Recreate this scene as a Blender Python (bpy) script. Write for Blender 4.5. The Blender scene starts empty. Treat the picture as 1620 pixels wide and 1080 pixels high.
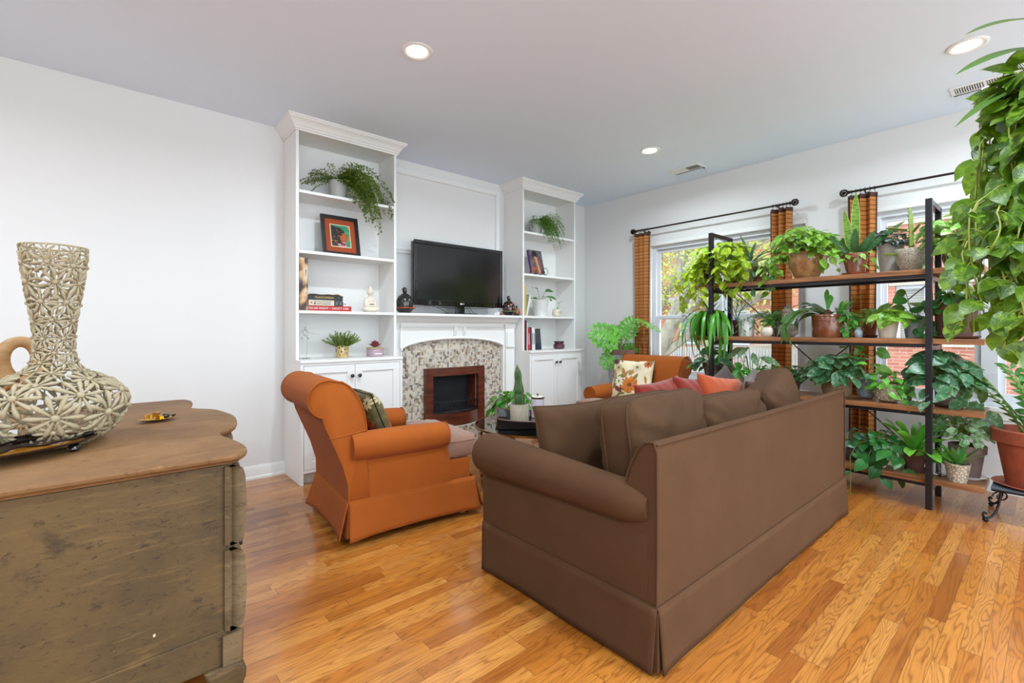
import bpy, bmesh, math, random
from mathutils import Vector, Matrix, noise, Euler
random.seed(7)
S = bpy.context.scene
COL = S.collection
PI = math.pi

# ---------------------------------------------------------------- camera
cam_d = bpy.data.cameras.new('camera')
cam = bpy.data.objects.new('camera', cam_d)
COL.objects.link(cam)
YAW = math.atan(645/745)
cam.location = (0, 0, 1.15)
cam.rotation_euler = (PI/2, 0, -YAW)
cam_d.sensor_width = 36
cam_d.lens = 745/1620*36
cam_d.shift_y = -20/1620
cam_d.clip_start = .02
S.camera = cam

# ---------------------------------------------------------------- sky, exposure
W = bpy.data.worlds.new('sky'); S.world = W
W.use_nodes = True
wn = W.node_tree
wn.nodes.clear()
_o = wn.nodes.new('ShaderNodeOutputWorld'); _b = wn.nodes.new('ShaderNodeBackground')
_b.inputs[0].default_value = (.79, .90, 1.0, 1); _b.inputs[1].default_value = 3.0
wn.links.new(_b.outputs[0], _o.inputs[0])
S.view_settings.view_transform = 'Standard'
S.view_settings.look = 'None'
S.view_settings.exposure = 0.28
S.view_settings.gamma = 1
S.view_settings.use_curve_mapping = False
LAMP_W = 20.0      # watts of every recessed ceiling lamp

sun_d = bpy.data.lights.new('low_sun', 'SUN'); sun_d.energy = 1.3; sun_d.angle = math.radians(14); sun_d.color = (1, .98, .95)
sun = bpy.data.objects.new('low_sun', sun_d); COL.objects.link(sun)     # soft daylight through the open side behind the camera
sun.rotation_euler = Vector((-.30, .84, -.46)).to_track_quat('-Z', 'Y').to_euler()

# ---------------------------------------------------------------- helpers
class MB:
    def __init__(s): s.v = []; s.f = []; s.uv = []; s.mi = []
    def add(s, vs, fs, uvs=None, mi=0, M=None):
        b = len(s.v)
        s.v += [tuple(M @ Vector(p)) for p in vs] if M is not None else [tuple(p) for p in vs]
        for k, f in enumerate(fs):
            s.f.append(tuple(b+i for i in f)); s.mi.append(mi)
            s.uv.append([uvs[i] for i in f] if uvs else None)
    def box(s, x0, x1, y0, y1, z0, z1, mi=0, M=None):
        v = [(x0,y0,z0),(x1,y0,z0),(x1,y1,z0),(x0,y1,z0),(x0,y0,z1),(x1,y0,z1),(x1,y1,z1),(x0,y1,z1)]
        s.add(v, [(0,3,2,1),(4,5,6,7),(0,1,5,4),(1,2,6,5),(2,3,7,6),(3,0,4,7)], None, mi, M)
        return s
    def cbox(s, c, d, mi=0, M=None):
        return s.box(c[0]-d[0]/2,c[0]+d[0]/2,c[1]-d[1]/2,c[1]+d[1]/2,c[2]-d[2]/2,c[2]+d[2]/2, mi, M)
    def lathe(s, prof, n=32, c=(0,0,0), mi=0, M=None, fn=None):
        vs = []; fs = []; uvs = []
        m = len(prof)
        for i, (r, z) in enumerate(prof):
            for k in range(n):
                a = 2*PI*k/n
                rr = r*(fn(a, z) if fn else 1)
                vs.append((c[0]+rr*math.cos(a), c[1]+rr*math.sin(a), c[2]+z)); uvs.append((k/n, i/(m-1)))
        for i in range(m-1):
            for k in range(n):
                k2 = (k+1) % n
                fs.append((i*n+k, i*n+k2, (i+1)*n+k2, (i+1)*n+k))
        if prof[0][0] > 0: fs.append(tuple(reversed(range(n))))
        if prof[-1][0] > 0: fs.append(tuple((m-1)*n+k for k in range(n)))
        s.add(vs, fs, uvs, mi, M); return s
    def tube(s, pts, r, n=8, mi=0, M=None, closed=False, flat=None):
        pts = [Vector(p) for p in pts]
        if len(pts) < 2: return s
        R = r if isinstance(r, (list, tuple)) else [r]*len(pts)
        vs = []; fs = []
        prev = None
        m = len(pts)
        for i, p in enumerate(pts):
            if closed: t = pts[(i+1) % m]-pts[i-1]
            else: t = pts[min(i+1, m-1)]-pts[max(i-1, 0)]
            if t.length < 1e-9: t = Vector((0,0,1))
            t.normalize()
            if prev is None:
                a = Vector((0,0,1)) if abs(t.z) < .9 else Vector((1,0,0))
                u = t.cross(a).normalized()
            else:
                u = (prev - t*prev.dot(t))
                u = u.normalized() if u.length > 1e-6 else t.orthogonal().normalized()
            prev = u
            w = t.cross(u)
            for k in range(n):
                a = 2*PI*k/n
                vs.append(p + u*(R[i]*math.cos(a)) + w*(R[i]*math.sin(a)*(flat or 1)))
        for i in range(m if closed else m-1):
            j = (i+1) % m
            for k in range(n):
                k2 = (k+1) % n
                fs.append((i*n+k, i*n+k2, j*n+k2, j*n+k))
        if not closed:
            fs.append(tuple(reversed(range(n)))); fs.append(tuple((m-1)*n+k for k in range(n)))
        s.add(vs, fs, None, mi, M); return s
    def prism(s, poly, axis, a, b, mi=0, M=None):
        """extrude a 2D polygon along an axis; poly coords are the two other axes in xyz order"""
        def P(q, h):
            return (h, q[0], q[1]) if axis == 'x' else (q[0], h, q[1]) if axis == 'y' else (q[0], q[1], h)
        n = len(poly)
        vs = [P(q, a) for q in poly]+[P(q, b) for q in poly]
        fs = [tuple(reversed(range(n))), tuple(range(n, 2*n))]
        for i in range(n):
            j = (i+1) % n
            fs.append((i, j, n+j, n+i))
        s.add(vs, fs, None, mi, M); return s
    def loft(s, secs, mi=0, caps=True, closed=False):
        """secs: list of rings with equal point counts"""
        n = len(secs[0]); vs = [p for q in secs for p in q]; fs = []
        m = len(secs)
        for i in range(m if closed else m-1):
            j = (i+1) % m
            for k in range(n):
                k2 = (k+1) % n
                fs.append((i*n+k, i*n+k2, j*n+k2, j*n+k))
        if caps and not closed:
            fs.append(tuple(reversed(range(n)))); fs.append(tuple((m-1)*n+k for k in range(n)))
        s.add(vs, fs, None, mi); return s
    def grid(s, fn, nu, nv, mi=0, M=None, cu=False):
        vs = []; uvs = []; fs = []
        for j in range(nv+1):
            for i in range(nu if cu else nu+1):
                vs.append(fn(i/nu, j/nv)); uvs.append((i/nu, j/nv))
        w = nu if cu else nu+1
        for j in range(nv):
            for i in range(nu):
                i2 = (i+1) % w if cu else i+1
                fs.append((j*w+i, j*w+i2, (j+1)*w+i2, (j+1)*w+i))
        s.add(vs, fs, uvs, mi, M); return s
    def ell(s, c, r, n=16, m=10, mi=0, M=None):
        vs = []; fs = []
        vs.append((c[0],c[1],c[2]-r[2]))
        for j in range(1, m):
            a = -PI/2+PI*j/m
            for i in range(n):
                b = 2*PI*i/n
                vs.append((c[0]+r[0]*math.cos(a)*math.cos(b), c[1]+r[1]*math.cos(a)*math.sin(b), c[2]+r[2]*math.sin(a)))
        vs.append((c[0],c[1],c[2]+r[2]))
        for i in range(n): fs.append((0, 1+(i+1) % n, 1+i))
        for j in range(m-2):
            for i in range(n):
                i2 = (i+1) % n
                fs.append((1+j*n+i, 1+j*n+i2, 1+(j+1)*n+i2, 1+(j+1)*n+i))
        L = len(vs)-1
        for i in range(n): fs.append((L, 1+(m-2)*n+i, 1+(m-2)*n+(i+1) % n))
        s.add(vs, fs, None, mi, M); return s
    def build(s, name, mat, parent=None, smooth=True, bevel=0, seg=2, sub=0, loc=None, rot=None, remesh=0, angle=40, solid=0):
        me = bpy.data.meshes.new(name)
        me.from_pydata(s.v, [], s.f)
        for m in (mat if isinstance(mat, (list, tuple)) else [mat]): me.materials.append(m)
        me.polygons.foreach_set('material_index', s.mi)
        if any(u is not None for u in s.uv):
            ul = me.uv_layers.new(name='UVMap')
            d = []
            for u, f in zip(s.uv, s.f):
                if u is None: d += [0.0, 0.0]*len(f)
                else:
                    for q in u: d += [q[0], q[1]]
            ul.data.foreach_set('uv', d)
        me.update()
        o = bpy.data.objects.new(name, me)
        COL.objects.link(o)
        if parent is not None: o.parent = parent
        if loc: o.location = loc
        if rot: o.rotation_euler = rot
        if remesh:
            md = o.modifiers.new('r', 'REMESH'); md.mode = 'VOXEL'; md.voxel_size = remesh; md.use_smooth_shade = True
            md = o.modifiers.new('s', 'SMOOTH'); md.iterations = 4; md.factor = .5
        if solid:
            md = o.modifiers.new('t', 'SOLIDIFY'); md.thickness = solid; md.offset = 0
        if bevel:
            md = o.modifiers.new('b', 'BEVEL'); md.width = bevel; md.segments = seg; md.limit_method = 'ANGLE'; md.angle_limit = math.radians(35)
            md.harden_normals = False
        if sub:
            md = o.modifiers.new('u', 'SUBSURF'); md.levels = sub; md.render_levels = sub
        if smooth:
            me.polygons.foreach_set('use_smooth', [True]*len(me.polygons))
            if not remesh and not sub:
                try: me.set_sharp_from_angle(angle=math.radians(angle))
                except Exception: pass
        return o

def tag(o, label=None, cat=None, group=None, kind=None):
    if label: o['label'] = label
    if cat: o['category'] = cat
    if group: o['group'] = group
    if kind: o['kind'] = kind
    return o
def thing(name, label, cat, loc=(0,0,0), rz=0, group=None):
    o = bpy.data.objects.new(name, None); COL.objects.link(o)
    o.empty_display_size = .05
    o.location = loc; o.rotation_euler = (0, 0, rz)
    return tag(o, label, cat, group)
def struct(o, label=None):
    return tag(o, label, None, None, 'structure')
def copy_tree(o, parent=None):
    c = o.copy(); COL.objects.link(c); c.parent = parent
    for ch in list(o.children): copy_tree(ch, c)
    return c
def text(body, name, mat, parent, loc, rot, size, ext=.0006, align='CENTER', sx=1):
    cu = bpy.data.curves.new(name, 'FONT'); cu.body = body; cu.size = size; cu.extrude = ext
    cu.align_x = align; cu.align_y = 'CENTER'; cu.resolution_u = 2
    cu.materials.append(mat)
    tmp = bpy.data.objects.new(name, cu); COL.objects.link(tmp)
    bpy.context.view_layer.update()
    me = bpy.data.meshes.new_from_object(tmp.evaluated_get(bpy.context.evaluated_depsgraph_get()))
    COL.objects.unlink(tmp); bpy.data.objects.remove(tmp)
    o = bpy.data.objects.new(name, me); COL.objects.link(o); o.parent = parent
    o.location = loc; o.rotation_euler = rot; o.scale = (sx, 1, 1)
    return o

# ---------------------------------------------------------------- materials
def srgb(r, g, b):
    def c(x):
        x /= 255
        return x/12.92 if x <= .04045 else ((x+.055)/1.055)**2.4
    return (c(r), c(g), c(b), 1)
class N:
    def __init__(s, name):
        s.m = bpy.data.materials.new(name); s.m.use_nodes = True
        s.t = s.m.node_tree; s.b = s.t.nodes['Principled BSDF']; s.o = s.t.nodes['Material Output']
    def n(s, typ, **kw):
        x = s.t.nodes.new('ShaderNode'+typ)
        for k, v in kw.items():
            if k.startswith('_'): setattr(x, k[1:], v)
            else:
                i = x.inputs[int(k[1:])] if k[0] == 'i' and k[1:].isdigit() else x.inputs[k.replace('__', ' ')]
                if isinstance(v, bpy.types.NodeSocket): s.t.links.new(v, i)
                else: i.default_value = v
        return x
    def l(s, a, b): s.t.links.new(a, b)
    def math(s, op, a, b=None, c=None, clamp=False):
        x = s.t.nodes.new('ShaderNodeMath'); x.operation = op; x.use_clamp = clamp
        for i, v in enumerate((a, b, c)):
            if v is None: continue
            if isinstance(v, bpy.types.NodeSocket): s.l(v, x.inputs[i])
            else: x.inputs[i].default_value = v
        return x.outputs[0]
    def mix(s, f, a, b, typ='MIX'):
        x = s.t.nodes.new('ShaderNodeMix'); x.data_type = 'RGBA'; x.blend_type = typ
        for i, v in ((0, f), (6, a), (7, b)):
            if isinstance(v, bpy.types.NodeSocket): s.l(v, x.inputs[i])
            else: x.inputs[i].default_value = v
        return x.outputs[2]
    def ramp(s, f, stops, interp='LINEAR'):
        x = s.t.nodes.new('ShaderNodeValToRGB'); x.color_ramp.interpolation = interp
        e = x.color_ramp.elements
        while len(e) < len(stops): e.new(.5)
        for q, (p, c) in zip(e, stops): q.position = p; q.color = c
        s.l(f, x.inputs[0]); return x.outputs[0]
    def co(s, which='Object'): return s.n('TexCoord').outputs[which]
    def map(s, v, scale=(1,1,1), rot=(0,0,0), loc=(0,0,0)):
        x = s.n('Mapping'); s.l(v, x.inputs[0]); x.inputs[3].default_value = scale; x.inputs[2].default_value = rot; x.inputs[1].default_value = loc
        return x.outputs[0]
    def noise(s, v, scale, detail=3, rough=.5, dist=0):
        x = s.n('TexNoise'); s.l(v, x.inputs['Vector']); x.inputs['Scale'].default_value = scale
        x.inputs['Detail'].default_value = detail; x.inputs['Roughness'].default_value = rough; x.inputs['Distortion'].default_value = dist
        return x.outputs[0]
    def bump(s, h, strength=.3, dist=.01):
        x = s.n('Bump'); s.l(h, x.inputs['Height']); x.inputs['Strength'].default_value = strength; x.inputs['Distance'].default_value = dist
        s.l(x.outputs[0], s.b.inputs['Normal']); return x
    def set(s, base=None, rough=None, metal=None, coat=None, trans=None, sheen=None, ior=None, spec=None, coat_r=None, alpha=None, sss=None):
        b = s.b
        for k, v in (('Base Color', base), ('Roughness', rough), ('Metallic', metal), ('Coat Weight', coat), ('Transmission Weight', trans),
                     ('Sheen Weight', sheen), ('IOR', ior), ('Specular IOR Level', spec), ('Coat Roughness', coat_r), ('Alpha', alpha)):
            if v is None: continue
            if isinstance(v, bpy.types.NodeSocket): s.l(v, b.inputs[k])
            else: b.inputs[k].default_value = v
        return s.m
_mc = {}
def plain(name, rgb, rough=.5, metal=0, coat=0, var=.0, vs=6, bump=0, bs=60, sheen=0, spec=None):
    if name in _mc: return _mc[name]
    q = N(name); c = srgb(*rgb)
    base = c
    if var:
        f = q.noise(q.co(), vs, 4, .6)
        d = tuple(x*(1-var) for x in c[:3])+(1,); e = tuple(min(1, x*(1+var)) for x in c[:3])+(1,)
        base = q.ramp(f, [(.3, d), (.7, e)])
    if bump: q.bump(q.noise(q.co(), bs, 3), bump, .005)
    q.set(base, rough, metal, coat, sheen=sheen or None, spec=spec)
    _mc[name] = q.m
    return q.m
def fabric(name, a, b, scale=900, strength=.25, sheen=.3, rough=.85, mottle=5):
    q = N(name)
    co = q.co()
    w = q.n('TexVoronoi', Scale=scale); q.l(co, w.inputs['Vector'])
    f = q.noise(co, mottle, 4, .55)
    g = q.noise(co, 160, 2, .5)
    base = q.mix(q.math('MULTIPLY_ADD', f, 1.1, -.05, True), srgb(*a), srgb(*b))
    base = q.mix(.35, base, q.mix(g, srgb(*a), srgb(*b)), 'MIX')
    bm = q.bump(w.outputs[0], strength, .0015)
    q.set(base, rough, sheen=sheen, spec=.2); q.b.inputs['Sheen Roughness'].default_value = .5
    return q.m
def glass(name, tint=(1,1,1,1), rough=0, ior=1.45):
    q = N(name); q.set(tint, rough, trans=1, ior=ior); return q.m
def pane(name):
    """thin clear sheet: mostly see-through with a faint reflection"""
    q = N(name)
    t = q.n('BsdfTransparent'); t.inputs[0].default_value = (.97, .98, .98, 1)
    g = q.n('BsdfGlossy'); g.inputs['Roughness'].default_value = .02
    m = q.n('MixShader'); m.inputs[0].default_value = .05
    q.l(t.outputs[0], m.inputs[1]); q.l(g.outputs[0], m.inputs[2]); q.l(m.outputs[0], q.o.inputs[0])
    return q.m

def paint(name, rgb, rough=.6, mott=.012):
    q = N(name); c = srgb(*rgb)
    f = q.noise(q.co(), 1.3, 3)
    base = q.mix(f, tuple(x*(1-mott) for x in c[:3])+(1,), tuple(min(1, x*(1+mott)) for x in c[:3])+(1,))
    q.bump(q.noise(q.co(), 240, 2), .05, .001)
    return q.set(base, rough, spec=.3)
M_wall = paint('wall_paint', (229, 228, 226))
M_ceil = paint('ceiling_paint', (230, 240, 253), .8)
M_trim = paint('white_trim', (238, 237, 234), .35, .004)
M_cab = paint('cabinet_white', (236, 235, 232), .4, .006)
M_win = paint('window_vinyl', (222, 226, 230), .35, .004)
M_black = plain('black_metal', (22, 22, 26), .35, .3)
M_rod = plain('bronze_rod', (52, 44, 38), .35, .7)
M_pane = pane('window_pane')

def mat_oak():
    q = N('oak_strip_floor')
    sep = q.n('SeparateXYZ'); q.l(q.co(), sep.inputs[0])
    x, y = sep.outputs[0], sep.outputs[1]
    PW = .0565
    row = q.math('FLOOR', q.math('DIVIDE', y, PW))
    fy = q.math('FRACT', q.math('DIVIDE', y, PW))
    rw = q.n('TexWhiteNoise', _noise_dimensions='1D'); q.l(row, rw.inputs['W'])
    xs = q.math('ADD', x, q.math('MULTIPLY', rw.outputs[0], 9.0))
    plen = q.math('MULTIPLY_ADD', rw.outputs[0], .5, .55)
    xd = q.math('DIVIDE', xs, plen)
    cell = q.math('FLOOR', xd); fx = q.math('FRACT', xd)
    cb = q.n('CombineXYZ'); q.l(row, cb.inputs[0]); q.l(cell, cb.inputs[1])
    pr = q.n('TexWhiteNoise', _noise_dimensions='3D'); q.l(cb.outputs[0], pr.inputs['Vector'])
    rnd = pr.outputs[0]
    sp = q.n('SeparateColor'); q.l(pr.outputs[1], sp.inputs[0])
    # grain coordinates, shifted per plank
    gv = q.n('CombineXYZ')
    q.l(q.math('ADD', xs, q.math('MULTIPLY', rnd, 40.)), gv.inputs[0])
    q.l(q.math('ADD', y, q.math('MULTIPLY', sp.outputs[1], 17.)), gv.inputs[1])
    n1 = q.noise(q.map(gv.outputs[0], (1.5, 15, 1)), 1.0, 2, .45, .25)
    rings = q.math('FRACT', q.math('MULTIPLY', n1, q.math('MULTIPLY_ADD', sp.outputs[0], 12, 9)))
    rline = q.math('SMOOTH_MIN', 1.0, q.math('ABSOLUTE', q.math('MULTIPLY_ADD', rings, 2, -1)), .05)
    rmask = q.ramp(rline, [(.0, (1,1,1,1)), (.34, (.25,.25,.25,1)), (.7, (0,0,0,1))])
    pores = q.noise(q.map(gv.outputs[0], (14, 420, 1)), 1, 3, .6)
    pmask = q.ramp(pores, [(.36, (1,1,1,1)), (.52, (0,0,0,1))])
    broad = q.noise(q.map(gv.outputs[0], (2, 30, 1)), 1, 3, .5)
    tone = q.ramp(rnd, [(0, srgb(142, 78, 26)), (.25, srgb(176, 108, 38)), (.55, srgb(192, 124, 50)), (.8, srgb(208, 146, 72)), (1, srgb(160, 92, 34))])
    tone = q.mix(q.math('MULTIPLY', broad, .5), tone, srgb(166, 98, 30))
    dark = q.mix(q.math('MULTIPLY', rmask, .66), tone, srgb(116, 60, 18))
    dark = q.mix(q.math('MULTIPLY', pmask, .32), dark, srgb(108, 56, 18))
    # seams
    s1 = q.math('LESS_THAN', fy, .022)
    s2 = q.math('LESS_THAN', q.math('MULTIPLY', fx, plen), .0018)
    seam = q.math('MAXIMUM', s1, s2)
    base = q.mix(q.math('MULTIPLY', seam, .75), dark, srgb(62, 34, 16))
    h = q.math('SUBTRACT', q.math('MULTIPLY', q.math('SUBTRACT', 1, rmask), .15), q.math('MULTIPLY', seam, 1.))
    q.bump(h, .12, .002)
    q.set(base, .32, coat=.6, coat_r=.13)
    q.b.inputs['Coat IOR'].default_value = 1.45
    return q.m
M_oak = mat_oak()

# ---------------------------------------------------------------- room
XR, YB, H, XL, YR = 4.75, 4.033, 2.741, -2.6, -2.3
struct(MB().box(XL, XR, YR, YB, -.12, 0).build('floor', M_oak, smooth=False))
struct(MB().box(XL, XR+.25, YR, YB+.2, H, H+.2).build('ceiling', M_ceil, smooth=False))
struct(MB().box(XL-.15, XR+.25, YB, YB+.15, -.12, H).build('wall_back', M_wall, smooth=False))
struct(MB().box(XL-.15, XL, YR, YB, -.12, H).build('wall_left', M_wall, smooth=False))
# window wall with two wide openings
WZ0, WZ1 = .60, 2.10
wins = [(1.47, 3.05), (-.62, .98)]
mb = MB()
T = .22
ys = [YR, wins[1][0], wins[1][1], wins[0][0], wins[0][1], YB]
for a, b in ((ys[0], ys[1]), (ys[2], ys[3]), (ys[4], ys[5])): mb.box(XR, XR+T, a, b, -.12, H)
for a, b in wins:
    mb.box(XR, XR+T, a, b, -.12, WZ0); mb.box(XR, XR+T, a, b, WZ1, H)
struct(mb.build('wall_right', M_wall, smooth=False))
# baseboards (profile swept)
bprof = [(0, 0), (.016, 0), (.016, .012), (.014, .075), (.009, .09), (.004, .1), (0, .1)]
mb = MB(); mb.prism([(YB-a, b) for a, b in bprof], 'x', XL, 1.083); mb.prism([(YB-a, b) for a, b in bprof], 'x', 4.215, XR-.016)
mb.prism([(YB-.016-a*.9, b*.22) for a, b in bprof], 'x', XL, 1.083)
struct(mb.build('baseboard_back', M_trim))
mb = MB(); mb.prism([(XR-a, b) for a, b in bprof], 'y', YR, YB)
struct(mb.build('baseboard_right', M_trim))
# windows: frame, two mulled double-hung units each
for wi, (a, b) in enumerate(wins):
    x0, x1 = XR+.04, XR+.12
    mid = (a+b)/2 + (.02 if wi == 0 else .13)
    fr = MB()
    fw = .045
    fr.box(x0, x1, a, b, WZ1-fw, WZ1); fr.box(x0, x1, a, b, WZ0, WZ0+fw)
    fr.box(x0, x1, a, a+fw, WZ0+fw, WZ1-fw); fr.box(x0, x1, b-fw, b, WZ0+fw, WZ1-fw)
    fr.box(x0-.01, x1, mid-.045, mid+.045, WZ0+fw, WZ1-fw)
    wo = fr.build('window_%d' % (wi+1), M_win, smooth=False, bevel=.003)
    struct(wo)
    for c, d in ((a+fw, mid-.045), (mid+.045, b-fw)):
        zm = 1.30
        sw = .035
        for lo, hi, xo in ((WZ0+fw, zm, x0+.012), (zm-.04, WZ1-fw, x0+.036)):
            sash = MB()
            sash.box(xo, xo+.022, c, d, hi-sw, hi); sash.box(xo, xo+.022, c, d, lo, lo+sw+.01)
            sash.box(xo, xo+.022, c, c+sw, lo+sw+.01, hi-sw); sash.box(xo, xo+.022, d-sw, d, lo+sw+.01, hi-sw)
            so = sash.build('window_sash', M_win, wo, smooth=False, bevel=.002)
            MB().box(xo+.009, xo+.013, c+sw, d-sw, lo+sw+.01, hi-sw).build('window_glass', M_pane, so, smooth=False)
        lk = MB(); lk.cbox(((x0+.005), (c+d)/2, zm+.006), (.02, .055, .012)); lk.lathe([(.012, 0), (.012, .012), (.004, .016)], 12, (x0+.003, (c+d)/2, zm+.01))
        lk.build('sash_lock', M_win, wo, bevel=.001)
    si = MB(); si.box(XR-.035, XR+.045, a-.03, b+.03, WZ0-.03, WZ0-.001); si.box(XR-.014, XR-.0, a-.02, b+.02, WZ0-.09, WZ0-.03)
    struct(si.build('trim_%d' % (wi+1), M_trim, smooth=False, bevel=.004))
    # painted drywall returns and a thin casing bead on top
    rt = MB(); rt.box(XR-.006, XR+.04, a, b, WZ1-.004, WZ1+.03)
    struct(rt.build('trim_%d' % (wi+3), M_trim, smooth=False, bevel=.003))

# ---------------------------------------------------------------- ceiling lamps
M_emit = N('lamp_diffuser_glow'); M_emit.set((1,1,1,1)); M_emit.b.inputs['Emission Color'].default_value = (1, .96, .88, 1); M_emit.b.inputs['Emission Strength'].default_value = 9
M_emit = M_emit.m
def lamp(x, y, r, label):
    t = thing('ceiling_light', label, 'ceiling light', (x, y, H), 0, 'recessed ceiling lights')
    MB().lathe([(r+.018, -.001), (r+.018, -.004), (r+.008, -.009), (r, -.009), (r-.012, -.003), (r-.014, .02)], 40).build('trim_ring', M_trim, t)
    MB().lathe([(0, -.0045), (r-.014, -.0045), (r-.014, -.0025), (0, -.0025)], 40).build('diffuser', M_emit, t)
    ld = bpy.data.lights.new('lamp_bulb', 'AREA'); ld.shape = 'DISK'; ld.size = 2*r-.03; ld.energy = LAMP_W; ld.color = (.80, .92, 1)
    ld.spread = math.radians(165)
    lo = bpy.data.objects.new('lamp_bulb', ld); COL.objects.link(lo); lo.parent = t; lo.location = (0, 0, -.014)
    return t
lamp(1.355, 2.396, .072, 'round recessed ceiling light above the orange armchair, left of the three')
lamp(3.68, 2.371, .072, 'small round recessed ceiling light beside the vent nearest the far corner')
lamp(3.663, .326, .072, 'bright recessed ceiling light at top right next to the hanging plant')
for x, y in ((1.355, .33), (-.95, 2.38), (-.95, .33), (-.95, -1.7), (1.355, -1.7), (3.66, -1.7)):
    lamp(x, y, .072, 'recessed ceiling light in the unseen rear or left part of the room')
# ceiling registers with clear deflectors
M_clear = glass('clear_plastic', (.96, .97, .98, 1), .05, 1.1)
M_dark = plain('vent_dark', (60, 60, 62), .7)
def vent(x, y, label):
    t = thing('ceiling_vent', label, 'air vent', (x, y, H), 0, 'ceiling air vents')
    w, l = .075, .165
    m = MB(); m.box(-w, w, -l, -l+.022, -.008, -.0005); m.box(-w, w, l-.022, l, -.008, -.0005)
    m.box(-w, -w+.022, -l+.022, l-.022, -.008, -.0005); m.box(w-.022, w, -l+.022, l-.022, -.008, -.0005); m.box(-w+.022, w-.022, -.008, .008, -.008, -.0005)
    m.build('frame', M_trim, t, smooth=False, bevel=.002)
    MB().box(-w+.02, w-.02, -l+.02, l-.02, -.0015, -.0005).build('duct_screen', M_dark, t, smooth=False)
    for h, (a, b) in enumerate(((-l+.024, -.01), (.01, l-.024))):
        sl = MB()
        for k in range(11):
            yy = a+(b-a)*(k+.5)/11
            sl.cbox((0, 0, 0), (2*w-.046, .0012, .009), M=Matrix.Translation((0, yy, -.0065)) @ Matrix.Rotation((.5 if h else -.9), 4, 'X'))
        sl.build('louvre', M_trim, t, smooth=False)
    MB().grid(lambda u, v: (w-.01+.055*math.sin(v*1.3), -l+.01+(2*l-.02)*u, -.009-.05*(v**1.3)), 12, 6).build('air_deflector', M_clear, t, solid=.0015)
    return t
vent(4.371, 2.408, 'small white ceiling vent with clear deflector near the far corner')
vent(4.311, .30, 'white ceiling vent with clear deflector partly behind the hanging plant')
# ---------------------------------------------------------------- plants
R_ = random.Random(11)
def rr(a, b): return R_.uniform(a, b)
def interp(tab, t):
    for (a, x), (b, y) in zip(tab, tab[1:]):
        if t <= b: return x+(y-x)*(t-a)/max(1e-6, b-a)
    return tab[-1][1]
HEART = [(0, .42), (.12, .86), (.28, 1), (.5, .86), (.72, .52), (.88, .2), (1, 0)]
OVAL = [(0, .08), (.15, .55), (.4, 1), (.65, .9), (.85, .5), (1, 0)]
ROUND = [(0, .3), (.12, .75), (.35, 1), (.65, .98), (.87, .62), (1, .1)]
STRAP = [(0, .55), (.3, .9), (.6, 1), (.85, .6), (1, 0)]
SWORD = [(0, .6), (.35, 1), (.7, .9), (.9, .45), (1, 0)]
LANCE = [(0, .1), (.2, .6), (.45, 1), (.7, .7), (.9, .25), (1, 0)]
PADDLE = [(0, .15), (.4, .45), (.7, 1), (.9, .85), (1, .2)]
def leaf(mb, p, d, up, L, Wd, prof=OVAL, bend=.5, fold=.12, n=5, mi=0, wave=0, cup=0, ease=0):
    d = Vector(d).normalized(); up = Vector(up)
    s = d.cross(up)
    if s.length < 1e-4: s = d.orthogonal()
    s.normalize(); nn = s.cross(d).normalized()
    p = Vector(p); vs = []; uvs = []; fs = []
    st = L/n
    ang = bend/n
    back = .10*L if prof is HEART else 0
    ph = rr(0, 6)
    for i in range(n+1):
        t = i/n
        w = interp(prof, t)*Wd*.5
        wv = wave*Wd*math.sin(t*9+ph)
        off = -back*(1-min(1, t*4)) if back else 0
        vs += [p - s*w + nn*(fold*w+wv) + d*off, p - nn*(cup*w), p + s*w + nn*(fold*w-wv) + d*off]
        uvs += [(0, t), (.5, t), (1, t)]
        if i < n:
            p = p + d*st
            q = Matrix.Rotation(-ang*(1 if not ease else max(0, 2.6*(1-t)**1.6)), 3, s)
            d = q @ d; nn = q @ nn
    for i in range(n):
        a = i*3
        fs += [(a, a+1, a+4, a+3), (a+1, a+2, a+5, a+4)]
    mb.add(vs, fs, uvs, mi)
def stem(mb, a, b, r=.0015, mi=1, sag=0, n=4):
    a = Vector(a); b = Vector(b)
    pts = [a.lerp(b, i/n)+Vector((0, 0, sag*math.sin(PI*i/n))) for i in range(n+1)]
    mb.tube(pts, r, 4, mi)
def udir(el, az): return Vector((math.cos(el)*math.cos(az), math.cos(el)*math.sin(az), math.sin(el)))
def bushy(mb, c, R, n, L, Wd=None, prof=HEART, squash=.7, bend=.6, emin=-.25, lift=0, wave=0, stems=True, az0=0, az1=2*PI, jit=.35, ls=5):
    c = Vector(c)
    for i in range(n):
        az = rr(az0, az1); el = math.asin(rr(math.sin(emin), 1))
        k = rr(.45, 1)**.6
        d = udir(el, az); q = c+Vector((d.x*R*k, d.y*R*k, d.z*R*squash*k+lift*k))
        l = L*rr(.7, 1.15)
        dd = Vector((math.cos(az+rr(-.7, .7)), math.sin(az+rr(-.7, .7)), rr(-.9, .2)+d.z*.3)).normalized()
        up = Vector((rr(-jit, jit), rr(-jit, jit), .45))+d*1.0+Vector((-.25, -.1, 0))
        leaf(mb, q-dd*l*.4, dd, up, l, (Wd or L*.8)*l/L, prof, bend*rr(.6, 1.3), .12, ls, 0, wave)
        if stems: stem(mb, c+Vector((rr(-.02, .02), rr(-.02, .02), -.02)), q-dd*l*.4, .0013, 1, .012)
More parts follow.
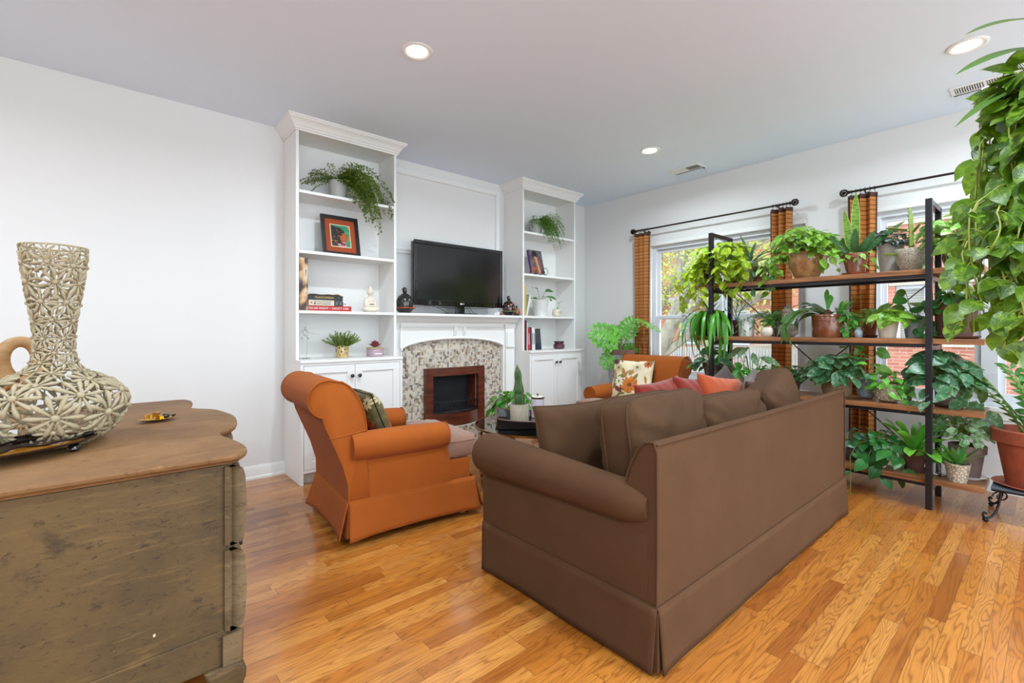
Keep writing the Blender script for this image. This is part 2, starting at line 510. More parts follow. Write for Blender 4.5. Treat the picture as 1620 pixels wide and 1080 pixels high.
def vine(mb, pts, L, sp, prof=HEART, Wd=None, r=.0016, bend=.5, face=None, ls=5, pet=.025):
    """a stem along pts with alternate leaves"""
    pts = [Vector(p) for p in pts]
    mb.tube(pts, r, 5, 1)
    acc = sp*rr(.2, .8); sd = 1
    for a, b in zip(pts, pts[1:]):
        seg = (b-a).length; t = acc
        while t < seg:
            p = a.lerp(b, t/seg); tg = (b-a).normalized()
            side = tg.cross(Vector((0, 0, 1)))
            side = side.normalized() if side.length > .1 else udir(0, rr(0, 6.28))
            out = Vector(face)*rr(.4, 1.2) if face else udir(0, rr(0, 6.28))
            d = (side*sd*rr(.5, 1)+tg*.35+out*.5+Vector((0, 0, rr(-.5, .15)))).normalized()
            q = p+d*pet*rr(.6, 1.3)+Vector((0, 0, .008))
            mb.tube([p, (p+q)/2+Vector((0, 0, .004)), q], .0011, 4, 1)
            up = Vector((rr(-.4, .4), rr(-.4, .4), .8))+(Vector(face)*.9 if face else Vector((0,0,0)))
            l = L*rr(.65, 1.15)
            leaf(mb, q, (d+Vector((0, 0, -.35))).normalized(), up, l, (Wd or L*.78)*l/L, prof, bend*rr(.5, 1.2), .13, ls)
            sd = -sd; t += sp*rr(.75, 1.25)
        acc = t-seg
def trail(p0, az, out, drop, n=9, wob=.02, rise=.02):
    """a path that leaves a rim and hangs down"""
    p0 = Vector(p0); pts = []
    ph = rr(0, 6)
    for i in range(n+1):
        t = i/n
        o = out*min(1, (t*3))**.7
        z = rise*math.sin(min(1, t*3)*PI)-drop*max(0, t-.12)**1.15/.86
        pts.append(p0+Vector((math.cos(az)*o+wob*math.sin(5*t+ph)*t, math.sin(az)*o+wob*math.cos(4*t+ph)*t, z)))
    return pts
def rosette(mb, c, n, L, Wd, prof=STRAP, e0=.5, e1=1.3, bend=1.2, az0=0, az1=2*PI, wave=0, fold=.25, r0=.008, ls=7, jl=.25):
    for i in range(n):
        az = az0+(az1-az0)*(i+rr(.1, .9))/n; el = rr(e0, e1)
        d = udir(el, az); l = L*rr(1-jl, 1.05)
        leaf(mb, Vector(c)+udir(0, az)*r0, d, (-math.cos(az)*math.sin(el), -math.sin(az)*math.sin(el), math.cos(el)), l, Wd*rr(.85, 1.1), prof, bend*rr(.6, 1.2), fold, ls, 0, wave)
def fern_frond(mb, p, d, L, droop, lf, n=16, w=.03, mi=0, sub=True):
    """arching frond with side twigs carrying tiny leaflets"""
    p = Vector(p); d = Vector(d).normalized(); pts = [p.copy()]
    for i in range(n):
        d = (d+Vector((rr(-.05, .05), rr(-.05, .05), -droop/n))).normalized()
        p = p+d*(L/n); pts.append(p.copy())
        t = (i+1)/n
        for sgn in (-1, 1):
            s = d.cross(Vector((0, 0, 1)))
            if s.length < .05: s = Vector((1, 0, 0))
            s = (s.normalized()*sgn+d*.5+Vector((rr(-.3, .3), rr(-.3, .3), rr(-.3, .3)))).normalized()
            ww = w*math.sin(PI*min(1, .15+t*.85))**.6
            k = 4 if sub else 1
            for j in range(k):
                q = p+s*ww*(j+.7)/k
                leaf(mb, q, (s+udir(rr(-1, 1), rr(0, 6.28))*.8), (rr(-1, 1), rr(-1, 1), 1), lf*rr(.7, 1.2), lf*.75, ROUND if sub else LANCE, .2, 0, 2, mi)
    mb.tube(pts, .0008, 3, 1)

def leafmat(name, a, b, c=None, rough=.30, var=None, stripes=None, trans=.45, vein=None):
    """a,b: two greens; c: variegation colour"""
    q = N(name)
    a = tuple(min(255, v*.98) for v in a); b = tuple(min(255, v*1.0) for v in b)
    g = q.n('NewGeometry'); isl = g.outputs['Random Per Island']
    base = q.mix(isl, srgb(*a), srgb(*b))
    uv = q.co('UV')
    if c is not None:
        if stripes == 'across':
            f = q.noise(q.map(uv, (1.2, 34, 1)), 1, 3, .6, .6)
            base = q.mix(q.ramp(f, [(.46, (0,0,0,1)), (.54, (1,1,1,1))]), base, srgb(*c))
            s = q.n('SeparateXYZ'); q.l(uv, s.inputs[0])
            e = q.math('GREATER_THAN', q.math('ABSOLUTE', q.math('SUBTRACT', s.outputs[0], .5)), .40)
            base = q.mix(q.math('MULTIPLY', e, var or 0), base, srgb(196, 190, 84))
        elif stripes == 'mid':
            s = q.n('SeparateXYZ'); q.l(uv, s.inputs[0])
            m = q.math('ABSOLUTE', q.math('SUBTRACT', s.outputs[0], .5))
            f = q.noise(q.map(q.co(), (1,1,1)), 70, 2)
            e = q.ramp(q.math('ADD', m, q.math('MULTIPLY', f, .35)), [(.27, (1,1,1,1)), (.36, (0,0,0,1))])
            base = q.mix(e, base, srgb(*c))
        else:
            f = q.noise(q.co(), 42, 3, .6, .4)
            base = q.mix(q.ramp(f, [(.5, (0,0,0,1)), (.6, (1,1,1,1))]), base, srgb(*c))
    s2 = q.n('SeparateXYZ'); q.l(uv, s2.inputs[0])
    mid = q.math('LESS_THAN', q.math('ABSOLUTE', q.math('SUBTRACT', s2.outputs[0], .5)), .025)
    lc = tuple(min(1, x*1.7+.02) for x in srgb(*b)[:3])+(1,)
    base = q.mix(q.math('MULTIPLY', mid, .5), base, lc if vein is None else srgb(*vein))
    h = q.noise(q.map(uv, (6, 14, 1)), 1, 2)
    bm = q.bump(h, .25, .004)
    q.set(base, rough, spec=.45)
    tr = q.n('BsdfTranslucent'); q.l(q.mix(.35, base, srgb(190, 220, 60)), tr.inputs[0])
    mx = q.n('MixShader'); mx.inputs[0].default_value = trans*.75
    q.l(q.b.outputs[0], mx.inputs[1]); q.l(tr.outputs[0], mx.inputs[2]); q.l(mx.outputs[0], q.o.inputs[0])
    return q.m
L_pothos = leafmat('pothos_leaf', (88, 146, 44), (134, 184, 62), (168, 204, 96))
L_neon = leafmat('golden_pothos_leaf', (176, 196, 40), (128, 178, 40), (204, 210, 66))
L_deep = leafmat('deep_green_leaf', (34, 92, 44), (58, 132, 62))
L_mid = leafmat('mid_green_leaf', (52, 124, 48), (92, 168, 66))
L_bright = leafmat('bright_green_leaf', (82, 168, 54), (130, 200, 82))
L_silver = leafmat('silver_scindapsus_leaf', (48, 98, 62), (70, 124, 82), (128, 162, 132))
L_begonia = leafmat('speckled_pale_leaf', (116, 168, 110), (150, 192, 138), (196, 218, 190))
L_snake = leafmat('snake_plant_leaf', (60, 112, 50), (84, 132, 52), (130, 168, 76), stripes='across', var=.8)
L_darksn = leafmat('dark_sword_leaf', (30, 66, 44), (48, 92, 52), (64, 110, 66), stripes='across')
L_aloe = leafmat('aloe_leaf', (92, 138, 116), (112, 158, 130), trans=.2)
L_pep = leafmat('dark_silver_leaf', (40, 52, 50), (66, 78, 74), (120, 132, 128), stripes='mid', trans=.2)
L_var = leafmat('cream_edged_leaf', (92, 152, 60), (128, 176, 72), (214, 224, 158))
L_fern = leafmat('maidenhair_leaf', (62, 112, 26), (122, 138, 52), rough=.6)
L_fern2 = leafmat('asparagus_leaf', (64, 118, 40), (104, 156, 58), rough=.6)
L_succ = leafmat('succulent_leaf', (92, 118, 44), (130, 152, 62), trans=.15)
L_pink = leafmat('pink_petal', (134, 50, 66), (168, 76, 92), trans=.15)
L_cact = leafmat('strap_cactus_leaf', (56, 130, 44), (104, 186, 58))
L_stag = leafmat('staghorn_frond', (48, 98, 56), (86, 130, 74), (120, 150, 96))
L_zz = leafmat('glossy_zz_leaf', (50, 112, 54), (84, 156, 78), rough=.22)
M_stem = plain('green_stem', (122, 140, 58), .5)
M_stemb = plain('brown_stem', (98, 82, 56), .6)
M_soil = plain('soil', (46, 34, 26), .95, var=.4, vs=60, bump=.8, bs=120)

def terracotta(name, a, b, k=.5, glaze=0):
    q = N(name)
    f = q.noise(q.co(), 14, 5, .65); g = q.noise(q.map(q.co(), (1, 1, .4)), 40, 3, .6)
    base = q.mix(q.ramp(f, [(.38, (0,0,0,1)), (.62, (1,1,1,1))]), srgb(*a), srgb(*b))
    base = q.mix(q.math('MULTIPLY', g, .35), base, srgb(*[min(255, x*1.35+12) for x in a]))
    q.bump(g, .2, .002)
    return q.set(base, .75 if not glaze else .2, coat=glaze)
P_terra = terracotta('terracotta', (146, 74, 48), (118, 60, 44))
P_brown = terracotta('dark_terracotta', (86, 50, 40), (62, 40, 36))
P_clay = terracotta('grey_brown_clay', (112, 92, 84), (92, 74, 68))
P_glaze = terracotta('brown_glaze', (176, 132, 84), (92, 54, 34), glaze=.8)
P_rust = terracotta('glossy_rust_glaze', (120, 66, 40), (84, 44, 30), glaze=.6)
P_white = plain('white_ceramic', (226, 226, 222), .3, coat=.3)
P_grey = plain('pale_grey_ceramic', (178, 178, 172), .5, var=.06)
P_greyd = plain('charcoal_pot', (84, 84, 84), .45, var=.2)
P_stone = plain('blue_grey_stoneware', (142, 152, 160), .5, var=.25, vs=40, bump=.5, bs=60)
def texpot(name, a, b, scale=60, strength=.9):
    q = N(name)
    v = q.n('TexVoronoi', _feature='DISTANCE_TO_EDGE', Scale=scale); q.l(q.co(), v.inputs['Vector'])
    r = q.ramp(v.outputs[0], [(.0, (0,0,0,1)), (.12, (1,1,1,1))])
    q.bump(r, strength, .003)
    return q.set(q.mix(r, srgb(*b), srgb(*a)), .6)
P_text = texpot('textured_taupe_pot', (176, 160, 138), (120, 104, 86), 70)
P_textw = texpot('carved_cream_pot', (200, 188, 168), (128, 112, 92), 55)
P_basket = texpot('woven_brown_basket', (146, 118, 90), (84, 62, 44), 90)

POTS = {
 'taper': lambda r, h: [(0, 0), (r*.68, 0), (r*.70, .004), (r*.97, h*.97), (r, h), (r*.93, h), (r*.90, h*.86), (0, h*.86)],
 'rim': lambda r, h: [(0, 0), (r*.64, 0), (r*.86, h*.76), (r*.98, h*.77), (r, h*.98), (r*.97, h), (r*.90, h), (r*.86, h*.85), (0, h*.85)],
 'cyl': lambda r, h: [(0, 0), (r*.94, 0), (r*.98, .006), (r, h*.98), (r*.98, h), (r*.92, h), (r*.91, h*.86), (0, h*.86)],
 'bowl': lambda r, h: [(0, 0), (r*.5, 0), (r*.62, h*.1), (r*.86, h*.42), (r*.97, h*.75), (r, h*.96), (r*.97, h), (r*.91, h*.97), (r*.88, h*.85), (0, h*.85)],
 'belly': lambda r, h: [(0, 0), (r*.6, 0), (r*.86, h*.12), (r*1.02, h*.42), (r*1.0, h*.7), (r*.86, h*.93), (r*.84, h), (r*.76, h), (r*.74, h*.88), (0, h*.88)],
 'round': lambda r, h: [(0, 0), (r*.5, 0), (r*.85, h*.12), (r*1.0, h*.38), (r*.97, h*.66), (r*.88, h*.92), (r*.86, h), (r*.80, h), (r*.78, h*.86), (0, h*.86)],
}
def potted(name, label, x, y, z, kind, r, h, pm, saucer=None, group=None, cat='potted plant', soil=True, potname='pot'):
    t = thing(name, label, cat, (x, y, z), 0, group)
    z0 = .0
    if saucer:
        MB().lathe([(0, 0), (r*.82, 0), (r*.98, .016), (r*.95, .018), (r*.82, .006), (0, .006)], 28).build('saucer', saucer, t)
        z0 = .0065
    p = POTS[kind](r, h)
    MB().lathe(p[:-1]+[(p[-2][0]*.99, p[-1][1]-.004), (0, p[-1][1]-.004)], 32, (0, 0, z0)).build(potname, pm, t)
    zs = p[-1][1]
    if soil:
        MB().lathe([(0, zs-.004), (p[-2][0]*.985, zs-.003), (p[-2][0]*.985, zs+.001), (0, zs+.004)], 20, (0, 0, z0)).build('soil', M_soil, t)
    return t, zs+z0
def foliage(t, mb, lm, sm=None, name='foliage'):
    return mb.build(name, [lm, sm or M_stem], t, angle=180)
# ---------------------------------------------------------------- built-in bookcases
M_knob = plain('pewter_knob', (70, 68, 66), .3, .8)
def sweep(prof, path):
    return MB().loft([[fn(o, z) for o, z in prof] for fn in path])
def bookcase(x0, x1, label, left_return):
    t = thing('bookcase', label, 'bookcase', (x0, YB, 0), 0, 'white built-in bookcases beside the fireplace')
    w = x1-x0; D = YB-3.72; DB = YB-3.61; th = .022
    Y = -.002
    for a in (0, w-th):
        MB().box(a, a+th, -D, Y, .917, 2.70).build('side_panel', M_cab, t, smooth=False, bevel=.0015)
        MB().box(a, a+th, -DB, Y, 0, .895).build('side_panel', M_cab, t, smooth=False, bevel=.0015)
    MB().box(th, w-th, -.012, Y, .917, 2.66).build('back_panel', M_cab, t, smooth=False)
    for z in (2.20, 1.745, 1.29):
        MB().box(th, w-th, -D+.001, -.012, z-th, z).build('shelf', M_cab, t, smooth=False, bevel=.0015)
    MB().box(th, w-th, -D+.001, -.012, 2.645, 2.70).build('top_panel', M_cab, t, smooth=False)
    MB().box(-.001, w+.001, -DB-.01, Y, .895, .917).build('counter', M_cab, t, smooth=False, bevel=.003)
    cp = [(.001, 2.640), (.008, 2.640), (.010, 2.652), (.018, 2.656), (.020, 2.668), (.026, 2.672), (.034, 2.690), (.048, 2.708), (.062, 2.718), (.064, 2.726), (.070, 2.730), (.070, H-.0005), (.001, H-.0005)]
    sweep(cp, [lambda o, z: (-o, Y, z), lambda o, z: (-o, -D-o, z), lambda o, z: (w+o, -D-o, z), lambda o, z: (w+o, Y, z)]).build('crown_moulding', M_cab, t, angle=25)
    # base: rails, toe kick, doors
    for za in (.875, .085): MB().box(th, w-th, -DB, -DB+.02, za, za+.02).build('rail', M_cab, t, smooth=False, bevel=.001)
    MB().box(th, w-th, -DB+.06, -DB+.075, 0, .085).build('toe_kick', M_cab, t, smooth=False)
    mid = w/2
    for a, b, kx in ((th+.003, mid-.0015, mid-.03), (mid+.0015, w-th-.003, mid+.03)):
        d = MB(); sw = .06; y0, y1 = -DB, -DB+.018
        d.box(a, b, y0, y1, .815, .872); d.box(a, b, y0, y1, .108, .165)
        d.box(a, a+sw, y0, y1, .165, .815); d.box(b-sw, b, y0, y1, .165, .815)
        d.box(a+sw, b-sw, y0+.011, y1, .165, .815)
        do = d.build('door', M_cab, t, smooth=False, bevel=.0012)
        k = MB().lathe([(0, 0), (.006, 0), (.006, .012), (.014, .018), (.015, .025), (.009, .030), (0, .031)], 20, M=Matrix.Translation((kx, y0, .785)) @ Matrix.Rotation(PI/2, 4, 'X'))
        k.build('knob', M_knob, do)
    return t
bookcase(1.083, 1.903, 'tall white built-in bookcase left of the fireplace, behind the orange armchair', 1)
bookcase(3.372, 4.212, 'tall white built-in bookcase right of the fireplace, nearer the window wall', 0)

# ---------------------------------------------------------------- mantel and fireplace
t = thing('fireplace_mantel', 'white arched fireplace mantel surround between the two bookcases', 'mantel', (2.64, YB, 0))
xl, xr = 1.906-2.64, 3.369-2.64
ml = t
MB().box(xl, xr, 3.72-YB, -.002, 1.266, 1.29).build('mantel_shelf', M_trim, t, smooth=False, bevel=.002)
cp = [(3.845-YB, 1.195), (3.835-YB, 1.195), (3.832-YB, 1.205), (3.82-YB, 1.21), (3.80-YB, 1.225), (3.785-YB, 1.245), (3.775-YB, 1.25), (3.77-YB, 1.2655), (3.845-YB, 1.2655)]
MB().prism(cp, 'x', xl, xr).build('cornice_moulding', M_trim, t, angle=25)
ax0, ax1 = 2.02-2.64, 3.20-2.64
def arch(x):  # x local
    u = (x-(ax0+ax1)/2)/((ax1-ax0)/2)
    return .965+.115*math.sqrt(max(0, 1-u*u*.93))-.115*math.sqrt(.07)
m = MB(); n = 40
yf, yb = 3.842-YB, 3.878-YB
vs = []; fs = []
for i in range(n+1):
    x = ax0+(ax1-ax0)*i/n
    vs += [(x, yf, arch(x)), (x, yf, 1.2), (x, yb, arch(x)), (x, yb, 1.2)]
for i in range(n):
    a = 4*i; b = a+4
    fs += [(a, b, b+1, a+1), (a+2, a+3, b+3, b+2), (a, a+2, b+2, b)]
m.add(vs, fs)
m.box(xl, ax0, yf, yb, 0, 1.2); m.box(ax1, xr, yf, yb, 0, 1.2)
m.build('arched_frieze', M_trim, t, smooth=False)
# bead round the arch
pts = [(ax0+(ax1-ax0)*i/40, yf-.003, arch(ax0+(ax1-ax0)*i/40)+.012) for i in range(41)]
MB().tube(pts, .009, 8).build('arch_bead', M_trim, t)
for a, b in ((ax1+.012, xr-.015), (xl+.09, ax0-.012)):
    m = MB(); m.box(a+.01, b-.01, yf-.022, yf, .0, 1.16); m.box(a, b, yf-.03, yf, 1.16, 1.195); m.box(a+.016, b-.016, yf-.04, yf-.022, .955, .975); m.box(a+.022, b-.022, yf-.032, yf-.022, .975, 1.12); m.box(a, b, yf-.03, yf, 0, .14)
    m.build('pilaster', M_trim, t, smooth=False, bevel=.003)
fm = MB()
for a, b in ((ax0+.02, -.085), (.085, ax1-.02)):
    fm.box(a, b, yf-.006, yf, 1.155, 1.165); 
fm.box(ax0+.0, ax1, yf-.012, yf, 1.168, 1.195)
fm.build('frieze_bead', M_trim, t, smooth=False, bevel=.002)
for cx in (-.055, .05):
    m = MB().prism([(yf-.03, 1.168), (yf, 1.168), (yf, 1.085), (yf-.008, 1.085), (yf-.014, 1.10), (yf-.026, 1.13)], 'x', cx-.013, cx+.013)
    m.build('corbel', M_trim, t, smooth=False, bevel=.002)

def mat_tile():
    q = N('mosaic_tile')
    g = q.n('NewGeometry'); isl = g.outputs['Random Per Island']
    base = q.ramp(isl, [(0, srgb(222, 214, 200)), (.3, srgb(204, 192, 174)), (.46, srgb(186, 172, 154)), (.56, srgb(158, 154, 148)), (.64, srgb(212, 206, 196)),
                        (.76, srgb(150, 120, 96)), (.85, srgb(104, 70, 50)), (.91, srgb(84, 88, 96)), (.96, srgb(188, 158, 126))], 'CONSTANT')
    f = q.noise(q.co(), 120, 4, .7)
    base = q.mix(q.math('MULTIPLY', f, .35), base, srgb(216, 204, 186))
    q.bump(f, .4, .002)
    return q.set(base, .32)
M_tile = mat_tile()
M_grout = plain('grout', (206, 200, 188), .9, var=.08, vs=40)
M_mahog = N('mahogany'); _f = M_mahog.noise(M_mahog.map(M_mahog.co(), (5, 5, 40)), 1, 4, .6, .4)
M_mahog.set(M_mahog.ramp(_f, [(.3, srgb(70, 30, 18)), (.55, srgb(98, 46, 28)), (.75, srgb(114, 58, 36))]), .32, coat=.5); M_mahog = M_mahog.m
M_fireb = plain('firebox_black', (24, 28, 34), .6, var=.3)
t = thing('fireplace', 'mosaic tiled fireplace with mahogany frame and bowed tiled hearth', 'fireplace', (2.605, YB, 0))
cx = 2.605
hx, hz0, hz1 = .265, .34, .70
tp = 3.882-YB
m = MB()
m.box(ax0+2.64-cx, -hx, tp, -.002, 0, 1.085); m.box(hx, ax1+2.64-cx, tp, -.002, 0, 1.085)
m.box(-hx, hx, tp, -.002, hz1, 1.085); m.box(-hx, hx, tp, -.002, 0, hz0)
m.build('grout_bed', M_grout, t, smooth=False)
m = MB(); u = .0158; k = 0
nx = int((ax1-ax0)/u)+1; nz = int(1.09/u)
occ = set(); rt = random.Random(3)
x00 = ax0+2.64-cx
for j in range(nz):
    for i in range(nx):
        if (i, j) in occ: continue
        typ = (i+j*2) % 3 if True else 0
        if typ != 2 and (i+1, j) not in occ and i+1 < nx and typ == 0: w_, h_ = 2, 1; occ.add((i+1, j))
        elif (i, j+1) not in occ and j+1 < nz: w_, h_ = 1, 2; occ.add((i, j+1))
        else: w_, h_ = 1, 1
        a = x00+i*u; b = min(a+w_*u, ax1+2.64-cx); c = j*u; d = c+h_*u
        if b <= a+.006: continue
        if a > -.345 and b < .345 and d < .775: continue
        g = .0022; e = rt.uniform(0, .0015)
        m.box(a+g/2, b-g/2, tp-.004-e, tp, c+g/2, min(d, 1.084)-g/2)
m.build('mosaic_tiles', M_tile, t, smooth=False)
# firebox lining
m = MB(); m.box(-hx+.001, hx-.001, -.02, -.004, hz0, hz1); m.box(-hx+.001, -hx+.01, tp+.002, -.02, hz0, hz1); m.box(-hx+.01, hx-.01, tp+.002, -.02, hz0+.001, hz0+.01); m.box(-hx+.01, hx-.01, tp+.002, -.02, hz1-.01, hz1-.001)
m.build('firebox_lining', M_fireb, t, smooth=False)
MB().box(hx-.012, hx-.002, tp+.0, -.02, hz0+.01, hz1-.01).build('firebox_cheek', M_mahog, t, smooth=False)
for a, b in ((-.343, -hx), (hx, .343)):
    MB().box(a, b, tp-.05, tp, .225, .777).build('frame_post', M_mahog, t, smooth=False, bevel=.004)
def bowed(z0, z1, x, y0, bow, name, mt, back=tp, n=24, parent=None):
    vs = []; fs = []
    for i in range(n+1):
        s = -x+2*x*i/n
        yy = y0-bow*math.cos(s/x*PI/2)
        vs += [(s, yy, z0), (s, yy, z1), (s, back, z1), (s, back, z0)]
    for i in range(n):
        a = 4*i; b = a+4
        fs += [(a, b, b+1, a+1), (a+1, b+1, b+2, a+2), (a+3, a, b, b+3)[::1], (a+2, b+2, b+3, a+3)]
    fs += [(0, 1, 2, 3), (4*n+3, 4*n+2, 4*n+1, 4*n)]
    return MB(), vs, fs
for z0, z1, x, y0, bow, nm, mt in ((.70, .777, .264, tp-.045, .03, 'frame_lintel', M_mahog), (.225, .34, .264, tp-.045, .09, 'frame_sill', M_mahog), (0, .223, .40, tp-.02, .13, 'hearth', M_grout)):
    mm, vs, fs = bowed(z0, z1, x, y0, bow, nm, mt); mm.add(vs, fs); mm.build(nm, mt, t, angle=30)
m = MB()
for j in range(8):
    n = 30
    for i in range(n):
        if (i+j) % 2 and False: continue
        s0 = -.40+.8*i/n; s1 = -.40+.8*(i+1)/n
        def yy(s): return tp-.02-.13*math.cos(s/.40*PI/2)
        g = .002; z0 = j*.0278+g; z1 = (j+1)*.0278-g
        p = [(s0+g, yy(s0+g)), (s1-g, yy(s1-g))]
        dn = Vector((p[1][1]-p[0][1], -(p[1][0]-p[0][0]))).normalized()*(.004)
        vs = [(p[0][0]+dn.x, p[0][1]+dn.y, z0), (p[1][0]+dn.x, p[1][1]+dn.y, z0), (p[1][0]+dn.x, p[1][1]+dn.y, z1), (p[0][0]+dn.x, p[0][1]+dn.y, z1),
              (p[0][0], p[0][1], z0), (p[1][0], p[1][1], z0), (p[1][0], p[1][1], z1), (p[0][0], p[0][1], z1)]
        m.add(vs, [(0,1,2,3), (0,4,5,1), (1,5,6,2), (2,6,7,3), (3,7,4,0)])
m.build('hearth_tiles', M_tile, t, smooth=False)
# iron basket grate
m = MB(); n = 15
def gy(s): return tp-.035-.075*math.cos(s/.262*PI/2)
def gp(s, z): return (s, gy(s), z)
for z in (.352, .452): m.tube([gp(-.262+.524*i/30, z) for i in range(31)], .004, 6)
for i in range(n):
    a = -.255+.51*i/n; b = -.255+.51*(i+1)/n
    m.tube([gp(a, .352), gp((a+b)/2, .40), gp(b, .452)], .0022, 5); m.tube([gp(b, .352), gp((a+b)/2, .40), gp(a, .452)], .0022, 5)
m.build('basket_grate', plain('wrought_iron', (40, 34, 34), .5, .6), t)

# picture-frame moulding on the chimney wall
m = MB()
x0, x1, z0, z1 = 1.98, 3.30, 1.86, 2.66
def fr(o, d): return [(x0-o, YB-d, z0-o), (x1+o, YB-d, z0-o), (x1+o, YB-d, z1+o), (x0-o, YB-d, z1+o)]
pr = [(0, .0005), (0, .012), (-.012, .018), (-.026, .016), (-.034, .024), (-.05, .024), (-.056, .012), (-.056, .0005)]
secs = []
for c in range(4):
    secs.append([fr(-o if False else -(-o), d)[c] for o, d in [(q, e) for q, e in pr]])
m.loft(secs, caps=False, closed=True)
struct(m.build('trim_5', M_trim, angle=25))

# ---------------------------------------------------------------- television
M_gloss = plain('gloss_black_plastic', (10, 10, 12), .12, coat=.6)
M_screen = plain('tv_screen', (14, 16, 18), .16, spec=.6)
M_wht = plain('white_mark', (225, 225, 225), .5)
t = thing('television', 'black flat-screen television standing on the white mantel', 'television', (2.665, 3.85, 1.2905))
m = MB(); w, zb, zt = .526, .078, .683; bz = .036
m.box(-w, w, 0, .055, zb+.02, zt-.01)
m.build('housing', M_gloss, t, smooth=False, bevel=.012, seg=3)
m = MB(); m.box(-w, w, -.014, 0, zt-bz, zt); m.box(-w, -w+bz, -.014, 0, zb, zt-bz); m.box(w-bz, w, -.014, 0, zb, zt-bz); m.box(-w+bz, w-bz, -.014, 0, zb, zb+.055)
m.build('bezel', M_gloss, t, smooth=False, bevel=.006, seg=3)
MB().box(-w+bz-.002, w-bz+.002, -.006, -.001, zb+.053, zt-bz+.002).build('screen', M_screen, t, smooth=False)
m = MB(); m.grid(lambda a, b: (-.42+.84*a, -.012+.02*b, zb-.018*math.sin(PI*a)*(1-b*.0)), 30, 3); m.build('speaker_lip', M_gloss, t, solid=.004)
m = MB(); m.box(-.05, .05, .006, .03, .012, zb+.03); m.build('stand_neck', M_gloss, t, smooth=False, bevel=.004)
m = MB(); m.lathe([(0, 0), (.22, 0), (.222, .004), (.21, .010), (.06, .014), (0, .014)], 40); o = m.build('stand_base', M_gloss, t); o.scale = (1, .45, 1); o.location = (0, .02, 0)
text('LG', 'logo', M_wht, t, (.016, -.0152, zb+.026), (PI/2, 0, 0), .022)
m = MB(); m.lathe([(0, 0), (.009, 0), (.009, .0006), (0, .0006)], 20, M=Matrix.Translation((-.008, -.0146, zb+.026)) @ Matrix.Rotation(PI/2, 4, 'X')); m.build('logo_disc', M_wht, t)
m = MB(); m.tube([(-.30, .02, zb), (-.25, -.02, .05), (-.2, -.05, .012), (-.12, -.06, .003), (-.02, -.062, .003)], .0022, 6)
m.tube([(.10, .0, zb), (.12, -.04, .02), (.17, -.06, .003), (.26, -.05, .003)], .0022, 6); m.tube([(.05, -.03, .07), (.07, -.06, .01), (.13, -.07, .003), (.2, -.075, .003)], .002, 6)
m.build('cables', M_black, t)

# ---------------------------------------------------------------- mantel ornaments
def dotted(name, body, dots, scale, thr=.26, extra=None):
    q = N(name)
    v = q.n('TexVoronoi', Scale=scale); v.inputs['Randomness'].default_value = .75; q.l(q.co(), v.inputs['Vector'])
    m_ = q.ramp(v.outputs['Distance'], [(thr, (1,1,1,1)), (thr+.05, (0,0,0,1))])
    col = q.mix(m_, srgb(*body), srgb(*dots))
    if extra:
        v2 = q.n('TexVoronoi', Scale=scale*2.3); q.l(q.map(q.co(), loc=(.3,.1,.7)), v2.inputs['Vector'])
        col = q.mix(q.ramp(v2.outputs['Distance'], [(.14, (1,1,1,1)), (.18, (0,0,0,1))]), col, srgb(*extra))
    return q.set(col, .18, coat=.8)
M_lac1 = dotted('painted_black_lacquer', (18, 18, 18), (58, 74, 54), 42, .2, (120, 128, 70))
M_lac2 = dotted('orange_dotted_lacquer', (22, 20, 20), (158, 66, 42), 30, .3, (56, 74, 56))
M_lk = plain('black_lacquer', (18, 17, 17), .2, coat=.6)
M_red = plain('red_orange_rim', (176, 66, 36), .3, coat=.5, var=.3, vs=60)
M_grn = plain('green_rim', (84, 116, 62), .3, coat=.4, var=.4, vs=120)
M_face = plain('painted_wood_face', (150, 92, 56), .4, var=.2, vs=80)
def wooden_doll(x, y, s, label, body, rim, base_w=1.0, group=None):
    t = thing('lacquered_figurine', label, 'figurine', (x, y, 1.2905), 0, group)
    MB().lathe([(0, 0), (.045*s, 0), (.052*s, .008*s), (.072*s*base_w, .036*s), (0, .036*s)], 28).build('base', M_lk, t)
    MB().lathe([(.068*s*base_w, .036*s), (.080*s*base_w, .038*s), (.081*s*base_w, .046*s), (.064*s, .050*s), (.0, .050*s)], 28).build('rim', rim, t)
    MB().lathe([(.0, .047*s), (.068*s, .048*s), (.073*s, .075*s), (.070*s, .105*s), (.055*s, .138*s), (.028*s, .160*s), (.018*s, .166*s), (0, .168*s)], 28).build('body', body, t)
    h = MB(); h.ell((0, 0, .187*s), (.019*s, .020*s, .026*s), 16, 12); h.lathe([(.013*s, .16*s), (.011*s, .175*s)], 14); h.ell((0, .004*s, .198*s), (.021*s, .021*s, .020*s), 16, 10); h.ell((0, -.019*s, .186*s), (.004*s, .005*s, .005*s), 8, 6)
    h.build('head', M_lk, t)
    return t
wooden_doll(2.025, 3.80, 1.06, 'black lacquered figurine with painted flowers and red rim, left of the television', M_lac1, M_red, 1.12)
wooden_doll(3.215, 3.765, .95, 'black lacquered figurine with orange dots and green rim, right of the television', M_lac2, M_grn)
wooden_doll(3.325, 3.765, .50, 'tiny lacquered figurine beside the orange-dotted one on the mantel', M_face, M_red)
t = thing('trinket', 'small orange and white trinket under the television corner', 'trinket', (3.10, 3.755, 1.2905))
m = MB(); m.ell((0, 0, .014), (.014, .014, .014), 14, 10); m.build('orange_ball', M_red, t)
m = MB()
for a, b, c, r in ((-.03, .004, .013, .012), (-.055, 0, .010, .010), (-.02, .01, .027, .010), (-.045, .006, .026, .010), (-.075, .003, .011, .011)): m.ell((a, b, c), (r*1.3, r, r), 10, 8)
m.build('white_beads', P_white, t)
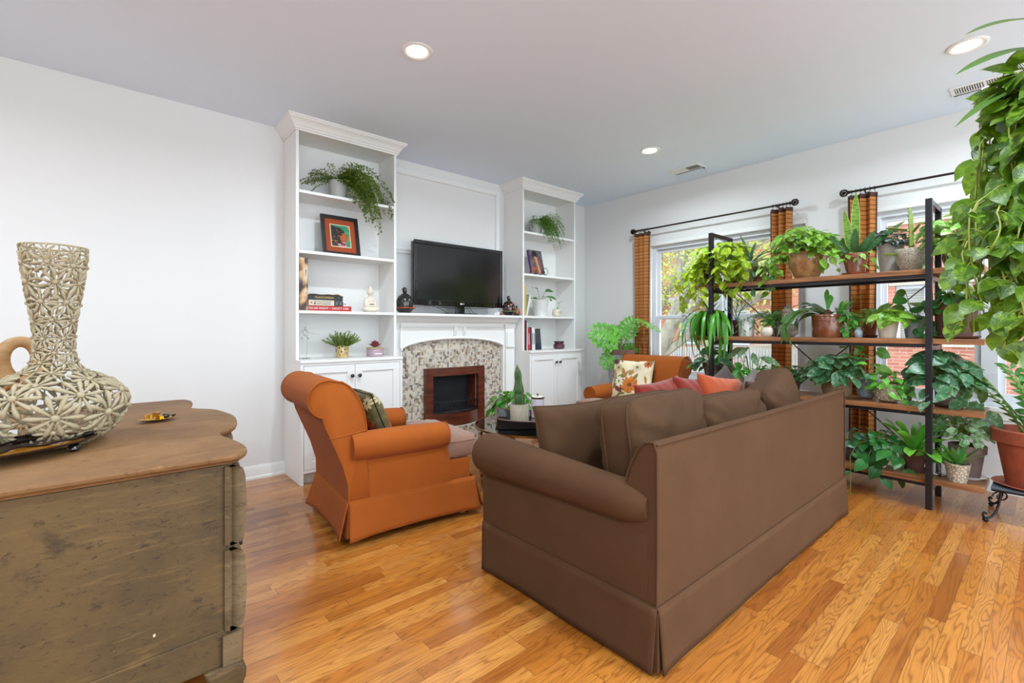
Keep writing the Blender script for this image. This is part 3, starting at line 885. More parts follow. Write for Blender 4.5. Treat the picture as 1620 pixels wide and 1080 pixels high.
# ---------------------------------------------------------------- soft furnishings
M_sofa = fabric('brown_sofa_twill', (72, 46, 27), (90, 62, 40), 900, .35, 0)
M_sofac = fabric('brown_cushion_twill', (68, 45, 27), (86, 61, 40), 900, .35, 0)
M_orange = fabric('rust_orange_chenille', (146, 72, 20), (168, 88, 28), 420, .6, .03)
M_rose = fabric('dusty_rose_twill', (132, 98, 82), (148, 112, 94), 900, .2, .25)
M_redf = fabric('brick_red_velvet', (106, 24, 14), (130, 38, 20), 900, .1, .25)
M_orf = fabric('coral_orange_velvet', (152, 60, 26), (172, 76, 36), 900, .1, .25)
M_brnf = fabric('dark_brown_velvet', (56, 38, 30), (80, 56, 44), 900, .1, .3)
M_shine = fabric('dark_satin', (50, 38, 36), (72, 56, 52), 900, .05, .1, .5)
M_bead = plain('dark_seam', (60, 44, 34), .9)
M_seamo = plain('orange_piping', (156, 76, 24), .9)

def cushion(w, h, t, edge=.0, puff=1.0, wr=.006, seed=0, n=26, box=False):
    """lying in xy (w,h), thickness z. box=True keeps a gusset of height edge"""
    mb = MB()
    def prof(u, v):
        e_ = 2.6 if not box else 3.4
        a = max(0, 1-abs(u)**e_); b = max(0, 1-abs(v)**e_)
        return (a*b)**.42
    def pos(i, j, sgn):
        u = -1+2*i/n; v = -1+2*j/n
        cu = math.copysign(abs(math.sin(u*PI/2))**1.0, u)*.35+u*.65; cv = math.copysign(abs(math.sin(v*PI/2)), v)*.35+v*.65
        # pinched sides: edges bow inward between the corners
        pin = 1-.045*puff*(1-abs(cv)**2) if not box else 1-.0*abs(cv)
        pin2 = 1-.045*puff*(1-abs(cu)**2) if not box else 1
        rc = 1
        if box:
            m_ = (abs(cu)**6+abs(cv)**6)
            rc = 1-.11*max(0, m_-1)
        x = cu*w/2*pin*rc; y = cv*h/2*pin2*rc
        p = prof(cu, cv)
        rad = math.hypot(cu, cv)
        wrk = wr*noise.noise(Vector((cu*2.6+seed, cv*2.6, sgn*2)))*p*.9 + wr*1.5*(noise.noise(Vector((math.atan2(cv, cu)*5+seed, rad*.8, sgn)))+.5*math.sin(17*math.atan2(cv, cu)+seed*3))*max(0, rad-.4)*min(1, 2.2*p)
        z = sgn*(edge/2+(t-edge)/2*p+wrk*(1 if p > 0 else 0))
        return (x, y, z)
    top = {}; vs = []; fs = []
    for j in range(n+1):
        for i in range(n+1):
            vs.append(pos(i, j, 1))
    B = len(vs)
    for j in range(n+1):
        for i in range(n+1):
            vs.append(pos(i, j, -1))
    uvs = [((k % (n+1))/n, (k//(n+1))/n) for k in range(B)]*2
    for j in range(n):
        for i in range(n):
            a = j*(n+1)+i
            fs.append((a, a+1, a+n+2, a+n+1)); fs.append((B+a+n+1, B+a+n+2, B+a+1, B+a))
    rim = [i for i in range(n)]+[j*(n+1)+n for j in range(n)]+[n*(n+1)+n-i for i in range(n)]+[(n-j)*(n+1) for j in range(n)]
    for a, b in zip(rim, rim[1:]+rim[:1]): fs.append((b, a, B+a, B+b))
    mb.add(vs, fs, uvs)
    return mb, [Vector(vs[r]) for r in rim], [Vector(vs[B+r]) for r in rim]
def place(o, loc, normal, spin=0, up=(0, 0, 1)):
    """local z -> normal, local y -> roughly up"""
    z = Vector(normal).normalized(); y = Vector(up)-z*Vector(up).dot(z); y.normalize(); x = y.cross(z)
    M = Matrix((x, y, z)).transposed().to_4x4()
    M = Matrix.Translation(loc) @ M @ Matrix.Rotation(spin, 4, 'Z')
    o.matrix_world = M
def box_cushion(name, label, loc, normal, w, h, t, edge, mat, group=None, spin=0, seed=0, cat='cushion', puff=1, parent=None):
    mb, r1, r2 = cushion(w, h, t, edge, puff, .016, seed, box=True)
    o = mb.build(name, mat, parent, angle=80); 
    place(o, loc, normal, spin)
    if not parent: tag(o, label, cat, group)
    MB().tube(r1, .0045, 6, closed=True).build('piping', mat, o); MB().tube(r2, .0045, 6, closed=True).build('piping', mat, o)
    return o
def throw(name, label, loc, normal, w, t, mat, group=None, spin=0, seed=0, h=None, pipe=None, parent=None):
    mb, r1, r2 = cushion(w, h or w, t, .004, 1.2, .006, seed)
    o = mb.build(name, mat, parent, angle=60); place(o, loc, normal, spin); tag(o, label, 'throw pillow', group)
    if pipe: MB().tube([(a+b)/2 for a, b in zip(r1, r2)], .0045, 6, closed=True).build('piping', pipe, o)
    return o

# ---------------------------------------------------------------- brown sofa (back towards the camera)
SX, SY = 2.425, .86          # centre of the back, rear plane
t = thing('sofa', 'brown skirted rolled-arm sofa seen from behind, in the middle of the room', 'sofa', (SX, SY, 0))
hw = 1.05
# back: closed section in YZ swept along x
sec = [(0, .225), (0, .50), (0, .745), (.004, .765), (.016, .772), (.045, .765), (.075, .735), (.10, .69), (.125, .62), (.14, .52), (.15, .40), (.15, .225)]
m = MB(); xs = [-hw+.004, -hw, -hw+.004]+[0]*0
L = []
nn = 30
for i in range(nn+1):
    x = -hw+2*hw*i/nn
    L.append([(x, a+.004*math.sin(x*2.1)*(1 if .3 < b < .75 else 0), b-.006*(1 if b > .7 else 0)*math.sin(PI*i/nn)) for a, b in sec])
m.loft(L)
m.build('backrest', M_sofa, t, angle=50, bevel=.006)
pth = [(-hw, .0, .235), (-hw, -.002, .5), (-hw, -.001, .74), (-hw, .012, .772), (-hw, .045, .767), (-hw, .075, .737), (-hw, .10, .69), (-hw, .125, .62)]
MB().tube(pth, .004, 6).build('piping', M_sofa, t); MB().tube([(-a, b, c) for a, b, c in pth], .004, 6).build('piping', M_sofa, t)
MB().tube([(-hw+2*hw*i/20, -.001, .766-.006*math.sin(PI*i/20)) for i in range(21)], .0035, 6).build('piping', M_sofa, t)
# base / seat deck
m = MB(); m.box(-hw+.002, hw-.002, .10, .93, .20, .30); m.build('seat_deck', M_sofa, t, smooth=False, bevel=.012)
# arms: rolled section lofted front to back; the roll shrinks and tucks in at the back post
for sg in (-1, 1):
    m = MB(); secs = []
    for i in range(26):
        v = i/25; y = .035+.905*v
        k = min(1, (v+.02)*9)**.5; r = (.068+.03*v)*(.55+.45*k)
        if v > .97: r *= .985-.25*(v-.97)/.03*.3
        zc = .545+.012*v
        ring = []
        cxr = -hw+.03-.02*k
        for a in range(22):
            th = math.radians(-168+ 318*a/21)  # from lower outside round the roll
            ring.append((cxr-r*math.sin(th+PI)*-1 if False else cxr+r*math.sin(th)*1.0+.012, y, zc+r*math.cos(th+PI)*-1))
        ring = [(p[0], p[1], p[2]) for p in ring]
        ring += [(-hw+.15, y, .48), (-hw+.16, y, .30), (-hw+.15, y, .225), (-hw+.0, y, .225), (-hw-.001, y, .34), (-hw+.0, y, .455)]
        if sg > 0: ring = [(-p[0], p[1], p[2]) for p in reversed(ring)]
        secs.append(ring)
    m.loft(secs); m.build('arm', M_sofa, t, angle=60)
# skirt
M_sk = M_sofa
def skirt(x0, x1, y0, y1, ztop, flare, mat, parent, pleat=.055, sides=('B', 'L', 'R', 'F'), zb=.012, lift=0, kk=.02, ex=.014):
    """four hanging panels with an inverted pleat gap at every corner"""
    cs = {'B': ((x0, y0), (x1, y0), (0, -1)), 'F': ((x1, y1), (x0, y1), (0, 1)), 'L': ((x0, y1), (x0, y0), (-1, 0)), 'R': ((x1, y0), (x1, y1), (1, 0))}
    for k in sides:
        (ax, ay), (bx, by), (nx, ny) = cs[k]
        ln = math.hypot(bx-ax, by-ay); dx, dy = (bx-ax)/ln, (by-ay)/ln
        ns = max(20, int(ln*40))
        def f(u, v):
            s = u*ln
            edge = min(s, ln-s)
            out = flare*v+.007*v*noise.noise(Vector((s*5+ax*3, ay*7, v)))+.004
            ext = (1 if s > ln/2 else -1)*max(0, 1-edge/.05)*ex*v
            z = ztop-(ztop-zb)*v + lift*v*math.sin(PI*u)
            kick = max(0, 1-edge/.16)**2*kk*v
            return (ax+dx*(s+ext)+nx*(out+kick), ay+dy*(s+ext)+ny*(out+kick), z)
        MB().grid(f, ns, 8).build('skirt_panel', mat, parent, solid=.006)
    for (cx_, cy_) in ((x0, y0), (x1, y0), (x1, y1), (x0, y1)):
        sx = 1 if cx_ == x0 else -1; sy = 1 if cy_ == y0 else -1
        m = MB(); m.add([(cx_+sx*.07, cy_-sy*.002, ztop-.01), (cx_-sx*.002, cy_-sy*.002, ztop-.01), (cx_-sx*.002, cy_+sy*.07, ztop-.01), (cx_+sx*.07, cy_-sy*(flare*.5), zb+.01), (cx_-sx*flare*.5, cy_-sy*flare*.5, zb+.01), (cx_-sx*(flare*.5), cy_+sy*.07, zb+.01)], [(0, 1, 4, 3), (1, 2, 5, 4)])
        m.build('pleat_liner', mat, parent, smooth=False, solid=.004)
    m = MB(); p = []
    for (ax, ay), (bx, by) in (((x0, y0), (x1, y0)), ((x1, y0), (x1, y1)), ((x1, y1), (x0, y1)), ((x0, y1), (x0, y0))): p += [(ax+(bx-ax)*i/10+0, ay+(by-ay)*i/10, ztop) for i in range(10)]
    m.tube(p, .0055, 6, closed=True); m.build('skirt_piping', mat, parent)
skirt(-hw-.003, hw+.003, -.004, .935, .228, .002, M_sofa, t, kk=.010, ex=-.012)
for x in (-hw+.08, hw-.08):
    for y in (.08, .86): MB().box(x-.03, x+.03, y-.03, y+.03, 0, .2).build('foot', plain('dark_wood_foot', (60, 40, 28), .5), t, smooth=False)
for i, x in enumerate((-.60, 0, .60)):
    mb, r1, r2 = cushion(.60, .74, .16, .12, 1, .005, i, box=True)
    o = mb.build('seat_cushion', M_sofac, t); o.location = (x, .55, .375)
    MB().tube(r1, .0045, 6, closed=True).build('piping', M_sofac, o)
# loose cushions (each its own)
box_cushion('back_cushion', 'large brown box cushion at the near end, leaning on the sofa back', (1.80, 1.115, .655), (.10, -1, .16), .66, .44, .24, .11, M_sofac, 'brown back cushions on the sofa', -.02, 1, puff=1)
box_cushion('back_cushion', 'middle brown sofa back cushion, its top just above the sofa back', (2.47, 1.13, .60), (0, -1, .2), .66, .42, .24, .11, M_sofac, 'brown back cushions on the sofa', .0, 2)
box_cushion('back_cushion', 'brown back cushion tipped up at the far right end of the sofa', (3.12, 1.135, .625), (.12, -1, .22), .60, .46, .25, .10, M_sofac, 'brown back cushions on the sofa', .22, 3)
throw('throw_pillow', 'plain brown square pillow against the near sofa arm, left of the big cushion', (1.66, 1.42, .585), (-.25, -1, .22), .46, .17, M_sofac, None, .03, 4, pipe=M_sofac)
throw('throw_pillow', 'brick red velvet pillow standing behind the middle brown cushion', (2.42, 1.44, .635), (0, -1, .3), .46, .14, M_redf, 'red and orange velvet pillows', .05, 5)
throw('throw_pillow', 'second red velvet pillow with pointed corner, right of the first red one', (2.72, 1.39, .635), (.05, -1, .35), .46, .14, M_redf, 'red and orange velvet pillows', -.10, 6)
throw('throw_pillow', 'coral orange velvet pillow peeking over the brown sofa cushions', (2.88, 1.33, .65), (-.1, -1, .3), .43, .13, M_orf, 'red and orange velvet pillows', -.15, 7)
throw('throw_pillow', 'shiny dark satin pillow at the far end of the sofa', (3.13, 1.42, .66), (0, -1, .4), .42, .13, M_shine, None, .25, 8)
throw('throw_pillow', 'dark brown velvet pillow beside the tipped sofa cushion', (3.16, 1.24, .665), (.25, -1, .25), .40, .13, M_brnf, None, .12, 9)

# ---------------------------------------------------------------- orange armchairs
def armchair(label, loc, rz):
    t = thing('armchair', label, 'armchair', loc, rz, 'orange skirted armchairs')
    HW = .335
    # back profile in xz (origin: rear of base)
    def back_ring(y, inset=0):
        c = (-.11, .782); R = .098
        pts = [(0, .22), (-.002, .316), (-.034, .43), (-.088, .56), (-.125, .65), (-.135, .69)]
        for a in range(0, 13):
            th = math.radians(245-a*(245-70)/12)
            pts.append((c[0]+R*math.cos(th), c[1]+R*math.sin(th)))
        pts += [(-.035, .868), (.004, .842), (.038, .80), (.066, .745), (.084, .685), (.094, .62), (.098, .55), (.10, .46), (.12, .22)]
        cx_, cz_ = -.02, .55
        return [(cx_+(x-cx_)*(1-inset), y, cz_+(z-cz_)*(1-inset*.6)) for x, z in pts]
    secs = []
    ys = [(-HW, .05), (-HW-.001+.012, .0)] + [(-HW+.03+(2*HW-.06)*i/12, 0) for i in range(13)] + [(HW-.011, 0), (HW, .05)]
    for y, ins in ys: secs.append(back_ring(y, ins))
    m = MB(); m.loft(secs); m.build('backrest', M_orange, t, angle=60)
    for sg in (-1, 1):
        rg = back_ring(sg*(HW-.002))
        MB().tube([p for p in rg[5:]], .0045, 6).build('piping', M_orange, t)
        MB().tube([p for p in rg[:7]], .004, 6).build('piping', M_orange, t)
        MB().tube([(-.095, sg*(HW+.001), .575), (-.03, sg*(HW+.002), .582), (.04, sg*(HW+.002), .592), (.097, sg*(HW+.001), .60)], .004, 6).build('piping', M_orange, t)
    # arms
    for sg in (-1, 1):
        m = MB(); secs = []
        for i in range(22):
            v = i/21; x = .012+.565*v
            r = .072+.006*math.sin(PI*v)
            if i == 0: r *= .9
            if i == 21: r *= .93
            zc = .518-.004*v; yc = HW-.012
            ring = []
            for a in range(20):
                th = math.radians(-150+300*a/19)
                ring.append((x, yc+r*math.sin(-th)*-1+.0, zc+r*math.cos(th)))
            # down the inside then back up outside
            ring = ring[::-1]
            ring += [(x, yc-.10, .46) if False else (x, HW-.13, .44), (x, HW-.13, .225), (x, HW, .225), (x, HW-.002, .36), (x, HW-.01, .43)][0:5]
            xs_ = x
            ring = [(xs_+(0 if z > .46 else .035*v*min(1, (.46-z)/.08)), y, z) for (_, y, z) in ring]
            # make ring monotone: outer start must meet outer end
            if sg < 0: ring = [(a, -b, c) for a, b, c in reversed(ring)]
            secs.append(ring)
        m.loft(secs); m.build('arm', M_orange, t, angle=60)
        pts = [(.58, sg*(HW-.012+.07*math.sin(a)), .514+.07*math.cos(a)) for a in [i*2*PI/24 for i in range(24)]]
        MB().tube(pts, .004, 6, closed=True).build('piping', M_orange, t)
    m = MB(); m.box(.02, .765, -HW+.012, HW-.012, .2, .345); m.build('seat_deck', M_orange, t, smooth=False, bevel=.02, seg=3)
    # T-shaped seat cushion
    def fT(u, v): pass
    mb, r1, r2 = cushion(.70, .46, .14, .10, 1, .004, 3, box=True)
    o = mb.build('seat_cushion', M_rose, t); o.location = (.45, 0, .405)
    MB().tube(r1, .0045, 6, closed=True).build('piping', M_rose, o)
    mb, r1, r2 = cushion(.24, .66, .17, .08, 1, .003, 5, box=True)
    o2 = mb.build('seat_cushion', M_rose, t); o2.location = (.70, 0, .415)
    MB().tube(r1, .0045, 6, closed=True).build('piping', M_rose, o2)
    skirt(-.0, .78, -HW, HW, .222, .035, M_orange, t, zb=.03, lift=.012)
    for x in (.05, .72):
        for y in (-HW+.04, HW-.04): MB().lathe([(.026, 0), (.030, .02), (.026, .05), (.03, .2)], 14, (x, y, 0)).build('foot', plain('light_wood_foot', (150, 118, 70), .5), t)
    return t
armchair('rust orange skirted armchair with scroll back, left, near the dresser', (1.013, 2.80, 0), math.radians(-4.5))
armchair('rust orange armchair by the window, mostly hidden behind the sofa cushions', (4.17, 2.68, 0), math.radians(183))

# floral pillows painted per vertex
def paint_attr(o, fn):
    me = o.data
    ca = me.color_attributes.new('print', 'FLOAT_COLOR', 'POINT')
    uvl = me.uv_layers[0].data; done = {}
    for lp in me.loops:
        if lp.vertex_index not in done: done[lp.vertex_index] = uvl[lp.index].uv
    for vi in range(len(me.vertices)):
        u, v = done.get(vi, (0, 0)); c = fn(u, v)
        ca.data[vi].color = c
def printmat(name, rough=.8):
    q = N(name); a = q.n('VertexColor'); a.layer_name = 'print'; q.set(a.outputs[0], rough); return q.m
M_print = printmat('printed_cloth'); M_art = printmat('printed_paper', .5)
def floral(seed, bg, flowers, petals=9):
    rg = random.Random(seed)
    FL = flowers
    blobs = [(rg.random(), rg.random(), rg.uniform(.05, .12), rg.uniform(0, PI), rg.choice([(120, 112, 60), (150, 140, 96), (96, 90, 50), (170, 120, 60), (122, 50, 36)])) for _ in range(34)]
    def fn(u, v):
        c = bg
        for (x, y, r, a, col) in blobs:
            dx, dy = u-x, v-y; px = dx*math.cos(a)+dy*math.sin(a); py = -dx*math.sin(a)+dy*math.cos(a)
            if (px/r)**2+(py/(r*.42))**2 < 1: c = col
        for (x, y, r, col, cen) in FL:
            d = math.hypot(u-x, v-y); th = math.atan2(v-y, u-x)
            if d < r*(.62+.38*abs(math.cos(th*petals/2))): c = col if d > r*.85 or abs(math.sin(th*petals/2)) < .93 else tuple(x_*.7 for x_ in col)
            if d < r*.24: c = cen
        return srgb(*c)
    return fn
def big_cushion(name, label, loc, normal, w, t_, spin, fn, seed):
    mb, r1, r2 = cushion(w, w, t_, .004, 1.2, .004, seed, n=90)
    o = mb.build(name, M_print, None, angle=60); place(o, loc, normal, spin); tag(o, label, 'throw pillow', 'floral printed pillows')
    paint_attr(o, fn)
    MB().tube([(a+b)/2 for a, b in zip(r1, r2)], .004, 6, closed=True).build('piping', M_print, o)
    return o
big_cushion('throw_pillow', 'cream floral pillow with large orange daisy on the window-side armchair', (3.97, 2.76, .635), (-1, -.25, .35), .42, .13, 0,
    floral(4, (222, 206, 172), [(.5, .38, .19, (206, 116, 36), (110, 60, 26)), (.2, .75, .13, (196, 176, 130), (90, 80, 50)), (.1, .93, .12, (96, 34, 30), (60, 20, 20)), (.88, .28, .10, (128, 44, 30), (60, 20, 20)), (.62, .78, .13, (206, 196, 160), (110, 80, 40)), (.25, .45, .11, (232, 222, 196), (120, 96, 50)), (.85, .88, .12, (180, 92, 40), (70, 40, 20))]), 21)
big_cushion('throw_pillow', 'dark floral pillow with rust daisy on the left orange armchair', (1.265, 2.80, .60), (1, -.08, .42), .36, .14, 0,
    floral(9, (88, 76, 44), [(.30, .42, .22, (176, 70, 34), (70, 30, 20)), (.7, .75, .17, (196, 176, 110), (120, 70, 30)), (.75, .25, .15, (150, 110, 60), (60, 40, 20)), (.1, .85, .13, (200, 186, 140), (90, 60, 30))]), 22)

# ---------------------------------------------------------------- round coffee table
M_brass = plain('antique_brass', (150, 112, 58), .3, 1)
M_tglass = glass('table_glass', (.80, .86, .84, 1), .0, 1.45)
t = thing('coffee_table', 'round glass coffee table with thin brass frame in front of the fireplace', 'coffee table', (2.42, 2.54, 0))
Rt = .445
MB().lathe([(0, .440), (Rt-.006, .440), (Rt-.006, .448), (0, .448)], 72).build('glass_top', M_tglass, t, angle=30)
def ring(z, R, hh=.012, w=.007):
    return MB().lathe([(R-w, z), (R, z), (R, z+hh), (R-w, z+hh), (R-w, z)], 72)
ring(.436, Rt, .0135).build('top_ring', M_brass, t, angle=30)
ring(.12, Rt-.03, .010).build('lower_ring', M_brass, t, angle=30)
MB().lathe([(0, .1225), (Rt-.037, .1225), (Rt-.037, .1285), (0, .1285)], 72).build('glass_shelf', M_tglass, t, angle=30)
for k in range(4):
    a = math.radians(-62+90*k)
    c_, s_ = (Rt-.012)*math.cos(a), (Rt-.012)*math.sin(a)
    MB().cbox((0, 0, .218), (.014, .014, .436), M=Matrix.Translation((c_, s_, 0)) @ Matrix.Rotation(a, 4, 'Z')).build('leg', M_brass, t, smooth=False, bevel=.001)
# tray
M_lacq = plain('black_tray_lacquer', (24, 18, 16), .25, coat=.5)
M_trayedge = plain('worn_wood_edge', (98, 58, 34), .4)
t = thing('serving_tray', 'black lacquered serving tray with cut-out handle on the glass table', 'tray', (2.42, 2.545, .4515), math.radians(-38))
tw, td = .27, .225
m = MB(); m.box(-tw, tw, -td, td, 0, .008); m.build('base', M_lacq, t, smooth=False, bevel=.003)
def wallc(axis, s):
    m = MB(); n = 24; vs = []; fs = []
    Ln = tw if axis == 'x' else td
    for i in range(n+1):
        a = -Ln+2*Ln*i/n
        z = (.05+.022*abs(a/Ln)**2.2) if axis == 'x' else .072+.0*a
        off = s*(td if axis == 'x' else tw)
        for o_ in (0, .009*(-s)):
            p = (a, off+o_) if axis == 'x' else (off+o_, a)
            vs += [(p[0], p[1], .004), (p[0]+(0 if axis == 'x' else s*.012), p[1]+(s*.012 if axis == 'x' else 0), z)]
    for i in range(n):
        a = 4*i; b = a+4
        fs += [(a, b, b+1, a+1), (a+2, a+3, b+3, b+2), (a+1, b+1, b+3, a+3), (a, a+2, b+2, b)]
    fs += [(0, 1, 3, 2), (4*n, 4*n+2, 4*n+3, 4*n+1)]
    m.add(vs, fs)
    e = MB().tube([((-Ln+2*Ln*i/n), s*(td+.007), .051+.022*abs((-Ln+2*Ln*i/n)/Ln)**2.2) if axis == 'x' else (s*(tw+.007), (-Ln+2*Ln*i/n), .073) for i in range(n+1)], .005, 6)
    return m, e
for ax_ in ('x', 'y'):
    for s in (-1, 1):
        w_, e_ = wallc(ax_, s); w_.build('side_wall', M_lacq, t, smooth=False); e_.build('edge_trim', M_trayedge, t)
m = MB()
for s in (-1, 1): m.tube([(s*(tw+.012), -.045+.09*i/12, .042+.010*math.sin(PI*i/12)) for i in range(13)], .006, 8); m.tube([(s*(tw+.012), -.045+.09*i/12, .040-.010*math.sin(PI*i/12)) for i in range(13)], .006, 8)
m.build('handle', plain('nickel_handle', (190, 180, 165), .35, .8), t)
# cactus in a mosaic cylinder pot
t, zs = potted('potted_cactus', 'tall single-stem cactus in pebble mosaic pot on the black tray', 2.265, 2.535, .4605, 'cyl', .068, .15, texpot('pebble_mosaic_pot', (206, 196, 172), (120, 104, 84), 130, .9))
m = MB(); secs = []
for i in range(22):
    v = i/21; z = .0+.30*v
    r = (.030+.016*math.sin(PI*min(1, v*1.5+.1)))*(1 if v < .75 else max(.12, math.cos((v-.75)/.25*PI*.49)))
    if .28 < v < .36: r *= .86
    lean = -.028*v**1.3
    ringp = []
    for k in range(32):
        a = 2*PI*k/32; rb = r*(.78+.22*abs(math.cos(a*2))**.6)
        ringp.append((rb*math.cos(a)+lean, rb*math.sin(a)*.8+lean*.3, zs+z))
    secs.append(ringp)
m.loft(secs)
m.build('cactus_stem', plain('cactus_green', (50, 88, 40), .55, var=.25, vs=30, bump=.3, bs=80), t, angle=80)
m = MB()
for k in range(4):
    a = PI/2*k
    for i in range(22):
        v = i/21; r = (.030+.016*math.sin(PI*min(1, v*1.5+.1)))*(1 if v < .75 else max(.12, math.cos((v-.75)/.25*PI*.49)))
        p = Vector((r*math.cos(a)-.028*v**1.3, r*math.sin(a)*.8-.008*v**1.3, zs+.3*v))
        m.ell(tuple(p), (.004, .004, .0045), 6, 5)
        m.tube([p, p+udir(.3, a)*.010], [.0008, .0002], 3)
m.build('spines', plain('spine_tan', (140, 130, 90), .6), t)
# lidded canister
t = thing('canister', 'frosted lilac canister with brass-rimmed lid beside the cactus', 'canister', (2.555, 2.645, .4605))
MB().lathe([(0, 0), (.046, 0), (.050, .004), (.050, .150), (.046, .152), (0, .152)], 32).build('jar', plain('frosted_lilac_glass', (206, 196, 206), .25, coat=.4), t)
MB().lathe([(.0515, .148), (.0525, .150), (.0525, .158), (.048, .160), (.0, .161)], 32).build('lid', M_brass, t)
MB().lathe([(.0, .159), (.047, .1605), (.044, .164), (0, .167)], 32).build('lid_glass', P_white, t)
MB().lathe([(0, .164), (.006, .165), (.005, .172), (.011, .178), (.009, .185), (0, .187)], 16).build('lid_knob', M_brass, t)
M_cg = glass('clear_glass', (.97, .98, .98, 1), .0, 1.45)
t = thing('glass_bell', 'small clear glass bell-shaped bottle on the tray', 'glass ornament', (2.42, 2.49, .4605))
MB().lathe([(0, 0), (.030, 0), (.032, .004), (.028, .03), (.016, .052), (.007, .064), (.006, .088), (.009, .094), (0, .097)], 24).build('bell', M_cg, t)
t = thing('glass_dish', 'small square clear glass dish at the tray edge', 'glass ornament', (2.375, 2.43, .4605))
m = MB(); m.box(-.035, .035, -.02, .02, 0, .004)
for a, b, c, d in ((-.035, .035, -.02, -.017), (-.035, .035, .017, .02), (-.035, -.032, -.017, .017), (.032, .035, -.017, .017)): m.box(a, b, c, d, .004, .026)
m.build('dish', M_cg, t, smooth=False, bevel=.001)
# terrarium bowl of plants under the table
t = thing('glass_planter', 'clear glass planter of bark and trailing leaves on the lower table shelf', 'planter', (2.36, 2.46, .1295))
MB().lathe([(0, 0), (.10, 0), (.15, .03), (.165, .075), (.155, .115), (.150, .115), (.158, .075), (.144, .034), (.098, .006), (0, .006)], 40).build('bowl', M_cg, t)
MB().lathe([(0, .007), (.096, .008), (.140, .036), (.150, .07), (.09, .082), (0, .086)], 32).build('bark', plain('bark_mulch', (92, 54, 32), .9, var=.5, vs=50, bump=1, bs=60), t)
m = MB(); rosette(m, (0, 0, .08), 16, .17, .022, LANCE, .3, 1.1, 1.1)
foliage(t, m, L_mid)
# ---------------------------------------------------------------- distressed dresser
def mat_distress(name, a, b, c, dark, grain=(3, 3, 22), chips=True):
    q = N(name); co = q.co()
    f = q.noise(co, 3.5, 5, .6); g = q.noise(q.map(co, grain), 2.2, 5, .65, .4)
    base = q.mix(q.ramp(f, [(.35, (0,0,0,1)), (.65, (1,1,1,1))]), srgb(*a), srgb(*b))
    base = q.mix(q.ramp(g, [(.55, (0,0,0,1)), (.75, (1,1,1,1))]), base, srgb(*c))
    w = q.noise(q.map(co, (grain[0]*2, grain[1]*2, grain[2]*.7)), 5, 6, .75, 1.2)
    base = q.mix(q.math('MULTIPLY', q.ramp(w, [(.55, (0,0,0,1)), (.66, (1,1,1,1))]), .8), base, srgb(*dark))
    st = q.noise(co, 6, 6, .7, .5)
    base = q.mix(q.math('MULTIPLY', q.ramp(st, [(.60, (0,0,0,1)), (.72, (1,1,1,1))]), .6), base, srgb(*dark))
    if chips:
        k = q.noise(co, 26, 2, .5)
        base = q.mix(q.ramp(k, [(.765, (0,0,0,1)), (.785, (1,1,1,1))]), base, srgb(206, 188, 160))
    q.bump(q.math('ADD', w, q.math('MULTIPLY', g, .6)), .35, .004)
    return q.set(base, .62, spec=.3)
M_dside = mat_distress('distressed_olive_paint', (94, 73, 42), (74, 58, 35), (108, 85, 50), (40, 31, 22))
M_dtop = mat_distress('bare_worn_pine_top', (134, 98, 62), (112, 80, 50), (150, 112, 72), (82, 55, 34), (3, 16, 3), False)
M_dfront = mat_distress('grey_brown_worn_drawer', (114, 95, 68), (92, 75, 52), (126, 107, 80), (48, 36, 26), chips=False)
outl = [(.30, 1.635), (.336, 1.65), (.352, 1.72), (.345, 1.83), (.325, 1.93), (.318, 2.00), (.335, 2.05), (.385, 2.10), (.41, 2.18), (.435, 2.337), (.43, 2.45), (.41, 2.58), (.385, 2.64), (.335, 2.69), (.318, 2.74), (.325, 2.81), (.345, 2.91), (.352, 3.0), (.336, 3.075), (.30, 3.09)]
def smoothc(p, it=2):
    for _ in range(it):
        q = [p[0]]
        for a, b in zip(p, p[1:]): q += [(a[0]*.75+b[0]*.25, a[1]*.75+b[1]*.25), (a[0]*.25+b[0]*.75, a[1]*.25+b[1]*.75)]
        q.append(p[-1]); p = q
    return p
oc = smoothc(outl)
DX, DY = 0.0, 2.36
t = thing('dresser', 'distressed olive dresser with bare serpentine wooden top in the left foreground', 'dresser', (0, DY, 0))
def outline(ins, lx=-.24):
    c = (.08, 2.3625)
    pts = []
    n = len(oc)
    for i, (x, y) in enumerate(oc):
        a = oc[max(0, i-1)]; b = oc[min(n-1, i+1)]
        tx, ty = b[0]-a[0], b[1]-a[1]; l = math.hypot(tx, ty) or 1
        nx, ny = ty/l, -tx/l
        if i == 0: nx, ny = .3, -1
        if i == n-1: nx, ny = .3, 1
        pts.append((x-nx*ins, y-ny*ins-DY))
    return pts+[(lx+ins*.3, 3.09-DY-ins), (lx+ins*.3, 1.635-DY+ins)]
m = MB()
secs = [[(x, y, z) for x, y in outline(i)] for i, z in ((.030, .735), (.022, .737), (.018, .744), (.010, .746), (.003, .752), (0, .760), (.002, .767), (.008, .770))]
m.loft(secs); m.build('top', M_dtop, t, angle=28)
MB().prism([(y, z) for y, z in ()] or [(0,0),(1,0),(0,1)], 'z', 0, 0) if False else None
m = MB(); ob = outline(.05); m.prism([(x-.0, y) for x, y in ob], 'z', .13, .736); m.build('carcass', M_dside, t, smooth=False)
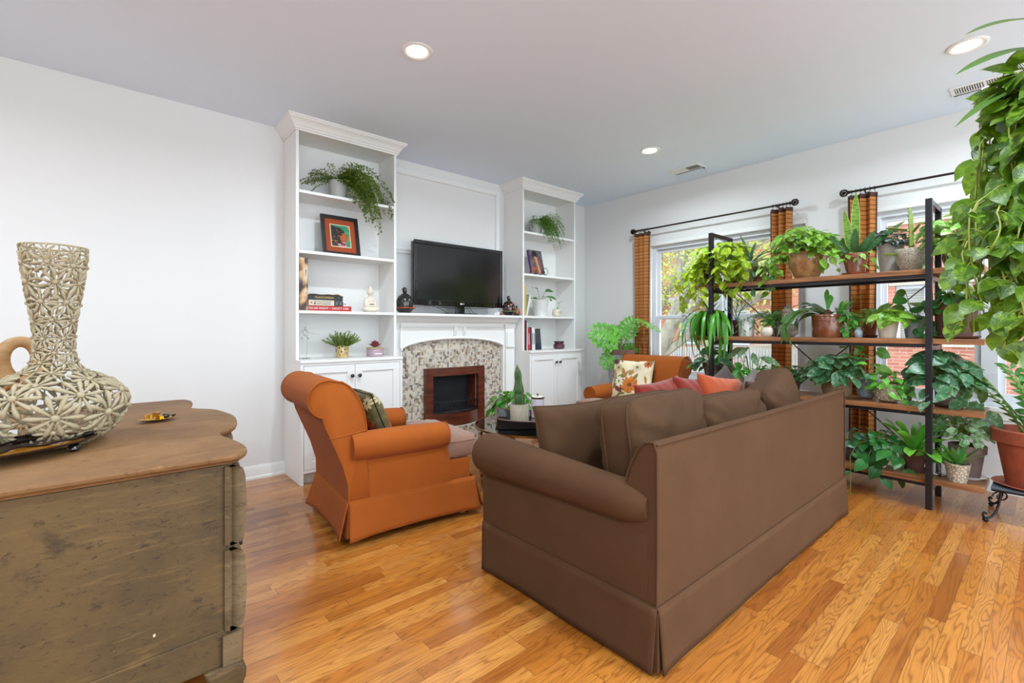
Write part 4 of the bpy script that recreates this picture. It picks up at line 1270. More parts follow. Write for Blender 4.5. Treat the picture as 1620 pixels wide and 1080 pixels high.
# side panel (towards the camera) with framing
y0 = 1.635-DY+.028
m = MB(); m.box(-.225, .285, y0, y0+.02, .20, .734); m.build('side_panel', M_dside, t, smooth=False, bevel=.002)
m = MB(); m.prism([(-.225, .125), (.285, .125), (.285, .235), (-.225, .215)], 'y', y0-.006, y0+.014); m.build('side_apron', M_dside, t, smooth=False, bevel=.003)
m = MB(); m.box(.276, .300, y0+.004, y0+.03, .125, .735); m.build('corner_stile', M_dfront, t, smooth=False, bevel=.004)
y1 = 3.09-DY-.028
m = MB(); m.box(-.225, .285, y1-.02, y1, .13, .734); m.build('side_panel', M_dside, t, smooth=False, bevel=.002)
# drawers follow the serpentine front
fc = outline(.014)[:-2]
fc = [(.330, 1.642-DY), (.338, 1.652-DY)]+[p for p in fc if 1.665-DY < p[1] < 3.06-DY]+[(.338, 3.073-DY), (.330, 3.083-DY)]
for z0, z1 in ((.492, .730), (.232, .476)):
    m = MB(); secs = []
    n = len(fc)
    for i, (x, y) in enumerate(fc):
        a = fc[max(0, i-1)]; b = fc[min(n-1, i+1)]
        tx, ty = b[0]-a[0], b[1]-a[1]; l = math.hypot(tx, ty); nx, ny = ty/l, -tx/l
        e = (.016, .005)[min(i, n-1-i)] if min(i, n-1-i) < 2 else 0
        pr = [(-.05, z0), (-.022-e, z0), (-.008-e, z0+.010), (-.001-e, z0+.034), (.003-e, (z0+z1)/2), (-.001-e, z1-.034), (-.008-e, z1-.010), (-.022-e, z1), (-.05, z1)]
        secs.append([(x+nx*o, y+ny*o, z) for o, z in pr])
    m.loft(secs); dr = m.build('drawer', M_dfront, t, angle=40)
    for yy in (-.35, .35):
        k = MB().lathe([(0, 0), (.012, 0), (.010, .012), (.018, .022), (.016, .03), (0, .034)], 18, M=Matrix.Translation((.40 if abs(yy) < .3 else .362, yy, (z0+z1)/2)) @ Matrix.Rotation(PI/2, 4, 'Y'))
        k.build('knob', M_knob, dr)
m = MB(); secs = []
for (x, y) in [fc[i] for i in range(0, len(fc))]: secs.append([(x-.06, y, .13), (x-.012, y, .13), (x-.010, y, .222), (x-.06, y, .222)])
m.loft(secs); m.build('front_apron', M_dfront, t, angle=40)
for fx, fy, sx, sy in ((.27, y0+.03, 1, -1), (.27, y1-.03, 1, 1), (-.19, y0+.03, -1, -1), (-.19, y1-.03, -1, 1)):
    m = MB(); secs = []
    for z, s, o in ((.13, .05, 0), (.10, .052, .012), (.07, .042, .022), (.035, .034, .02), (.015, .04, .028), (0, .04, .03)):
        secs.append([(fx+sx*o+s*a, fy+sy*o*.2+s*b, z) for a, b in ((-1, -1), (1, -1), (1, 1), (-1, 1))])
    m.loft(secs[::-1]); m.build('leg', M_dside, t, bevel=.008)

# ---------------------------------------------------------------- pierced daisy vase
def mat_vase():
    q = N('chipped_cream_enamel'); co = q.co()
    f = q.noise(co, 9, 4, .6)
    base = q.mix(f, srgb(180, 166, 136), srgb(156, 142, 112))
    k = q.noise(q.map(co, (1, 1, 1)), 55, 3, .55, .3)
    base = q.mix(q.ramp(k, [(.70, (0,0,0,1)), (.73, (1,1,1,1))]), base, srgb(26, 24, 24))
    q.bump(q.noise(co, 90, 2), .1, .002)
    return q.set(base, .42, spec=.4)
M_vase = mat_vase()
VP = [(0, .095), (.008, .105), (.03, .140), (.06, .165), (.10, .185), (.135, .190), (.165, .182), (.195, .155), (.22, .115), (.24, .078), (.262, .058), (.30, .050), (.36, .048), (.42, .055), (.50, .066), (.58, .076), (.65, .082)]
def vr(z): return interp([(a, b) for a, b in VP], z)
t = thing('pierced_vase', 'large cream pierced metal vase of daisy flowers on the dresser', 'vase', (-.125, 2.175, .7705))
zs_ = [z for z, _ in VP]
m = MB()
for k in range(8):
    a = 2*PI*k/8+.2
    m.tube([((vr(z)-.004)*math.cos(a), (vr(z)-.004)*math.sin(a), z) for z in [i*.65/48 for i in range(49)]], .0022, 5)
m.build('frame_wires', M_vase, t)
MB().tube([(.083*math.cos(a), .083*math.sin(a), .65) for a in [i*2*PI/40 for i in range(40)]], .003, 8, closed=True).build('rim_ring', M_vase, t)
MB().lathe([(.095, 0), (.101, .0), (.105, .006), (.100, .010), (.09, .008), (.09, 0)], 40).build('base_ring', M_vase, t)
rows = [(.022, 13, .038, 9), (.058, 10, .046, 10), (.110, 8, .073, 10), (.165, 8, .066, 10), (.207, 7, .052, 9), (.234, 6, .036, 9), (.268, 6, .032, 9), (.305, 6, .034, 9), (.350, 6, .036, 10), (.405, 6, .040, 10), (.462, 6, .044, 10), (.525, 6, .047, 10), (.590, 7, .046, 10), (.628, 9, .030, 9)]
m = MB(); rv = random.Random(5)
for ri, (z, n, R, pn) in enumerate(rows):
    for k in range(n):
        a = 2*PI*(k+.5*(ri % 2))/n + rv.uniform(-.08, .08)
        z_ = z+rv.uniform(-.006, .006)
        def P(du, dv):  # du along circumference, dv along profile
            zz = z_; st = 8; s_ = dv/st
            for _ in range(st):
                dr = (vr(zz+.003)-vr(zz-.003))/.006
                zz += s_/math.sqrt(1+dr*dr)
            zz = max(.003, min(.649, zz)); r_ = vr(zz)
            aa = a+du/max(r_, .045)
            return Vector((r_*math.cos(aa), r_*math.sin(aa), zz))
        c0 = P(0, 0)
        nrm = (P(.004, 0)-P(-.004, 0)).cross(P(0, .004)-P(0, -.004)).normalized()
        m.ell((0, 0, 0), (R*.17, R*.17, R*.13), 10, 6, M=Matrix.Translation(c0+nrm*.004) @ nrm.to_track_quat('Z', 'Y').to_matrix().to_4x4())
        ph = rv.uniform(0, 1)
        for j in range(pn):
            th = 2*PI*(j+ph)/pn
            pts = []; rad = []
            for i in range(7):
                s = R*(.14+.86*i/6)
                pts.append(P(s*math.cos(th), s*math.sin(th))+nrm*.002)
                rad.append(R*(.038, .055, .078, .102, .118, .105, .045)[i])
            m.tube(pts, rad, 6, flat=None)
m.build('daisy_lattice', M_vase, t, angle=180)

# wooden loop sculpture behind the vase
M_cwood = N('carved_tan_wood'); _f = M_cwood.noise(M_cwood.map(M_cwood.co(), (3, 3, 18)), 2, 4, .6, .5)
M_cwood.set(M_cwood.ramp(_f, [(.3, srgb(150, 110, 66)), (.7, srgb(184, 144, 96))]), .5); M_cwood = M_cwood.m
t = thing('wooden_sculpture', 'tan carved wooden loop sculpture standing behind the cream vase', 'sculpture', (-.245, 2.62, .7705))
m = MB(); pts = []; rad = []
for i in range(34):
    a = math.radians(-70+320*i/33)
    pts.append((.055*math.cos(a), .01*math.sin(2*a), .245+.085*math.sin(a))); rad.append(.026-.008*math.sin(a))
m.tube(pts, rad, 14, flat=1.2); m.lathe([(0, 0), (.06, 0), (.065, .01), (.045, .03), (.028, .07), (.024, .12), (.028, .17), (0, .175)], 24)
m.build('loop', M_cwood, t, remesh=.005)

# bronze tray with amber glass
M_bronze = plain('hammered_bronze', (74, 54, 36), .35, .8, bump=1.0, bs=140, var=.3, vs=90)
M_amber = glass('amber_glass', (.90, .50, .06, 1), .08, 1.4)
M_amberp = plain('amber_enamel', (176, 112, 18), .2, .3, coat=.8, var=.15, vs=20)
t = thing('decorative_tray', 'hammered bronze oval tray with amber glass inlay in front of the vase', 'tray', (-.205, 1.985, .7705), math.radians(28))
MB().lathe([(0, .028), (.9, .028), (1.0, .034), (1.0, .037), (.9, .031), (0, .031)], 64).build('plate', M_bronze, t)
o = t.children[0]; o.scale = (.205, .115, 1)
m = MB(); m.lathe([(0, .0312), (.85, .0312), (.87, .0335), (0, .0345)], 48); o = m.build('amber_inlay', M_amberp, t); o.scale = (.15, .042, 1); o.location = (.02, -.052, 0)
for x, y in ((.12, -.06), (-.12, -.06), (.1, .06), (-.1, .06)):
    MB().lathe([(0, 0), (.011, .002), (.016, .009), (.015, .018), (.008, .026), (0, .029)], 16, (x, y, 0)).build('ball_foot', M_gloss, t)
m = MB(); m.tube([(-.2+.38*i/30, -.055+.012*math.sin(i*.5), .039+.003*math.sin(i*.9)) for i in range(31)], .0035, 6)
for k in range(9):
    m.tube([(.045+.006*k-.02+.006*math.cos(a), .035+.016*math.sin(a), .048+.010*math.cos(a)) for a in [i*PI/6 for i in range(12)]], .0022, 5, closed=True)
m.ell((.165, -.045, .045), (.016, .010, .008), 12, 8)
m.tube([(-.1+.2*i/20, .035+.01*math.sin(i*.7), .045+.006*math.sin(i*.5)) for i in range(21)], .003, 6)
m.build('wire_vine', plain('black_iron_wire', (34, 26, 22), .4, .8), t)
# brass dish with amber trinkets
M_brassb = plain('polished_gold_brass', (184, 138, 52), .22, 1)
t = thing('trinket_dish', 'small gold leaf-shaped dish holding amber glass cubes and a dark stone', 'dish', (.165, 2.42, .7705), math.radians(25))
m = MB(); 
def dishf(u, v):
    a = 2*PI*u; r = v; k = 1+.06*math.cos(4*a)
    return (.066*r*k*math.cos(a), .042*r*k*math.sin(a), .004+.009*r**3)
m.grid(dishf, 40, 8, cu=True); m.build('dish', M_brassb, t, solid=.002)
for i, (x, y, z, a, l) in enumerate(((-.030, .008, .021, .3, 'left'), (.004, .014, .023, .5, 'right'), (.002, -.012, .013, .1, 'front'))):
    MB().box(-.010, .010, -.010, .010, -.009, .012).build('amber_cube', M_amber if i < 2 else M_brassb, t, smooth=False, bevel=.002, loc=(x, y, z), rot=(.1*i, .1, a))
MB().ell((.026, -.008, .018), (.016, .011, .011), 16, 10).build('dark_stone', M_lk, t)
MB().tube([(.03, 0, .014), (.05, .002, .016), (.066, .008, .015), (.076, .010, .014)], [.002, .002, .003, .004], 8).build('dark_twig', M_lk, t)

# ---------------------------------------------------------------- left bookcase contents (x, y world)
def sh(z): return z+.0006
t, zs = potted('potted_fern', 'maidenhair fern spilling from ribbed white pot on the top shelf, left bookcase', 1.455, 3.865, sh(2.20), 'taper', .083, .155, P_grey)
m = MB()
for i in range(62):   # mass falling to the right and forwards
    az = rr(-1.35, .15); fern_frond(m, (rr(-.03, .04), rr(-.03, .02), zs-.01), udir(rr(.5, 1.25), az), rr(.28, .60), rr(2.3, 3.6), .016, 15, .058)
for i in range(13): fern_frond(m, (0, 0, zs-.01), udir(rr(.4, 1.0), PI+rr(-.2, .35)), rr(.22, .32), rr(1.0, 1.9), .012, 13, .035)
for i in range(14): fern_frond(m, (0, 0, zs-.01), udir(rr(.7, 1.3), rr(-2.6, .5)), rr(.16, .28), rr(1.2, 2.4), .012, 12, .04)
foliage(t, m, L_fern, M_stemb)
# framed portrait
t = thing('framed_picture', 'black framed profile portrait with rust mat leaning in the left bookcase', 'picture', (1.475, 3.835, sh(1.745)))
fr_ = bpy.data.objects.new('tilt', None)
lean = math.radians(-13); w, h = .155, .345
def T4(m): return m
RM = Matrix.Translation((0, 0, .0)) @ Matrix.Rotation(lean, 4, 'X')
m = MB(); b = .030
m.box(-w, w, -.018, 0, h-b, h, M=RM); m.box(-w, w, -.018, 0, 0, b, M=RM); m.box(-w, -w+b, -.018, 0, b, h-b, M=RM); m.box(w-b, w, -.018, 0, b, h-b, M=RM)
m.box(-w+.004, w-.004, -.004, .004, .004, h-.004, M=RM)
m.build('frame', plain('black_frame', (20, 18, 18), .35, coat=.3), t, smooth=False, bevel=.002)
MB().box(-w+b, w-b, -.007, -.0045, b, h-b, M=RM).build('mat_board', plain('rust_mat', (158, 68, 28), .8), t, smooth=False)
MB().box(-.083, .083, -.0085, -.0072, .075, h-.075, M=RM).build('cream_bevel', plain('cream_card', (226, 212, 180), .7), t, smooth=False)
m = MB(); m.grid(lambda u, v: tuple(RM @ Vector((-.077+.154*u, -.0092, .081+(h-.162)*v))), 90, 100); o = m.build('artwork', M_art, t, smooth=False)
ra = random.Random(2); bl = [(ra.uniform(0, .62), ra.uniform(.05, .95), ra.uniform(.012, .03), ra.choice([(176, 96, 40), (150, 60, 40), (190, 140, 70), (110, 40, 40)])) for _ in range(44)]
def art(u, v):
    n_ = noise.noise(Vector((u*5, v*7, 0)))
    c = (46+30*n_, 140+30*n_, 100+20*n_)
    if u > .88 and v > .86: c = (170, 140, 60)
    if v < .30 and (.30 < u < .80) and abs(u-.3-(.32-v)*1.2) < .25: c = (206, 128, 148)
    # face: profile to the right
    fx = interp([(.22, .78), (.26, .86), (.33, .90), (.38, .93), (.42, .90), (.46, .96), (.52, .90), (.58, .84), (.68, .74), (.80, .60)], v)
    if .22 < v < .74 and u < fx and u > .40-(v-.22)*.1: c = (168+20*n_, 84+20*n_, 36)
    hb = interp([(0, .30), (.1, .80), (.2, .55), (.35, .46), (.5, .44), (.55, .60), (.68, .72), (.78, .68), (.88, .52), (.93, .2), (1, 0)], v)
    if u < hb and not (v < .14 and .28 < u < .5):
        c = (26, 20, 20)
        for (x, y, r, k) in bl:
            if math.hypot(u-x, (v-y)) < r: c = k
    return srgb(*[max(0, min(255, x)) for x in c])
paint_attr(o, art)
MB().box(-.1, .1, .06, .064, 0, .2).build('easel_back', M_black, t, smooth=False)
# standing photo book
M_photo = N('sepia_photo_spine'); _n = M_photo.noise(M_photo.map(M_photo.co(), (1, 1, .6)), 14, 2, .4)
M_photo.set(M_photo.ramp(_n, [(.36, srgb(40, 26, 16)), (.46, srgb(84, 56, 34)), (.52, srgb(188, 140, 86)), (.62, srgb(222, 196, 160)), (.7, srgb(60, 40, 26))]), .35); M_photo = M_photo.m
M_page = plain('book_pages', (226, 218, 200), .9)
def book(label, x, y, z, w, d, h, mt, group, spine=None, spc=M_wht, size=.014, flat=False, rz=0, tilt=0, name='book'):
    """upright: w thickness along x, d depth, h height, spine at -y. flat: w length along x (spine), d depth, h thickness"""
    t = thing(name, label, 'book', (x, y, z), rz, group)
    t.rotation_euler = (0, tilt, rz)
    c = .0025
    if not flat:
        m = MB(); m.box(0, c, 0, d, 0, h); m.box(w-c, w, 0, d, 0, h); m.box(c, w-c, 0, c, 0, h)
        m.build('cover', mt, t, smooth=False, bevel=.0008)
        MB().box(c, w-c, c, d-.004, .003, h-.003).build('pages', M_page, t, smooth=False)
        if spine: text(spine, 'spine_title', spc, t, (w/2, -.0004, h*.52), (PI/2, PI/2, 0), size)
    else:
        m = MB(); m.box(0, w, 0, d, 0, c); m.box(0, w, 0, d, h-c, h); m.box(0, w, 0, c, c, h-c)
        m.build('cover', mt, t, smooth=False, bevel=.0008)
        MB().box(.003, w-.003, c, d-.004, c, h-c).build('pages', M_page, t, smooth=False)
        if spine:
            for i, sline in enumerate(spine.split('|')):
                n_ = len(spine.split('|')); text(sline, 'spine_title', spc, t, (w*.46 if n_ == 1 else w*.44, -.0004, h*((.5) if n_ == 1 else .68-.38*i)), (PI/2, 0, 0), size)
    return t
ZB = sh(1.29)
b_ = book('tall sepia photo book standing at the left end of the third shelf', 1.112, 3.735, ZB, .062, .24, .40, M_photo, 'books in the left bookcase')
m = MB(); 
for (x0_, z0_, x1_, z1_) in ((.014, .30, .030, .19), (.028, .34, .058, .20), (.036, .37, .060, .28), (.040, .14, .058, .09)): m.tube([(x0_, -.0008, z0_), (x1_, -.0008, z1_)], .0014, 4)
m.build('white_lines', M_wht, b_)
M_redc = plain('red_book_cloth', (178, 24, 18), .4); M_blk = plain('black_book_cover', (28, 28, 28), .4); M_crm = plain('cream_book_cover', (214, 204, 184), .5)
M_gold = plain('gold_foil', (196, 160, 82), .35, .6)
book('red book with white spine lettering at the bottom of the stack', 1.182, 3.745, ZB, .335, .23, .040, M_redc, 'books in the left bookcase', 'OSCAR NIGHT ~ VANITY FAIR', M_wht, .0235, True)
b_ = book('cream and black sketch book in the middle of the stack', 1.182, 3.745, ZB+.0405, .262, .23, .043, M_crm, 'books in the left bookcase', 'HOLLYWOOD|SKETCHBOOK', M_blk, .0165, True)
MB().box(.196, .2635, -.0012, .001, .0005, .0425).build('black_spine_block', M_blk, b_, smooth=False)
m = MB(); m.box(.206, .226, -.002, -.0012, .008, .035); m.box(.236, .256, -.002, -.0012, .008, .035); m.build('grey_pictures', plain('grey_print', (92, 102, 112), .5), b_, smooth=False)
m = MB(); m.lathe([(0, 0), (.008, 0), (.008, .001), (0, .001)], 16, M=Matrix.Translation((.022, -.0001, .022)) @ Matrix.Rotation(PI/2, 4, 'X')); m.build('orange_dot', plain('orange_print', (190, 110, 60), .5), b_)
m = MB(); m.prism([(.038, .010), (.056, .008), (.050, .02), (.052, .034), (.044, .036), (.046, .022)], 'y', -.0012, 0); m.build('black_bird_mark', M_blk, b_, smooth=False)
b_ = book('black plant book with gold title on top of the stack', 1.180, 3.745, ZB+.084, .268, .22, .038, M_blk, 'books in the left bookcase', 'PLANTOPEDIA', M_gold, .0225, True)
m = MB(); m.tube([(.225, -.0008, .02), (.235, -.0008, .023), (.245, -.0008, .018)], .001, 4); m.build('leaf_mark', M_gold, b_)
t = thing('brass_ornament', 'flat gold filigree ornament lying on the black plant book', 'ornament', (1.31, 3.80, ZB+.1225))
m = MB()
for k in range(12): m.ell((-.10+.018*k, .0, .0055+.002*math.sin(k)), (.011, .012, .0055), 10, 6)
m.lathe([(0, 0), (.02, 0), (.022, .006), (.012, .014), (0, .015)], 16, (.115, 0, 0)); m.lathe([(0, 0), (.02, .002), (.012, .012), (0, .013)], 16, (.10, .004, 0))
m.build('filigree', plain('aged_gold', (140, 106, 58), .35, .7), t)
t = thing('matchbox', 'small white box with a red dot behind the cream book', 'box', (1.462, 3.77, ZB+.0405))
MB().box(0, .024, 0, .06, 0, .034).build('box', P_white, t, smooth=False, bevel=.001)
MB().lathe([(0, 0), (.006, 0), (.006, .0006), (0, .0006)], 16, M=Matrix.Translation((.012, 0, .018)) @ Matrix.Rotation(PI/2, 4, 'X')).build('red_dot', M_redc, t)
# white seated figure
M_ivory = plain('ivory_resin', (226, 214, 196), .5, var=.06, vs=30)
t = thing('seated_statue', 'small ivory seated meditating statue in the left bookcase', 'statue', (1.715, 3.83, ZB))
m = MB()
m.ell((0, 0, .022), (.078, .05, .023), 20, 10); m.ell((-.04, -.02, .028), (.036, .03, .018)); m.ell((.04, -.02, .028), (.036, .03, .018))
m.ell((0, 0, .075), (.040, .028, .048)); m.ell((0, 0, .105), (.050, .028, .026)); m.ell((-.045, -.005, .075), (.014, .018, .038)); m.ell((.045, -.005, .075), (.014, .018, .038))
m.ell((-.022, -.03, .055), (.026, .013, .011)); m.ell((.022, -.03, .055), (.026, .013, .011)); m.ell((0, 0, .135), (.015, .015, .02)); m.ell((0, -.002, .172), (.027, .028, .034)); m.ell((0, .002, .206), (.018, .018, .014)); m.ell((0, .002, .219), (.009, .009, .010))
m.ell((-.028, 0, .168), (.005, .008, .016)); m.ell((.028, 0, .168), (.005, .008, .016)); m.ell((0, -.031, .170), (.004, .006, .008))
m.build('figure', M_ivory, t, remesh=.0035)
m = MB(); m.tube([(-.020, -.0345, .066), (-.008, -.040, .068), (0, -.041, .066), (.01, -.040, .069), (.020, -.0345, .066)], .003, 5); m.build('dark_hand_line', M_lk, t)
# lower shelf (counter)
ZC = sh(.917)
M_cglass = glass('figurine_glass', (.98, .98, .98, 1), 0, 1.35)
t = thing('glass_figurine', 'clear glass dancer figurine with outstretched arms on the left counter', 'figurine', (1.175, 3.80, ZC))
m = MB(); m.lathe([(0, 0), (.04, 0), (.042, .004), (.02, .008), (0, .010)], 24); m.tube([(0, 0, .006), (.003, 0, .07), (0, 0, .14), (.002, 0, .18)], [.010, .012, .013, .015], 12); m.ell((0, 0, .205), (.017, .012, .03)); m.lathe([(.034, .155), (.012, .178), (.0, .18)], 20); m.ell((0, 0, .255), (.011, .012, .014))
m.tube([(0, 0, .225), (.03, 0, .205), (.07, 0, .196), (.105, 0, .188)], [.006, .005, .004, .003], 8); m.tube([(0, 0, .225), (-.03, 0, .205), (-.05, 0, .19), (-.075, 0, .196)], [.006, .005, .004, .003], 8)
m.tube([(0, 0, .27), (.004, 0, .285), (-.006, 0, .292)], [.005, .004, .002], 8)
m.build('dancer', M_cglass, t)
M_gpot = N('gold_scroll_pot'); _v = M_gpot.n('TexVoronoi', Scale=38.); M_gpot.l(M_gpot.co(), _v.inputs['Vector'])
M_gpot.set(M_gpot.ramp(_v.outputs[0], [(.25, srgb(72, 56, 44)), (.36, srgb(214, 190, 136)), (.7, srgb(188, 160, 100))]), .35, .2, coat=.3); M_gpot = M_gpot.m
t, zs = potted('potted_succulent', 'bushy green spiky succulent in gold patterned pot on the left counter', 1.462, 3.80, ZC, 'cyl', .052, .098, M_gpot)
m = MB()
for i in range(70):
    az = rr(0, 6.28); el = rr(.15, 1.35); l = rr(.07, .14)*(1.15-.3*math.sin(el)); d = udir(el, az)
    pts = [Vector((0, 0, zs))+Vector((d.x*.02, d.y*.02, 0))+d*l*s+Vector((0, 0, .02*s*s)) for s in (0, .25, .5, .75, 1)]
    for a, b in zip(pts, pts[1:]):
        for q in range(7):
            p = a.lerp(b, q/7); dd = (d+udir(rr(-.9, .9), rr(0, 6.28))*.9).normalized()
            leaf(m, p, dd, (rr(-1, 1), rr(-1, 1), 1), rr(.014, .022), .008, LANCE, -.3, .3, 2)
    m.tube(pts, .003, 4, 1)
foliage(t, m, L_succ, plain('succ_stem', (98, 116, 50), .6))
t = thing('candle_jar', 'lilac glass candle jar with cork lid and pink artificial succulent', 'candle', (1.745, 3.80, ZC))
MB().lathe([(0, 0), (.066, 0), (.070, .004), (.070, .060), (.066, .062), (0, .062)], 36).build('jar', plain('lilac_frosted', (176, 150, 162), .3, coat=.4), t)
MB().lathe([(0, .062), (.071, .063), (.072, .072), (.068, .075), (0, .075)], 36).build('cork_lid', plain('cork_lid', (184, 158, 124), .6), t)
MB().box(-.03, .03, -.0712, -.0695, .02, .028).build('label_mark', P_white, t, smooth=False)
m = MB()
for ring_, (n_, el, l) in enumerate(((11, .25, .062), (9, .6, .056), (7, .95, .048), (5, 1.25, .04))):
    for k in range(n_): az = 2*PI*(k+.5*ring_)/n_; leaf(m, (0, 0, .076+.006*ring_), udir(el, az), (-math.cos(az), -math.sin(az), 1), l, .026, PADDLE, -.7, .4, 5)
foliage(t, m, L_pink, M_stem, 'succulent_petals')

# ---------------------------------------------------------------- right bookcase contents
t, zs = potted('potted_fern', 'small asparagus fern trailing from a grey pot on the top shelf, right bookcase', 3.70, 3.865, sh(2.20), 'taper', .085, .165, P_grey)
m = MB()
for i in range(64):
    az = rr(-1.7, .2); fern_frond(m, (rr(-.02, .05), rr(-.04, .02), zs-.01), udir(rr(.4, 1.2), az), rr(.22, .46), rr(2.5, 3.6), .011, 14, .04)
for i in range(12): fern_frond(m, (0, 0, zs-.01), udir(rr(.5, 1.3), rr(-2.6, .6)), rr(.14, .22), rr(1.4, 2.4), .011, 11, .03)
foliage(t, m, L_fern2, M_stem)
t = thing('book', 'purple-spined book with portrait cover held on a black wire easel', 'book', (3.70, 3.83, sh(1.745)+.03))
RM = Matrix.Rotation(math.radians(-14), 4, 'X')
m = MB(); m.box(-.10, .10, -.014, -.0115, 0, .27, M=RM); m.box(-.10, .10, .0115, .014, 0, .27, M=RM); m.box(-.1025, -.10, -.014, .014, 0, .27, M=RM); m.build('cover', plain('purple_cloth', (84, 42, 120), .5), t, smooth=False)
MB().box(-.10, .097, -.0115, .0115, .003, .267, M=RM).build('pages', M_page, t, smooth=False)
m = MB(); m.grid(lambda u, v: tuple(RM @ Vector((-.10+.2*u, -.0146, .27*v))), 50, 60); o = m.build('cover_picture', M_art, t, smooth=False)
def cov(u, v):
    n_ = noise.noise(Vector((u*4, v*5, 3)))
    c = (92+30*n_, 88+30*n_, 92+30*n_)
    if math.hypot((u-.42)/.22, (v-.78)/.2) < 1: c = (30, 26, 30)
    d = abs(u-(.45+.25*(.75-v))); 
    if v < .72 and d < .2: c = (176-60*d*4, 112-50*d*4, 84-40*d*4)
    if v < .72 and .02 < d < .05: c = (220, 176, 150)
    if v < .25 and u < .5: c = (150, 90, 60)
    return srgb(*[max(0, min(255, x)) for x in c])
paint_attr(o, cov)
t = thing('book_easel', 'black scrolled wire easel holding the purple-spined book', 'easel', (3.70, 3.83, sh(1.745)))
m = MB()
for s in (-1, 1):
    m.tube([(s*.055, .09, .002), (s*.05, .05, .12), (s*.04, .028, .16)], .0028, 6)
    sp = [(s*(.055+.022*math.cos(a)*(1-i/40)), -.032-.004, .040+.022*math.sin(a)*(1-i/40)) for i, a in enumerate([k*.38 for k in range(22)])]
    m.tube(sp, .003, 6)
    m.tube([(s*.055, -.036, .022), (s*.07, -.045, .010), (s*.085, -.05, .0035), (s*.095, -.05, .012)], .003, 6); m.tube([(s*.05, .09, .0025), (s*.05, -.0, .02), (s*.055, -.03, .02)], .003, 6)
m.tube([(-.06, .0, .020), (.06, .0, .020)], .003, 6); m.tube([(-.045, .06, .09), (.045, .06, .09)], .0028, 6)
m.tube([(.085+.035*math.cos(a), -.04, .055+.038*math.sin(a)) for a in [i*PI/10 for i in range(20)]], .003, 6, closed=True)
m.build('wire', M_black, t)
M_yel = plain('mustard_book', (186, 170, 84), .6); M_wbk = plain('white_book', (222, 222, 218), .5); M_grnb = plain('sage_green_edge', (120, 140, 110), .6)
G_ = 'books in the right bookcase'
book('tall mustard yellow book standing alone on the shelf, right bookcase', 3.398, 3.735, ZB, .040, .22, .33, M_yel, G_, 'GARDENS' if False else None)
book('white book with green edge leaning beside the mustard book', 3.446, 3.75, ZB, .022, .18, .235, M_wbk, G_, tilt=math.radians(14))
book('thin sage green booklet leaning behind the white book', 3.472, 3.80, ZB, .006, .16, .245, M_grnb, G_, tilt=math.radians(15))
t, zs = potted('potted_plant', 'glossy round-leaved plant in faceted white pot, right bookcase', 3.745, 3.835, ZB, 'taper', .098, .185, P_white)
m = MB()
for az, el, l, L, W in ((2.4, .55, .10, .085, .05), (1.6, 1.3, .16, .10, .062), (-.3, 1.1, .14, .12, .085), (-.9, .7, .10, .12, .085), (.1, .55, .14, .11, .08), (-1.6, .9, .08, .09, .06), (3.0, .9, .06, .06, .04)):
    p = Vector((0, 0, zs)); q = p+udir(el, az)*l
    stem(m, p, q, .003, 1, .01); leaf(m, q, udir(el-.8, az), (0, -.6, 1), L, W, OVAL, .7, .12, 7)
foliage(t, m, L_deep)
t, zs = potted('potted_sprout', 'tiny sprout in a round ivory pot with brown swirl beside the white pot', 3.965, 3.79, ZB, 'round', .052, .085, M_ivory)
m = MB(); stem(m, (0, 0, zs), (.03, 0, zs+.07), .003, 1); m.tube([(.03, 0, zs+.07), (.055, -.01, zs+.10), (.075, -.02, zs+.115)], .002, 5, 1); m.tube([(0, 0, zs), (-.03, -.01, zs+.02), (-.045, -.02, zs+.035)], .002, 5, 1)
leaf(m, (.03, 0, zs+.07), (-.3, 0, .8), (0, -1, .3), .04, .015, LANCE, .3); leaf(m, (0, 0, zs+.01), (.5, -.2, .5), (0, -.5, 1), .04, .018, LANCE, .3)
foliage(t, m, L_mid)
m = MB(); 
for r0_ in (.024, .017, .009): m.tube([(r0_*math.cos(a), -.0505+.006*(r0_/.024)**2, .045+r0_*math.sin(a)) for a in [i*PI/10 for i in range(20)]], .002, 5, closed=True)
m.build('brown_swirl', plain('brown_swirl', (120, 92, 78), .5), t)
x = 3.398
for (lab, w, h, mt, sp, sc) in (('pink-red tall book first from the left on the lower shelf, right bookcase', .024, .318, plain('pink_red_cover', (176, 46, 66), .4), None, None),
        ('dark teal tall book with gold title next to the pink-red one', .026, .325, plain('dark_teal_cover', (30, 42, 50), .4), 'BOTANY' if False else None, None),
        ('slim white book between the dark tall book and the red book', .012, .30, M_wbk, None, None)):
    book(lab, x, 3.74, ZC, w, .22, h, mt, G_); x += w+.001
for (lab, w, h, mt, tl) in (('crimson book leaning in the middle of the lower shelf', .040, .245, plain('crimson_cover', (182, 42, 58), .4), -.03),
        ('dark blue paperback right of the crimson book', .022, .25, plain('navy_cover', (28, 58, 84), .4), -.03),
        ('white paperback with dark marks right of the navy one', .022, .25, M_wbk, -.03), ('second white paperback before the black frame', .022, .245, P_white, -.03)):
    b_ = book(lab, x+.006, 3.745, ZC, w, .2, h, mt, G_, tilt=tl)
    m = MB(); m.box(w*.3, w*.7, -.0008, 0, h*.25, h*.75); m.build('spine_lettering', {0.040: plain('pale_lettering', (220, 150, 150), .5)}.get(w, plain('dark_lettering', (50, 62, 84), .5)), b_, smooth=False)
    x += w+.002
t = thing('photo_frame', 'black glass photo frame standing at the right of the books', 'picture frame', (x+.012, 3.78, ZC))
RM = Matrix.Rotation(math.radians(-6), 4, 'X')
MB().box(0, .125, 0, .012, 0, .235, M=RM).build('frame', M_blk, t, smooth=False, bevel=.002)
